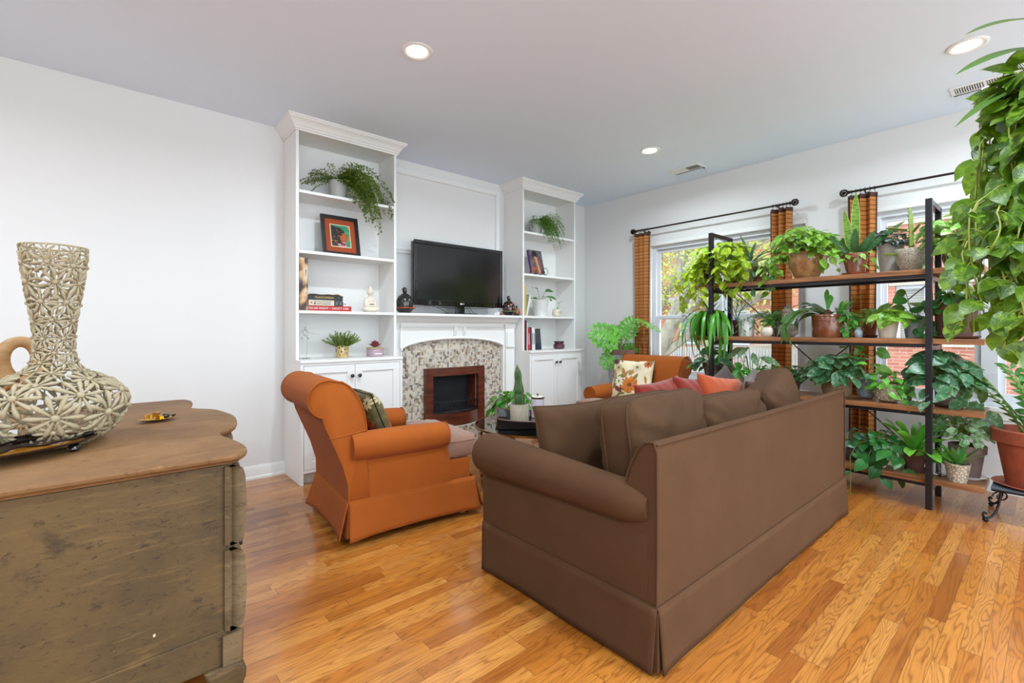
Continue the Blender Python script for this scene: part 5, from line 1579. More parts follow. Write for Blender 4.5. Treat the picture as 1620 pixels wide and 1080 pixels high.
MB().box(.006, .119, -.001, 0, .07, .228, M=RM).build('picture', plain('dark_grey_screen', (62, 66, 72), .25), t, smooth=False)
MB().box(.006, .119, -.001, 0, .006, .069, M=RM).build('lower_picture', plain('navy_panel', (36, 46, 66), .3), t, smooth=False)
MB().box(.05, .075, .012, .05, 0, .12).build('stand', M_blk, t, smooth=False)
t = thing('glass_jar', 'squat purple glass jar with dark band on the lower shelf, right bookcase', 'jar', (4.005, 3.79, ZC))
MB().lathe([(0, 0), (.05, 0), (.066, .014), (.070, .035), (.062, .056), (.048, .066), (.048, .070), (0, .070)], 36).build('jar', plain('plum_glass', (84, 24, 50), .1, coat=1), t)
MB().lathe([(.05, .068), (.058, .070), (.058, .088), (.052, .090), (0, .090)], 36).build('lid', plain('plum_lid', (64, 34, 48), .3, .3), t)
# ---------------------------------------------------------------- curtain rods and bamboo curtains
def rod(y0, y1, label, ends=(1, 1)):
    t = thing('curtain_rod', label, 'curtain rod', (4.64, (y0+y1)/2, 2.275), 0, 'bronze curtain rods')
    L = (y1-y0)/2
    MB().tube([(0, -L, 0), (0, L, 0)], .009, 12).build('rod', M_rod, t)
    for s in (-1, 1):
        m = MB(); m.tube([(0, s*L, 0), (0, s*(L+.018), 0)], .013, 12)
        m.build('end_collar', M_rod, t)
        m = MB()
        for k in range(6):
            a = PI*k/6
            m.tube([(.028*math.cos(b)*math.cos(a), s*(L+.042)+.028*math.sin(b), .028*math.cos(b)*math.sin(a)) for b in [i*2*PI/16 for i in range(16)]], .0035, 5, closed=True)
        m.ell((0, s*(L+.042), 0), (.014, .014, .014), 10, 8)
        m.build('finial', M_rod, t)
        m = MB(); yb_ = s*(L-.10)
        m.tube([(.0, yb_, -.012), (.03, yb_, -.02), (.109, yb_, -.02)], .006, 8); m.lathe([(0, 0), (.022, 0), (.022, .006), (0, .006)], 16, M=Matrix.Translation((.103, yb_, -.02)) @ Matrix.Rotation(PI/2, 4, 'Y'))
        m.build('bracket', M_rod, t)
    return t
rod(1.56, 3.17, 'bronze curtain rod with pierced ball finials over the left window')
rod(-.80, 1.11, 'bronze curtain rod over the right window, running behind the hanging plant')
def mat_bamboo():
    q = N('woven_bamboo'); co = q.co(); s = q.n('SeparateXYZ'); q.l(co, s.inputs[0]); z = s.outputs[2]
    fz = q.math('FRACT', q.math('DIVIDE', z, .0375))
    line = q.math('LESS_THAN', fz, .13)
    fine = q.math('FRACT', q.math('DIVIDE', z, .0060)); fl = q.math('LESS_THAN', fine, .22)
    row = q.math('FLOOR', q.math('DIVIDE', z, .0060)); w = q.n('TexWhiteNoise', _noise_dimensions='1D'); q.l(row, w.inputs['W'])
    base = q.ramp(w.outputs[0], [(0, srgb(212, 140, 66)), (.5, srgb(238, 172, 96)), (1, srgb(226, 160, 98))])
    base = q.mix(q.math('MULTIPLY', fl, .35), base, srgb(104, 56, 28))
    base = q.mix(q.math('MULTIPLY', line, .9), base, srgb(48, 28, 20))
    q.set(base, .7)
    tr = q.n('BsdfTranslucent'); q.l(base, tr.inputs[0]); mx = q.n('MixShader'); mx.inputs[0].default_value = .5
    q.l(q.b.outputs[0], mx.inputs[1]); q.l(tr.outputs[0], mx.inputs[2]); q.l(mx.outputs[0], q.o.inputs[0])
    return q.m
M_bam = mat_bamboo(); M_bind = plain('dark_brown_binding', (74, 44, 32), .8)
def curtain(y0, y1, label, folds, ph=0):
    t = thing('curtain', label, 'curtain', (4.64, (y0+y1)/2, 0), 0, 'bamboo curtain panels on the window rods')
    L = (y1-y0)/2; z0, z1 = .10, 2.235
    def f(u, v, ex=0):
        a = u*folds*2*PI+ph
        return (.034*math.sin(a), -L+2*L*u+.010*math.sin(2*a)+.006*math.sin(v*4+u*3), z0+(z1-z0)*v)
    MB().grid(f, folds*12, 30).build('woven_panel', M_bam, t, solid=.002, angle=180)
    MB().grid(lambda u, v: tuple(Vector(f(u, 1))+Vector((-.0, 0, -.03+.036*v))), folds*12, 1).build('top_binding', M_bind, t, solid=.005, angle=180)
    for u0, u1 in ((0, .035), (.965, 1)):
        MB().grid(lambda u, v: f(u0+(u1-u0)*u, v*.985), 3, 30).build('side_binding', M_bind, t, solid=.005, angle=180)
    for k in range(folds*2):
        yy = -L+2*L*(k+.5)/(folds*2)
        m = MB(); m.tube([(.0+.016*math.cos(a), yy, 2.273+.016*math.sin(a)) for a in [i*2*PI/14 for i in range(14)]], .002, 5, closed=True)
        m.tube([(.0, yy, 2.257), (f((k+.5)/(folds*2), 1)[0], yy, 2.236)], .0015, 4)
        m.build('ring', M_rod, t)
    return t
curtain(3.00, 3.185, 'gathered bamboo curtain at the far left edge of the left window', 3)
curtain(1.545, 1.715, 'gathered bamboo curtain at the right edge of the left window, behind the brown bowl', 3, .7)
curtain(.93, 1.115, 'gathered bamboo curtain at the left edge of the right window, behind the snake plant', 3, .3)

# ---------------------------------------------------------------- plant rack
M_shelfw = N('walnut_plank'); _f = M_shelfw.noise(M_shelfw.map(M_shelfw.co(), (20, 1.4, 20)), 1.6, 5, .6, .5)
M_shelfw.set(M_shelfw.ramp(_f, [(.3, srgb(98, 60, 34)), (.5, srgb(146, 94, 54)), (.72, srgb(176, 120, 72))]), .42, coat=.2); M_shelfw = M_shelfw.m
M_rack = plain('black_steel', (16, 18, 24), .35, .2, coat=.2)
YL, YRr, XF, XB = 1.957, .53, 3.98, 4.342
t = thing('plant_rack', 'tall black steel plant rack with four walnut shelves in front of the windows', 'shelving rack', (0, 0, 0))
q_ = .017
for x in (XF, XB):
    for y in (YL, YRr): MB().box(x-q_, x+q_, y-q_, y+q_, 0, 1.98).build('post', M_rack, t, smooth=False, bevel=.0015)
ZS = (1.537, 1.086, .644, .19)
for z in ZS+(1.99,):
    for y in (YL, YRr): MB().box(XF+q_, XB-q_, y-.015, y+.015, z-.075 if z < 1.9 else 1.945, z-.045 if z < 1.9 else 1.978).build('cross_bar', M_rack, t, smooth=False)
for z in ZS:
    MB().box(XF-.012, XB-q_-.001, .28, YRr-q_-.001, z-.034, z).build('shelf_board', M_shelfw, t, smooth=False, bevel=.002) if False else None
    m = MB()
    pl = [(XF+q_+.001, .28), (XB-q_-.001, .28), (XB-q_-.001, 2.12), (XF+q_+.001, 2.12)]
    m.prism([(a, b) for a, b in pl], 'z', z-.034, z)
    sb = m.build('shelf_board', M_shelfw, t, smooth=False, bevel=.002)
    m = MB(); m.box(XF+.03, XF+.055, YRr+.02, YL-.02, z-.056, z-.035); m.build('shelf_rail', M_rack, t, smooth=False)
    m = MB(); m.box(XB-.055, XB-.03, YRr+.02, YL-.02, z-.056, z-.035); m.build('shelf_rail', M_rack, t, smooth=False)
for (ya, za, yb_, zb_, xo) in ((YL-.02, 1.50, YRr+.02, .17, 0), (YRr+.02, 1.50, YL-.02, .17, .008)):
    d = Vector((0, yb_-ya, zb_-za)); L_ = d.length
    M = Matrix.Translation((XB+q_+.004+xo, (ya+yb_)/2, (za+zb_)/2)) @ d.to_track_quat('Z', 'X').to_matrix().to_4x4()
    MB().box(-.003, .003, -.010, .010, -L_/2, L_/2, M=M).build('diagonal_brace', M_rack, t, smooth=False)

ZA, ZB_, ZC_, ZD = [z+.0008 for z in ZS]
GR = None
CAM = Vector((0, 0, 1.15))
# --- top shelf
t, zs = potted('potted_pothos', 'lime golden pothos cascading around the left end of the top rack shelf', 4.15, 1.86, ZA, 'rim', .085, .19, P_clay, P_brown)
m = MB(); c = (0, 0, zs+.01)
bushy(m, (-.02, .06, zs+.02), .26, 170, .085, None, HEART, .75, .6, -.3, .02)
for i in range(22): vine(m, trail((0, .02, zs), rr(.9, 4.2), rr(.10, .28), rr(.10, .28), 8), .08, .045, face=(-.6, .2, 0))
foliage(t, m, L_neon)
t, zs = potted('potted_pothos', 'second smaller lime pothos pot at the outer left end of the top shelf', 4.12, 2.04, ZA, 'rim', .062, .14, P_brown, P_brown)
m = MB(); bushy(m, (0, .04, zs+.02), .17, 50, .075, None, HEART, .8, .6, -.3)
for i in range(14): vine(m, trail((0, .03, zs), rr(.9, 3.0), rr(.14, .28), rr(.1, .34), 8), .075, .05, face=(-.5, .5, 0))
foliage(t, m, L_neon)
t, zs = potted('potted_aloe', 'aloe with long grey-green spikes in pale round pot on the top shelf', 4.22, 1.735, ZA, 'round', .075, .19, P_grey)
m = MB(); rosette(m, (0, 0, zs), 13, .30, .026, SWORD, .25, 1.35, .7, fold=.55, ls=8)
foliage(t, m, L_aloe)
t, zs = potted('potted_hoya', 'trailing strap-leaf plant in small dark terracotta pot with saucer next to the aloe', 4.10, 1.605, ZA, 'rim', .060, .115, P_brown, P_terra)
m = MB(); rosette(m, (0, 0, zs), 9, .15, .026, LANCE, .2, .9, 1.1, fold=.2)
for az in (2.0, 2.9, 4.0, 5.2): vine(m, trail((0, 0, zs), az, .11, rr(.10, .18), 6), .065, .07, LANCE, .026, face=(-.6, 0, 0))
vine(m, [(-.06, .02, zs), (-.085, .02, zs-.09), (-.09, .03, zs-.22), (-.09, .03, zs-.27)], .10, .26, OVAL, .05, face=(-.5, 0, 0))
foliage(t, m, L_pep2 if False else L_silver)
t, zs = potted('potted_pothos', 'big variegated pothos overflowing a wide brown glazed bowl on the top shelf', 4.15, 1.275, ZA, 'bowl', .140, .205, P_glaze)
m = MB(); bushy(m, (0, .02, zs+.02), .27, 210, .082, None, HEART, .68, .6, -.15, .03)
for i in range(9): vine(m, trail((0, .06, zs), rr(1.1, 2.6), rr(.14, .27), rr(.10, .30), 8), .07, .05, face=(-.7, .2, 0))
for i in range(3): vine(m, trail((0, -.05, zs), rr(3.6, 5.0), rr(.17, .25), rr(.02, .10), 8), .075, .05, face=(-.7, 0, 0))
foliage(t, m, L_pothos)
t, zs = potted('snake_plant', 'snake plant with two tall banded leaves in a terracotta pot on the top shelf', 4.13, .955, ZA, 'rim', .086, .15, P_rust, P_terra)
m = MB()
for az, el, l, w in ((.2, 1.52, .50, .060), (1.6, 1.42, .37, .056)): leaf(m, udir(0, az)*.015+Vector((0, 0, zs-.01)), udir(el, az), (-1, 0, .05), l, w, SWORD, .06, .10, 9)
foliage(t, m, L_snake, name='tall_leaves')
m = MB()
for az, el, l, w in ((1.9, .95, .24, .055), (1.3, 1.15, .20, .05), (-1.5, .80, .36, .042), (-1.0, 1.0, .24, .05), (3.3, 1.15, .22, .055), (4.1, .95, .20, .055), (2.5, .75, .22, .04), (.2, .9, .22, .05), (-1.8, 1.1, .22, .05)): leaf(m, udir(0, az)*.02+Vector((0, 0, zs-.01)), udir(el, az), (-1, 0, .3), l, w, SWORD, .4, .25, 8)
foliage(t, m, L_darksn, name='dark_leaves')
m = MB()
for az in (1.0, 1.8, 2.7, 3.6, 4.4, 5.2): vine(m, trail((0, 0, zs), az, .105, rr(.03, .09), 5), .05, .05, face=(-.7, 0, 0))
foliage(t, m, L_pothos, name='trailing_leaves')
t, zs = potted('potted_peperomia', 'dark silvery-leaved peperomia in a pale tapered pot on the top shelf', 4.25, .775, ZA, 'taper', .082, .215, P_grey)
m = MB(); bushy(m, (0, 0, zs), .13, 75, .055, .045, ROUND, .9, .5, -.1, .03, .1)
leaf(m, (0, .08, zs+.09), (0, 1, -.2), (-.5, 0, 1), .11, .075, OVAL, .5, .1, 6)
foliage(t, m, L_pep)
t, zs = potted('potted_cactus', 'yellow-green branching spurge cactus in a round textured pot on the top shelf', 4.12, .640, ZA, 'bowl', .090, .150, texpot('scaled_beige_pot', (178, 168, 150), (128, 118, 102), 80))
M_spurge = plain('spurge_green', (122, 142, 62), .5, var=.25, vs=30)
m = MB()
def spurge(m, p, d, L, r):
    p = Vector(p); d = Vector(d).normalized(); secs = []
    u = d.orthogonal().normalized(); w = d.cross(u)
    n = 12
    for i in range(n+1):
        v = i/n; rr_ = r*(1+.18*(i % 2))*(1 if v < .8 else 1-(v-.8)*3.6)
        c_ = p+d*L*v
        secs.append([tuple(c_+(u*math.cos(a)+w*math.sin(a))*rr_*(1.0 if k % 2 == 0 else .55)) for k, a in enumerate([j*PI/3 for j in range(6)])])
    m.loft(secs)
    for i in range(n):
        for k in range(3):
            a = k*2*PI/3; q = p+d*L*(i+.5)/n+(u*math.cos(a)+w*math.sin(a))*r*1.1
            leaf(m, q, (u*math.cos(a)+w*math.sin(a))+d*.4, d, .018*min(1, L*5), .008, LANCE, .2, .1, 2)
spurge(m, (.0, .0, zs-.01), (0, .02, 1), .315, .015)
spurge(m, (0, .02, zs+.155), (-.1, 1, .25), .12, .010); spurge(m, (0, -.01, zs+.14), (-.1, -.6, .8), .07, .009); spurge(m, (-.05, .05, zs-.01), (-.3, 1, .05), .09, .009)
m.build('cactus_stems', M_spurge, t, angle=30)
t, zs = potted('potted_pothos', 'cream variegated pothos in a brown woven basket at the right end of the top shelf', 4.19, .405, ZA, 'round', .090, .19, P_basket)
m = MB(); bushy(m, (0, -.02, zs+.02), .26, 180, .10, .062, OVAL, .62, .6, -.35, .02)
for i in range(8): vine(m, trail((0, 0, zs), rr(1.2, 4.6), rr(.12, .2), rr(.12, .26), 7), .08, .055, OVAL, .045, face=(-.7, 0, 0))
foliage(t, m, L_var)
t, zs = potted('potted_plant', 'low dark-leaved plant in a wide brown dish below the cream variegated pothos', 4.07, .335, ZA, 'bowl', .05, .07, P_brown)
m = MB(); bushy(m, (0, 0, zs), .08, 26, .05, None, HEART, .7, .5, -.2); foliage(t, m, L_mid)
# --- second shelf
t, zs = potted('potted_orchid_cactus', 'strap-stemmed orchid cactus drooping from a brown pot on the second shelf', 4.10, 2.00, ZB_, 'rim', .095, .215, P_brown, P_brown)
m = MB()
def strapfall(m, p, az, L, W, el=.9, bend=2.6, n=12):
    leaf(m, p, udir(el, az), (-math.cos(az)*.3, -math.sin(az)*.3, 1), L, W, STRAP, bend, .12, n, 0, .06, 0, 1)
for i in range(58): strapfall(m, (rr(-.05, .05), rr(-.05, .05), zs), rr(1.0, 4.6), rr(.24, .60), rr(.022, .038), rr(.1, .9), rr(1.6, 2.2))
for i in range(8): strapfall(m, (rr(-.03, .03), rr(-.03, .03), zs), rr(0, 6.28), rr(.16, .24), .018, rr(1.1, 1.45), rr(.2, .9))
foliage(t, m, L_cact)
t, zs = potted('potted_plant', 'thin pencil-stemmed plant in small dark pot with saucer on the second shelf', 4.20, 1.835, ZB_, 'rim', .036, .135, P_brown, P_brown)
m = MB()
def twig(m, p, d, L, r, lv):
    q = p+d*L; m.tube([p, p+d*L*.5+Vector((0, 0, .004)), q], [r, r*.9, r*.8], 5, 0)
    if lv:
        for _ in range(2): twig(m, q, (d+udir(rr(-.4, 1.2), rr(0, 6.28))*.75).normalized(), L*.72, r*.85, lv-1)
for i in range(5): twig(m, Vector((0, 0, zs)), udir(rr(1.0, 1.5), rr(0, 6.28)), rr(.06, .09), .0032, 3)
m.build('pencil_stems', plain('grey_green_stem', (78, 112, 96), .5), t)
t, zs = potted('potted_string_plant', 'small trailing succulent in a cream cylinder pot on the second shelf', 4.13, 1.725, ZB_, 'cyl', .058, .16, P_white)
m = MB()
for i in range(12): vine(m, trail((0, 0, zs), rr(0, 6.28), .066, rr(.03, .14), 6, .01), .035, .028, OVAL, .016, face=(-.6, 0, 0))
for i in range(6): vine(m, [Vector((0, 0, zs)), Vector((0, 0, zs))+udir(rr(.1, .6), rr(-2, -.6))*.09, Vector((0, 0, zs))+udir(rr(.1, .5), rr(-2, -.6))*.18], .035, .03, LANCE, .014, face=(-.4, 0, .2))
foliage(t, m, L_aloe)
t, zs = potted('potted_plant', 'dense feathery green plant in a charcoal pot left of the grey bust', 4.20, 1.50, ZB_, 'rim', .046, .125, P_greyd, None)
m = MB(); bushy(m, (0, .03, zs), .13, 110, .055, .020, LANCE, .85, .8, -.4, .02, ls=4); rosette(m, (0, .02, zs+.03), 12, .13, .028, LANCE, .2, 1.2, 1.0)
foliage(t, m, L_mid)
t = thing('bowl', 'small round cream bowl on the second shelf left of the grey bust', 'bowl', (4.06, 1.535, ZB_))
MB().lathe([(0, 0), (.024, 0), (.040, .014), (.046, .04), (.042, .066), (.034, .075), (.030, .074), (.036, .06), (.038, .04), (.03, .016), (0, .008)], 32).build('bowl', M_ivory, t)
# grey bust
M_bust = mat_distress('weathered_grey_stone', (146, 132, 118), (118, 108, 98), (168, 156, 142), (84, 76, 70), (4, 4, 4), False)
t = thing('bust_statue', 'weathered grey stone bust with curled hair, head turned left, second shelf', 'statue', (4.075, 1.385, ZB_), math.radians(168))
m = MB()  # faces +x locally, turned towards the camera side
m.ell((-.005, 0, .045), (.042, .078, .052), 24, 16); m.ell((.0, -.042, .065), (.036, .036, .036)); m.ell((.0, .042, .065), (.036, .036, .036)); m.ell((0, 0, .105), (.022, .024, .035))
m.ell((.006, 0, .165), (.040, .036, .050), 24, 18); m.ell((.014, 0, .140), (.030, .026, .026)); m.ell((.043, 0, .160), (.008, .007, .016)); m.ell((.042, 0, .138), (.007, .014, .005)); m.ell((.036, 0, .125), (.010, .012, .009))
for s in (-1, 1):
    m.ell((.036, s*.015, .168), (.007, .010, .005)); m.ell((.038, s*.015, .180), (.006, .013, .003)); m.ell((0, s*.036, .152), (.010, .006, .026)); m.ell((.028, s*.018, .150), (.014, .013, .014))
m.build('bust', M_bust, t, remesh=.0028)
m = MB()
for j in range(9):
    el = .25+j*.145; nn_ = max(4, int(20*math.cos(el)))
    for k in range(nn_):
        a = 2*PI*(k+.5*(j % 2))/nn_
        x, y, z = .044*math.cos(el)*math.cos(a)-.002, .042*math.cos(el)*math.sin(a), .178+.048*math.sin(el)
        if x > .028 and z < .196: continue
        m.ell((x, y, z), (.0068, .0068, .0068), 7, 5)
for j in range(4):
    for k in range(8-j*2): a = 2*PI*k/(8-j*2); m.ell(((.022-.005*j)*math.cos(a)-.002, (.022-.005*j)*math.sin(a), .224+.010*j), (.0068, .0068, .0068), 7, 5)
m.build('hair_curls', M_bust, t)
m = MB()
for k in range(7): m.tube([(.030+.012*math.sin(i*.3), -.055+.012*k+.010*i*.4, .095-.012*i+.003*k) for i in range(7)], .0022, 4)
m.build('robe_folds', M_bust, t)
t, zs = potted('staghorn_fern', 'large staghorn fern drooping from a wide glossy brown pot on the second shelf', 4.12, 1.125, ZB_, 'cyl', .105, .17, P_rust)
m = MB()
def stag(m, p, az, L, W, el, bend):
    d = udir(el, az); up = Vector((-math.cos(az)*.4-.3, -math.sin(az)*.4, 1))
    leaf(m, p, d, up, L*.72, W, [(0, .3), (.25, .5), (.6, .85), (.85, 1), (1, .9)], bend*.75, .12, 9, 0, .05)
    # tip lobes
    q = Vector(p); dd = d.copy(); s = d.cross(up).normalized()
    for _ in range(9): q = q+dd*(L*.08); dd = Matrix.Rotation(-bend*.75/9, 3, s) @ dd
    for sp_, l2 in ((-.65, .30), (0, .22), (.6, .34)):
        leaf(m, q-dd*L*.02, (dd+s*sp_).normalized(), s.cross(dd), L*l2, W*.42, LANCE, .4, .05, 5, 0)
for az, L, W, el, b in ((2.4, .50, .11, .75, 2.7), (1.8, .34, .11, .8, 2.6), (2.5, .54, .09, .7, 3.0), (1.5, .28, .10, 1.1, 1.7), (1.2, .30, .08, .9, 1.6), (2.0, .30, .11, 1.1, 1.7), (-2.3, .26, .05, .8, 1.8), (2.1, .30, .12, .6, 2.4)): stag(m, (0, 0, zs), az, L, W, el, b)
foliage(t, m, L_stag)
m = MB()
for az, el, l, w in ((1.0, 1.45, .20, .035), (-1.0, 1.5, .15, .05)): leaf(m, (0, 0, zs+.03), udir(el, az), (-1, 0, .2), l, w, PADDLE, .5, .1, 7)
rosette(m, (0, -.07, zs), 16, .24, .022, STRAP, .3, 1.2, 1.2, az0=-2.6, az1=.6)
for i in range(8): vine(m, trail((0, -.08, zs), rr(3.6, 5.6), rr(.05, .12), rr(.08, .17), 6), .065, .04, OVAL, .04, face=(-.7, 0, 0))
foliage(t, m, L_mid, name='upright_leaves')
m = MB(); m.lathe([(0, 0), (.03, 0), (.036, .02), (.028, .05), (.012, .07), (0, .072)], 14, (0, 0, zs-.01), fn=lambda a, z: 1+.15*math.sin(5*a)); m.build('root_ball', P_brown, t)
m = MB()
for k in range(9): a = PI-.9+.22*k; m.lathe([(0, 0), (.010, 0), (.010, .003), (.006, .004), (0, .003)], 12, M=Matrix.Translation((.1045*math.cos(a), .1045*math.sin(a), .13)) @ Matrix.Rotation(a, 4, 'Z') @ Matrix.Rotation(PI/2, 4, 'Y'))
m.tube([(.106*math.cos(a), .106*math.sin(a), .158) for a in [i*PI/16 for i in range(32)]], .004, 6, closed=True)
m.build('relief_band', P_rust, t)
t = thing('pottery_vase', 'tiny two-tone grey pottery vase right of the wide brown pot', 'vase', (4.08, .925, ZB_))
MB().lathe([(0, 0), (.018, 0), (.025, .02), (.025, .045), (.014, .062), (.018, .074), (.015, .075), (0, .06)], 24).build('vase', P_stone, t)
t, zs = potted('potted_plant', 'green plant in a small reddish terracotta pot behind the pale-potted pothos', 4.25, .890, ZB_, 'rim', .046, .125, P_terra, P_brown)
m = MB(); bushy(m, (0, 0, zs+.02), .11, 30, .07, .04, OVAL, .8, .6, -.3); foliage(t, m, L_bright)
t, zs = potted('potted_pothos', 'pale marbled pothos in a beige tapered pot on the second shelf', 4.11, .765, ZB_, 'taper', .066, .130, plain('beige_ceramic', (206, 190, 172), .5))
m = MB(); bushy(m, (0, 0, zs+.01), .13, 26, .12, .085, HEART, .7, .7, -.25, .01); foliage(t, m, L_pothos)
t, zs = potted('potted_hoya', 'dark round-leaved plant in a mottled grey glass pot on the second shelf', 4.19, .635, ZB_, 'taper', .066, .15, P_stone)
m = MB()
for az, el, l in ((2.4, 1.2, .15), (2.0, 1.0, .10), (1.2, 1.3, .19), (3.4, 1.0, .10), (-1.2, 1.1, .12), (0, 1.3, .12), (4.4, .9, .10)):
    q = Vector((0, 0, zs))+udir(el, az)*l; stem(m, (0, 0, zs), q, .0022); leaf(m, q, udir(el-1.4, az), (-1, 0, .4), .085, .075, ROUND, .5, .08, 6)
for i in range(7): vine(m, trail((-.03, -.04, zs), rr(3.2, 4.6), .05, rr(.1, .2), 6), .045, .035, ROUND, .03, face=(-.8, 0, 0))
foliage(t, m, L_deep)
t, zs = potted('potted_plant', 'low leafy plant in the largest dark brown pot, second shelf right of the front post', 4.16, .425, ZB_, 'rim', .125, .235, P_brown, P_brown)
m = MB(); bushy(m, (0, 0, zs-.01), .16, 60, .075, .068, ROUND, .6, .6, -.3, .02); foliage(t, m, L_deep)
# --- third shelf
t, zs = potted('potted_peperomia', 'large oval-leaved peperomia in a terracotta pot at the left end of the third shelf', 4.16, 2.03, ZC_, 'rim', .088, .19, P_clay, P_brown)
m = MB(); bushy(m, (0, 0, zs), .18, 62, .10, .075, OVAL, .95, .7, -.3, .02); foliage(t, m, L_silver)
t, zs = potted('potted_hoya', 'trailing long-leaved plant in a beige pot beside the glass vase, third shelf', 4.10, 1.80, ZC_, 'cyl', .066, .11, P_text)
m = MB(); bushy(m, (0, 0, zs+.03), .16, 34, .12, .05, LANCE, .7, .9, -.2)
vine(m, [(0, .05, zs), (-.04, .2, zs+.05), (-.05, .35, zs+.09), (-.05, .45, zs+.13)], .08, .10, OVAL, .04, face=(-.6, 0, 0))
foliage(t, m, L_mid)
t = thing('glass_vase', 'clear glass vase of water with pale speckled begonia cuttings, third shelf', 'vase', (4.22, 1.715, ZC_))
MB().lathe([(0, 0), (.034, 0), (.038, .004), (.034, .07), (.030, .115), (.034, .125), (.031, .125), (.027, .115), (.031, .07), (.034, .008), (0, .008)], 28).build('vase', M_cg, t)
m = MB()
for az, el, l, L, W in ((2.0, 1.2, .22, .17, .055), (1.6, 1.35, .25, .19, .065), (.9, 1.2, .18, .15, .05), (3.6, 1.3, .21, .18, .06), (4.4, 1.1, .20, .16, .055), (5.2, 1.3, .17, .15, .05), (2.8, 1.45, .25, .16, .055)):
    q = Vector((0, 0, .05))+udir(el, az)*(l+.05); stem(m, (0, 0, .02), q, .0028); leaf(m, q, udir(.1, az)*.5+Vector((0, 0, -.25)), (-1, 0, .4), L, W, LANCE, 1.0, .12, 8)
foliage(t, m, L_begonia, name='cuttings')
t, zs = potted('potted_peperomia', 'dense small-leaved plant in a square textured taupe pot, third shelf', 4.11, 1.545, ZC_, 'cyl', .068, .13, P_text)
m = MB(); bushy(m, (0, 0, zs), .12, 80, .042, .032, ROUND, .7, .5, -.25, .02); foliage(t, m, L_mid)
t, zs = potted('potted_ivy', 'dark curly small-leaved plant in a dark pot, third shelf behind the tipped cushion', 4.23, 1.40, ZC_, 'rim', .070, .125, P_brown)
m = MB(); bushy(m, (0, -.02, zs), .16, 130, .036, .034, ROUND, .55, .5, -.25, .02); foliage(t, m, L_deep)
t, zs = potted('potted_scindapsus', 'olive broad-leaved plant in a twisted woven basket, third shelf above the sofa end', 4.09, 1.06, ZC_, 'round', .095, .165, P_basket)
m = MB(); bushy(m, (0, 0, zs+.02), .20, 66, .14, .085, OVAL, .8, .8, -.3, .02); foliage(t, m, L_silver)
m = MB()
for i in range(16): leaf(m, Vector((0, -.02, zs+.05))+udir(rr(.2, 1.3), rr(-2.6, .4))*.2, udir(.1, rr(-2.4, .2)), (-.4, 0, 1), rr(.05, .08), .05, [(0, .3), (.2, 1), (.35, .5), (.55, .9), (.75, .3), (1, 0)], .5, .15, 6)
for i in range(8): stem(m, (0, -.02, zs), Vector((0, -.02, zs+.05))+udir(rr(.5, 1.3), rr(-2.6, .4))*.2, .002)
foliage(t, m, L_bright, name='pale_upper_leaves')
t, zs = potted('potted_pothos', 'broad bright-green leaves on long stems in a blue-grey stoneware pot, third shelf', 4.20, .905, ZC_, 'round', .062, .135, P_stone)
m = MB()
for az, el, l, L in ((1.6, 1.15, .17, .13), (.6, 1.4, .26, .14), (-.8, 1.25, .24, .12), (2.6, .9, .12, .11), (3.6, .7, .10, .10), (-1.8, 1.0, .13, .11)):
    q = Vector((0, 0, zs))+udir(el, az)*l; stem(m, (0, 0, zs), q, .0022, 1, .01); leaf(m, q, udir(-.4, az+rr(-.4, .4)), (-1, .2, .5), L, L*.72, HEART, .5, .1, 7)
foliage(t, m, L_bright)
t, zs = potted('potted_pothos', 'small-leaved pothos in a round scale-textured grey pot, third shelf', 4.11, .760, ZC_, 'round', .082, .128, P_text)
m = MB(); bushy(m, (0, 0, zs+.01), .13, 48, .055, None, HEART, .75, .6, -.3)
for az in (2.3, 3.3, 4.0, 4.8): vine(m, trail((0, 0, zs), az, .09, rr(.05, .12), 5), .05, .045, face=(-.8, 0, 0))
foliage(t, m, L_bright)
t, zs = potted('potted_plant', 'small plant in a reddish pot tucked behind the scale-textured pot', 4.25, .680, ZC_, 'rim', .035, .115, P_terra)
m = MB(); bushy(m, (0, 0, zs), .07, 18, .045, None, OVAL, .8, .5, -.1); foliage(t, m, L_mid)
t, zs = potted('potted_scindapsus', 'huge silver-green scindapsus in a greyish terracotta pot and saucer, third shelf', 4.14, .455, ZC_, 'rim', .082, .185, P_clay, P_brown)
m = MB(); bushy(m, (0, .03, zs+.02), .20, 80, .12, .10, HEART, .85, .7, -.45, .02)
for az in (2.0, 2.6, 3.3, 4.0, 5.0): vine(m, trail((0, 0, zs), az, rr(.11, .2), rr(.08, .2), 6), .11, .075, face=(-.8, .1, 0))
foliage(t, m, L_silver)
# --- bottom shelf
t, zs = potted('potted_philodendron', 'heartleaf philodendron trailing over a white footed pot on the bottom shelf', 4.11, .765, ZD+.03, 'cyl', .068, .13, P_white)
for a in (.6, 2.7, 4.7): MB().ell((.04*math.cos(a), .04*math.sin(a), -.014), (.016, .016, .0165), 12, 8).build('pot_foot', P_white, t)
m = MB(); bushy(m, (0, .06, zs+.02), .16, 52, .06, None, HEART, .7, .6, -.2)
for az in (1.2, 1.7, 2.2, 2.7, 3.2, 3.7, 4.3): vine(m, trail((0, .02, zs), az, rr(.08, .17), rr(.10, .22), 7), .10, .065, face=(-.9, .1, 0))
vine(m, trail((0, .1, zs), 2.6, .17, .42, 9), .05, .12, face=(-.9, .1, 0))
foliage(t, m, L_deep)
t, zs = potted('potted_plant', 'low bluish-green plant in a dark pot at the far end of the bottom shelf', 4.17, .985, ZD, 'bowl', .085, .10, P_greyd)
m = MB(); bushy(m, (0, 0, zs), .15, 52, .075, .05, OVAL, .8, .6, -.3, .03); foliage(t, m, L_aloe)
t, zs = potted('birds_nest_fern', "bird's nest fern with wavy upright fronds in a dark pot on the bottom shelf", 4.15, .630, ZD, 'rim', .075, .140, P_brown, P_brown)
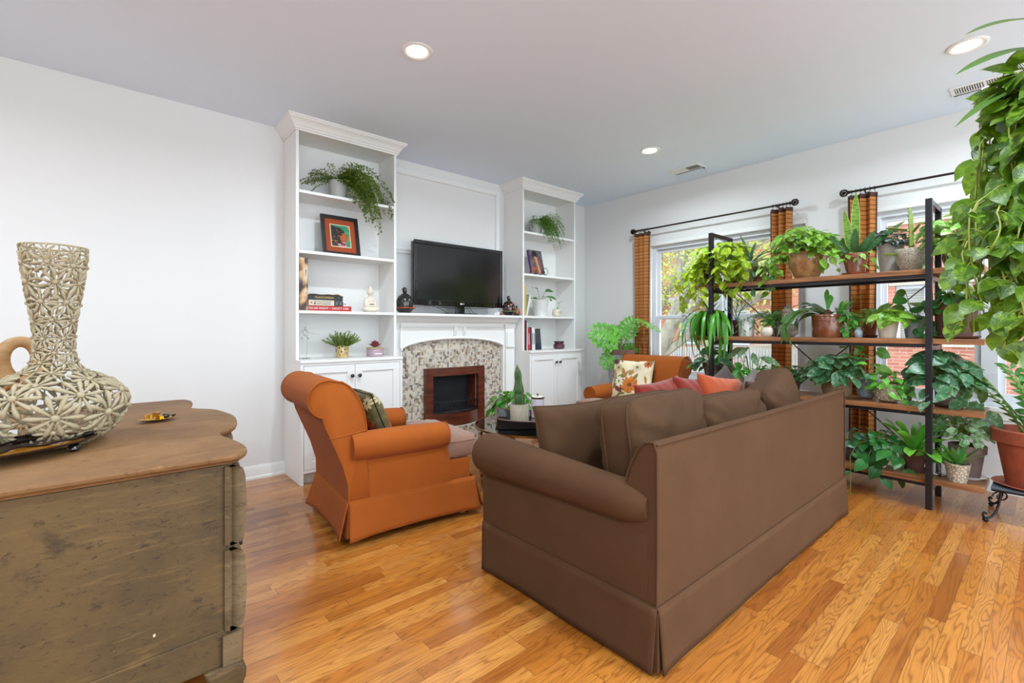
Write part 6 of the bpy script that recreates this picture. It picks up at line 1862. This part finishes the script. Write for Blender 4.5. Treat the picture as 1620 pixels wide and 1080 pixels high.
m = MB(); rosette(m, (0, 0, zs), 20, .32, .066, [(0, .25), (.3, .7), (.65, 1), (.88, .75), (1, .15)], .35, 1.35, .7, wave=.12, fold=.3, ls=10)
foliage(t, m, L_bright)
t = thing('glass_jar', 'clear glass jar of ivy cuttings behind the front rack post on the bottom shelf', 'jar', (4.17, .505, ZD))
MB().lathe([(0, 0), (.034, 0), (.038, .006), (.038, .075), (.030, .088), (.032, .10), (.029, .10), (.027, .088), (.035, .073), (.035, .008), (0, .006)], 28).build('jar', M_cg, t)
m = MB()
for i in range(12): vine(m, [Vector((0, 0, .07)), Vector((0, 0, .12))+udir(.7, i*.55)*.05, Vector((0, 0, .12))+udir(rr(-.3, .8), i*.55)*rr(.10, .17)], .055, .035, [(0, .3), (.2, 1), (.35, .55), (.5, .9), (.8, .3), (1, 0)], .05, face=(-.5, 0, .2))
foliage(t, m, L_bright, name='ivy_cuttings')
t, zs = potted('potted_zz_plant', 'short upright glossy plant in a carved cream pot at the right end, bottom shelf', 4.055, .405, ZD, 'taper', .064, .118, P_textw)
m = MB(); rosette(m, (0, 0, zs), 10, .17, .032, OVAL, .7, 1.4, .5, fold=.3); foliage(t, m, L_zz)
t, zs = potted('potted_angel_wing', 'pale variegated bushy plant in a grey-brown pot with white saucer, bottom shelf', 4.225, .375, ZD, 'rim', .094, .205, P_clay, P_white)
m = MB(); bushy(m, (0, .02, zs+.10), .14, 120, .06, .045, OVAL, 1.1, .6, -.5, .02); foliage(t, m, L_begonia)

# ---------------------------------------------------------------- floor plants
t = thing('plant_stand', 'low black wrought iron scroll plant stand with slate top at the right edge', 'plant stand', (4.17, .085, 0))
m = MB(); m.box(-.17, .17, -.17, .17, .195, .207); m.build('slate_top', plain('slate', (70, 80, 92), .4, var=.2), t, smooth=False, bevel=.003)
M_iron = plain('black_wrought_iron', (22, 22, 24), .4, .5)
m = MB(); m.tube([(-.165, -.165, .19), (.165, -.165, .19), (.165, .165, .19), (-.165, .165, .19)], .006, 6, closed=True); m.build('top_frame', M_iron, t)
for sx in (-1, 1):
    for sy in (-1, 1):
        m = MB()
        leg = [(0, .19), (.004, .15), (.012, .10), (.03, .055), (.055, .028), (.08, .02), (.098, .028), (.102, .045), (.092, .055), (.082, .048)]
        m.tube([(sx*(.13+o*.7), sy*(.13+o*.7), z) for o, z in leg], .0065, 8)
        m.ell((sx*.19, sy*.19, .012), (.016, .016, .012), 10, 8)
        m.tube([(sx*(.13+.035*math.cos(a)*(1-i/26)), sy*(.13+.035*math.cos(a)*(1-i/26)), .15+.035*math.sin(a)*(1-i/26)) for i, a in enumerate([k*.42 for k in range(20)])], .004, 6)
        m.build('scroll_leg', M_iron, t)
t, zs = potted('potted_zz_plant', 'glossy ZZ plant in a large rimmed terracotta pot on the iron stand', 4.17, .085, .2078, 'rim', .185, .335, P_rust if False else terracotta('deep_terracotta', (142, 66, 40), (112, 52, 34)), P_terra)
m = MB()
for i in range(12):
    az = rr(0, 6.28); el = rr(1.0, 1.48); L = rr(.34, .54); d = udir(el, az); p = Vector((rr(-.05, .05), rr(-.05, .05), zs)); pts = []
    for k in range(11):
        pts.append(p.copy()); d = (d+Vector((math.cos(az)*.02, math.sin(az)*.02, -.035))).normalized(); p = p+d*L/10
    m.tube(pts, [.007-.0005*k for k in range(11)], 6, 1)
    for k in range(2, 11):
        tg = (pts[k]-pts[k-1]).normalized(); s = tg.cross(Vector((0, 0, 1))); s = s.normalized() if s.length > .05 else Vector((1, 0, 0))
        for sg in (-1, 1): leaf(m, pts[k], (s*sg+tg*.7+Vector((0, 0, rr(-.1, .3)))).normalized(), tg.cross(s)*-1, rr(.065, .085), .031, OVAL, .6, .2, 5)
foliage(t, m, L_zz)
t = thing('pot_stand', 'dark wooden pot stand in the corner behind the window-side armchair', 'plant stand', (4.40, 3.22, 0))
MB().lathe([(0, .50), (.13, .50), (.135, .53), (0, .53)], 28).build('top', plain('dark_wood', (62, 44, 34), .5), t)
for k in range(3): a = k*2*PI/3+.5; MB().tube([(.10*math.cos(a), .10*math.sin(a), .51), (.13*math.cos(a), .13*math.sin(a), .0)], .016, 8).build('leg', plain('dark_wood', (62, 44, 34), .5), t)
M_speck = N('speckled_blue_white_glaze'); _n = M_speck.noise(M_speck.co(), 60, 4, .7)
M_speck.set(M_speck.ramp(_n, [(.42, srgb(206, 208, 214)), (.54, srgb(150, 158, 180))]), .35, coat=.3); M_speck = M_speck.m
t, zs = potted('potted_philodendron', 'split-leaf philodendron in a speckled white pot behind the window-side armchair', 4.40, 3.22, .5305, 'taper', .165, .385, M_speck)
MB().lathe([(.162, .335), (.168, .336), (.171, .388), (.150, .390), (.149, .35), (.162, .335)], 36).build('brown_rim', plain('brown_rim_glaze', (112, 84, 72), .4), t)
def splitleaf(m, p, d, up, L, W, n=7):
    p = Vector(p); d = Vector(d).normalized(); s = d.cross(Vector(up)).normalized(); nn_ = s.cross(d)
    pts = [p+d*L*k/8-nn_*(.10*L*(k/8)**2) for k in range(9)]
    leaf(m, p, d, up, L, W*.34, [(0, .6), (.5, 1), (1, .1)], .35, .1, 6)
    for k in range(n):
        v = (k+.3)/n; q = p+d*L*v-nn_*(.10*L*v**2); w = W*.55*math.sin(PI*(.22+.72*v))**.8
        for sg in (-1, 1):
            ld = (s*sg*(1.0-.35*v)+d*(-.35+1.15*v)).normalized()
            leaf(m, q, ld, nn_, w, max(.026, w*.32), [(0, .7), (.45, .75), (.7, 1), (.85, .8), (1, .2)], .35, .06, 5)
            if w > .07: leaf(m, q+ld*w*.55, (ld+d*.9).normalized(), nn_, w*.4, w*.16, [(0, .8), (.6, 1), (1, .2)], .2, .05, 3); leaf(m, q+ld*w*.5, (ld-d*.7).normalized(), nn_, w*.34, w*.15, [(0, .8), (.6, 1), (1, .2)], .2, .05, 3)
m = MB()
RV = Vector((.756, -.655, 0)); CV = Vector((-.655, -.756, 0)); UP = Vector((0, 0, 1))
for base, dr, nr, L, W in ((-RV*.05+UP*.16+CV*.10, -RV*.85+UP*.35, CV+UP*.5, .31, .33), (RV*.03+UP*.20-CV*.02, RV*.35+UP*.55, CV*.9-RV*.4+UP*.3, .25, .24),
        (-RV*.06+UP*.03+CV*.12, -RV*.6-UP*.55, CV+UP*.6, .22, .22), (RV*.02+UP*.02+CV*.10, RV*.2-UP*.6, CV+UP*.4, .17, .16), (Vector((.07, -.17, .40)), Vector((.35, -.9, -.42)), CV*.25+UP, .30, .18),
        (-RV*.02+UP*.12-CV*.1, -RV*.2+UP*.8, CV, .20, .2), (RV*.06+UP*.06-CV*.1, RV*.8+UP*.1, CV+UP, .18, .18)):
    q = Vector((0, 0, zs))+base; m.tube([Vector((0, 0, zs)), Vector((0, 0, zs))+base*.55+UP*.03, q], .005, 6, 1)
    splitleaf(m, q, dr.normalized(), nr, L, W)
foliage(t, m, L_bright)
m = MB(); m.lathe([(0, 0), (.03, 0), (.034, .05), (.02, .12), (0, .13)], 12, (0, 0, zs-.01)); m.build('stem_base', M_stemb, t)
# pothos between the table and the hearth
t = thing('side_table', 'small dark wooden pedestal under the fireside pothos', 'side table', (2.78, 3.22, 0))
MB().lathe([(0, .25), (.15, .25), (.155, .275), (0, .275)], 32).build('top', plain('dark_wood', (62, 44, 34), .5), t)
MB().lathe([(0, 0), (.11, 0), (.11, .015), (.03, .04), (.025, .2), (.05, .25), (0, .25)], 20).build('pedestal', plain('dark_wood', (62, 44, 34), .5), t)
t, zs = potted('potted_pothos', 'green pothos in a brown bowl in front of the fireplace, beyond the glass table', 2.78, 3.22, .2755, 'bowl', .12, .13, P_glaze)
m = MB(); bushy(m, (0, 0, zs+.02), .24, 95, .10, .075, HEART, .75, .7, -.25, .02)
for az in (2.6, 3.1, 3.5, 4.0, 4.6, 5.4): vine(m, trail((0, 0, zs), az, rr(.2, .36), rr(.10, .2), 7), .09, .07, face=(-.5, -.6, 0))
foliage(t, m, L_mid)

# ---------------------------------------------------------------- hanging plant close to the camera
hx_, hy_ = 2.305, -.02
t, zs = potted('hanging_pothos', 'large hanging pothos with long tangled vines filling the right edge', hx_, hy_, 1.80, 'bowl', .115, .13, plain('dark_green_plastic_pot', (40, 58, 40), .5))
m = MB()
for k in range(3): a = k*2*PI/3+.3; m.tube([(.108*math.cos(a), .108*math.sin(a), zs+.01), (0, 0, H-1.80-.03)], .0018, 5)
m.tube([(.012*math.cos(a), 0, H-1.80-.02+.012*math.sin(a)) for a in [i*PI/8 for i in range(16)]], .0025, 5, closed=True)
m.lathe([(0, H-1.80-.012), (.018, H-1.80-.010), (.02, H-1.80-.001), (0, H-1.80-.0005)], 14)
m.build('hanger', M_black, t)
LF = math.radians(139)
m = MB(); bushy(m, (-.02, .03, zs-.04), .18, 110, .078, None, HEART, .95, .6, -.4, .02, az0=LF-2.2, az1=LF+2.2, ls=8)
for i in range(44):
    az = LF+rr(-1.3, 1.3); vine(m, trail((0, 0, zs), az, rr(.08, .21), rr(.35, .86), 12, .03), .076, .058, r=.0026, face=(-.75, -.05, 0), ls=8, pet=.035)
for i in range(22):
    az = LF+rr(-.35, .45); vine(m, trail((0, 0, zs-.30-rr(0, .15)), az, rr(.15, .30), rr(.15, .42), 10, .03), .074, .058, r=.0026, face=(-.75, -.05, 0), ls=8, pet=.035)
foliage(t, m, L_mid2 if False else leafmat('hanging_pothos_leaf', (28, 66, 12), (84, 124, 24), (112, 146, 36), rough=.34, trans=.42), plain('yellow_green_vine', (150, 160, 66), .5))
m = MB()
for p, tip, w in (((-.03, .03, .33), (-.215, .185, .285), .062), ((-.03, .04, .25), (-.215, .205, .165), .066), ((-.05, .05, .15), (-.215, .205, .0), .040)):
    p = Vector(p); tp_ = Vector(tip); d = (tp_-p)
    leaf(m, p, d.normalized()+Vector((0, 0, .28)), (-.5, -.3, 1), d.length*1.05, w, [(0, .25), (.3, .9), (.55, 1), (.8, .62), (1, 0)], .55, .2, 12)
    stem(m, (0, 0, zs), p, .003)
foliage(t, m, leafmat('broad_strap_leaf', (64, 104, 46), (90, 130, 60), rough=.35), name='broad_leaves')
# ---------------------------------------------------------------- outside
def mat_brick(name, a, b, mortar, axis='y', sc=1.0):
    q = N(name); s = q.n('SeparateXYZ'); q.l(q.co(), s.inputs[0]); c = q.n('CombineXYZ')
    q.l(s.outputs[1 if axis == 'y' else 0], c.inputs[0]); q.l(s.outputs[2], c.inputs[1])
    t_ = q.n('TexBrick', Scale=1.0); q.l(c.outputs[0], t_.inputs['Vector'])
    t_.inputs['Brick Width'].default_value = .215*sc; t_.inputs['Row Height'].default_value = .0685*sc; t_.inputs['Mortar Size'].default_value = .006*sc
    t_.inputs['Color1'].default_value = srgb(*a); t_.inputs['Color2'].default_value = srgb(*b); t_.inputs['Mortar'].default_value = srgb(*mortar)
    return q.set(t_.outputs[0], .85)
M_brick = mat_brick('red_brick', (178, 106, 86), (196, 126, 104), (190, 166, 148))
M_brick2 = mat_brick('orange_brick', (196, 122, 92), (206, 136, 104), (200, 170, 150), sc=1.3)
M_lime = plain('limestone', (190, 180, 164), .8, var=.05)
M_blind = N('window_blind'); _s = M_blind.n('SeparateXYZ'); M_blind.l(M_blind.co(), _s.inputs[0])
M_blind.set(M_blind.mix(M_blind.math('LESS_THAN', M_blind.math('FRACT', M_blind.math('DIVIDE', _s.outputs[2], .05)), .25), srgb(168, 166, 158), srgb(118, 118, 112)), .5); M_blind = M_blind.m
t = thing('brick_building', 'red brick building close outside the right window with blinds in its windows', 'building', (12, 0, 0))
wl = [(1.62, 2.11, .90, 2.01), (1.00, 1.42, .90, 2.01), (-2.2, -1.2, .9, 2.01), (1.3, 2.11, 3.9, 5.4)]
m = MB()
ysp = sorted({-9, 3.3, *[w_[0] for w_ in wl], *[w_[1] for w_ in wl]}); zsp = sorted({-3.2, 7.5, *[w_[2] for w_ in wl], *[w_[3] for w_ in wl]})
for a, b in zip(ysp, ysp[1:]):
    for c, d in zip(zsp, zsp[1:]):
        if any(w_[0] <= a and b <= w_[1] and w_[2] <= c and d <= w_[3] for w_ in wl): continue
        m.box(0, .3, a, b, c, d)
m.build('wall', M_brick, t, smooth=False)
MB().box(-.03, 0, -9, 3.3, 3.22, 3.42).build('stone_band', M_lime, t, smooth=False)
for a, b, c, d in wl:
    MB().box(-.03, .12, a-.06, b+.10, d, d+.19).build('lintel', M_lime, t, smooth=False); MB().box(-.06, .12, a-.06, b+.06, c-.09, c).build('sill', M_lime, t, smooth=False)
    m = MB(); f_ = .06
    m.box(.08, .14, a, b, d-f_, d); m.box(.08, .14, a, b, c, c+f_); m.box(.08, .14, a, a+f_, c+f_, d-f_); m.box(.08, .14, b-f_, b, c+f_, d-f_); m.box(.07, .13, a+f_, b-f_, (c+d)/2-.04, (c+d)/2+.04)
    wo = m.build('window', M_win, t, smooth=False)
    MB().box(.15, .16, a+f_, b-f_, c+f_, d-f_).build('blind', M_blind, wo, smooth=False)
t = thing('apartment_building', 'pale orange brick apartment building with balconies far outside the left window', 'building', (21, 0, 0))
m = MB(); m.box(0, .4, 3.6, 22, -3.2, 9.5); m.build('wall', M_brick2, t, smooth=False)
for y in (6.4, 8.6, 10.9, 13.2):
    for z in (-2.1, .45, 3.3, 6.1):
        wo = MB().box(-.05, 0, y, y+.95, z, z+1.5).build('window', M_win, t, smooth=False)
        MB().box(-.06, -.051, y+.08, y+.87, z+.08, z+1.42).build('pane', plain('dark_pane', (120, 132, 140), .2), wo, smooth=False)
for z in (-.55, 2.55, 5.4):
    b_ = MB().box(-1.5, 0, 7.6, 15.5, z-.2, z).build('balcony', plain('grey_concrete', (168, 164, 158), .8), t, smooth=False)
    m = MB(); m.box(-1.5, -1.46, 7.6, 15.5, z+1.0, z+1.05)
    for k in range(60): m.box(-1.49, -1.47, 7.6+.1316*k, 7.62+.1316*k, z, z+1.0)
    m.build('railing', plain('grey_rail', (128, 132, 134), .5), b_, smooth=False)
MB().box(-2.6, 0, 3.6, 7.6, -3.2, .55).build('lower_wing', plain('beige_render', (176, 164, 148), .9, var=.06, vs=2), t, smooth=False)
t = thing('picket_fence', 'pale grey vertical picket fence low outside the left window', 'fence', (15, 0, 0))
m = MB()
for k in range(60): m.box(0, .03, 4.2+.09*k, 4.245+.09*k, -3.2, .55)
m.build('pickets', plain('grey_fence', (176, 178, 176), .7), t, smooth=False)
m = MB(); m.box(.03, .07, 4.2, 9.6, .30, .38); m.build('rail', plain('grey_fence', (176, 178, 176), .7), t, smooth=False)
MB().box(.03, .07, 4.2, 9.6, -1.5, -1.42).build('rail', plain('grey_fence', (176, 178, 176), .7), t, smooth=False)
_g = MB().box(5.1, 40, -20, 40, -3.4, -3.2).build('ground_outside', plain('pale_paving', (150, 148, 140), .9, var=.1, vs=1), None, smooth=False); tag(_g, None, None, None, 'structure')
# trees
def mat_bark():
    q = N('grey_bark'); n_ = q.noise(q.map(q.co(), (1, 1, .3)), 9, 4, .7)
    q.bump(n_, .6, .03); return q.set(q.ramp(n_, [(.3, srgb(112, 102, 88)), (.7, srgb(164, 156, 136))]), .9)
M_bark = mat_bark()
L_tree = leafmat('spring_tree_leaf', (176, 190, 84), (206, 212, 120), rough=.6, trans=.5)
def tree(label, trunk, r, branches, cloud, nl, seed):
    rg = random.Random(seed)
    t = thing('tree', label, 'tree', (trunk[0][0], trunk[0][1], trunk[0][2]), 0, 'trees outside the left window')
    o = Vector(trunk[0]); P = [Vector(p)-o for p in trunk]
    m = MB(); k = len(P); m.tube(P, [r*(1-.55*i/(k-1)) for i in range(k)], 12); m.build('trunk', M_bark, t)
    tips = []
    m = MB()
    for b in branches:
        B = [Vector(p)-o for p in b]; m.tube(B, [r*.5*(1-.6*i/(len(B)-1)) for i in range(len(B))], 8); tips += B[1:]
        for _ in range(9):
            q = B[rg.randrange(1, len(B))]; d = Vector((rg.uniform(-1, 1), rg.uniform(-1, 1), rg.uniform(-.1, 1))).normalized()
            e = q+d*rg.uniform(.4, 1.1); m.tube([q, (q+e)/2+Vector((0, 0, .08)), e], [.022, .014, .006], 5); tips += [e, (q+e)/2]
    m.build('branches', M_bark, t)
    m = MB(); (x0, x1), (y0, y1), (z0, z1) = cloud
    for _ in range(nl):
        if rg.random() < .6 and tips: q = tips[rg.randrange(len(tips))]+Vector((rg.gauss(0, .32), rg.gauss(0, .32), rg.gauss(0, .26)))
        else: q = Vector((rg.uniform(x0, x1), rg.uniform(y0, y1), rg.uniform(z0, z1)))-o
        d = Vector((rg.uniform(-1, 1), rg.uniform(-1, 1), rg.uniform(-1, .4)))
        leaf(m, q, d, (rg.uniform(-1, 1), rg.uniform(-1, 1), 1), rg.uniform(.07, .13), .06, OVAL, .3, .05, 2)
    m.build('foliage', L_tree, t, angle=180)
tree('leaning grey-barked tree with spring leaves outside the left window', [(9, 6.2, -3.2), (9, 6.0, -1.2), (9, 5.62, .5), (9, 5.05, 1.75), (9.1, 4.62, 2.3), (9.3, 4.0, 3.2), (9.5, 3.6, 4.6)], .19,
     [[(9, 5.62, .5), (9.3, 4.6, 1.35), (9.4, 3.9, 1.6), (9.5, 3.1, 2.3)], [(9, 5.05, 1.75), (9.2, 5.2, 2.6), (9.3, 5.6, 3.4)], [(9.1, 4.62, 2.3), (9, 3.7, 2.6), (9.1, 2.9, 3.2)], [(9, 5.3, 1.2), (8.8, 4.4, 1.9), (8.9, 3.6, 2.2)]], ((9.5, 12), (3, 8), (1.7, 5)), 2300, 1)
tree('forked upright tree left of the leaning one outside the left window', [(10, 6.6, -3.2), (10, 6.45, -1), (10, 6.3, 1.5), (10, 6.2, 3.2), (10, 6.0, 5.0)], .17,
     [[(10, 6.35, 1.2), (10, 6.0, 1.9), (10, 5.6, 2.6), (10.1, 5.3, 3.6)], [(10, 6.25, 2.2), (10.2, 6.6, 3.2), (10.2, 7.0, 4.2)]], ((10.5, 14), (4.5, 9.5), (1.9, 5.5)), 1900, 2)
tree('leafy street tree further back outside the left window', [(14, 7.0, -3.2), (14, 7.0, 0), (14.1, 6.8, 2.4), (14.1, 6.6, 4.5)], .16,
     [[(14, 7.0, .8), (14, 6.1, 2.0), (14, 5.4, 3.0)], [(14.1, 6.8, 1.6), (14.2, 7.9, 2.8), (14.2, 8.8, 3.8)], [(14.1, 6.8, 2.2), (14, 6, 3.4), (14, 5.4, 4.4)]], ((12.5, 15.5), (4.5, 10.5), (1.6, 6)), 2600, 3)
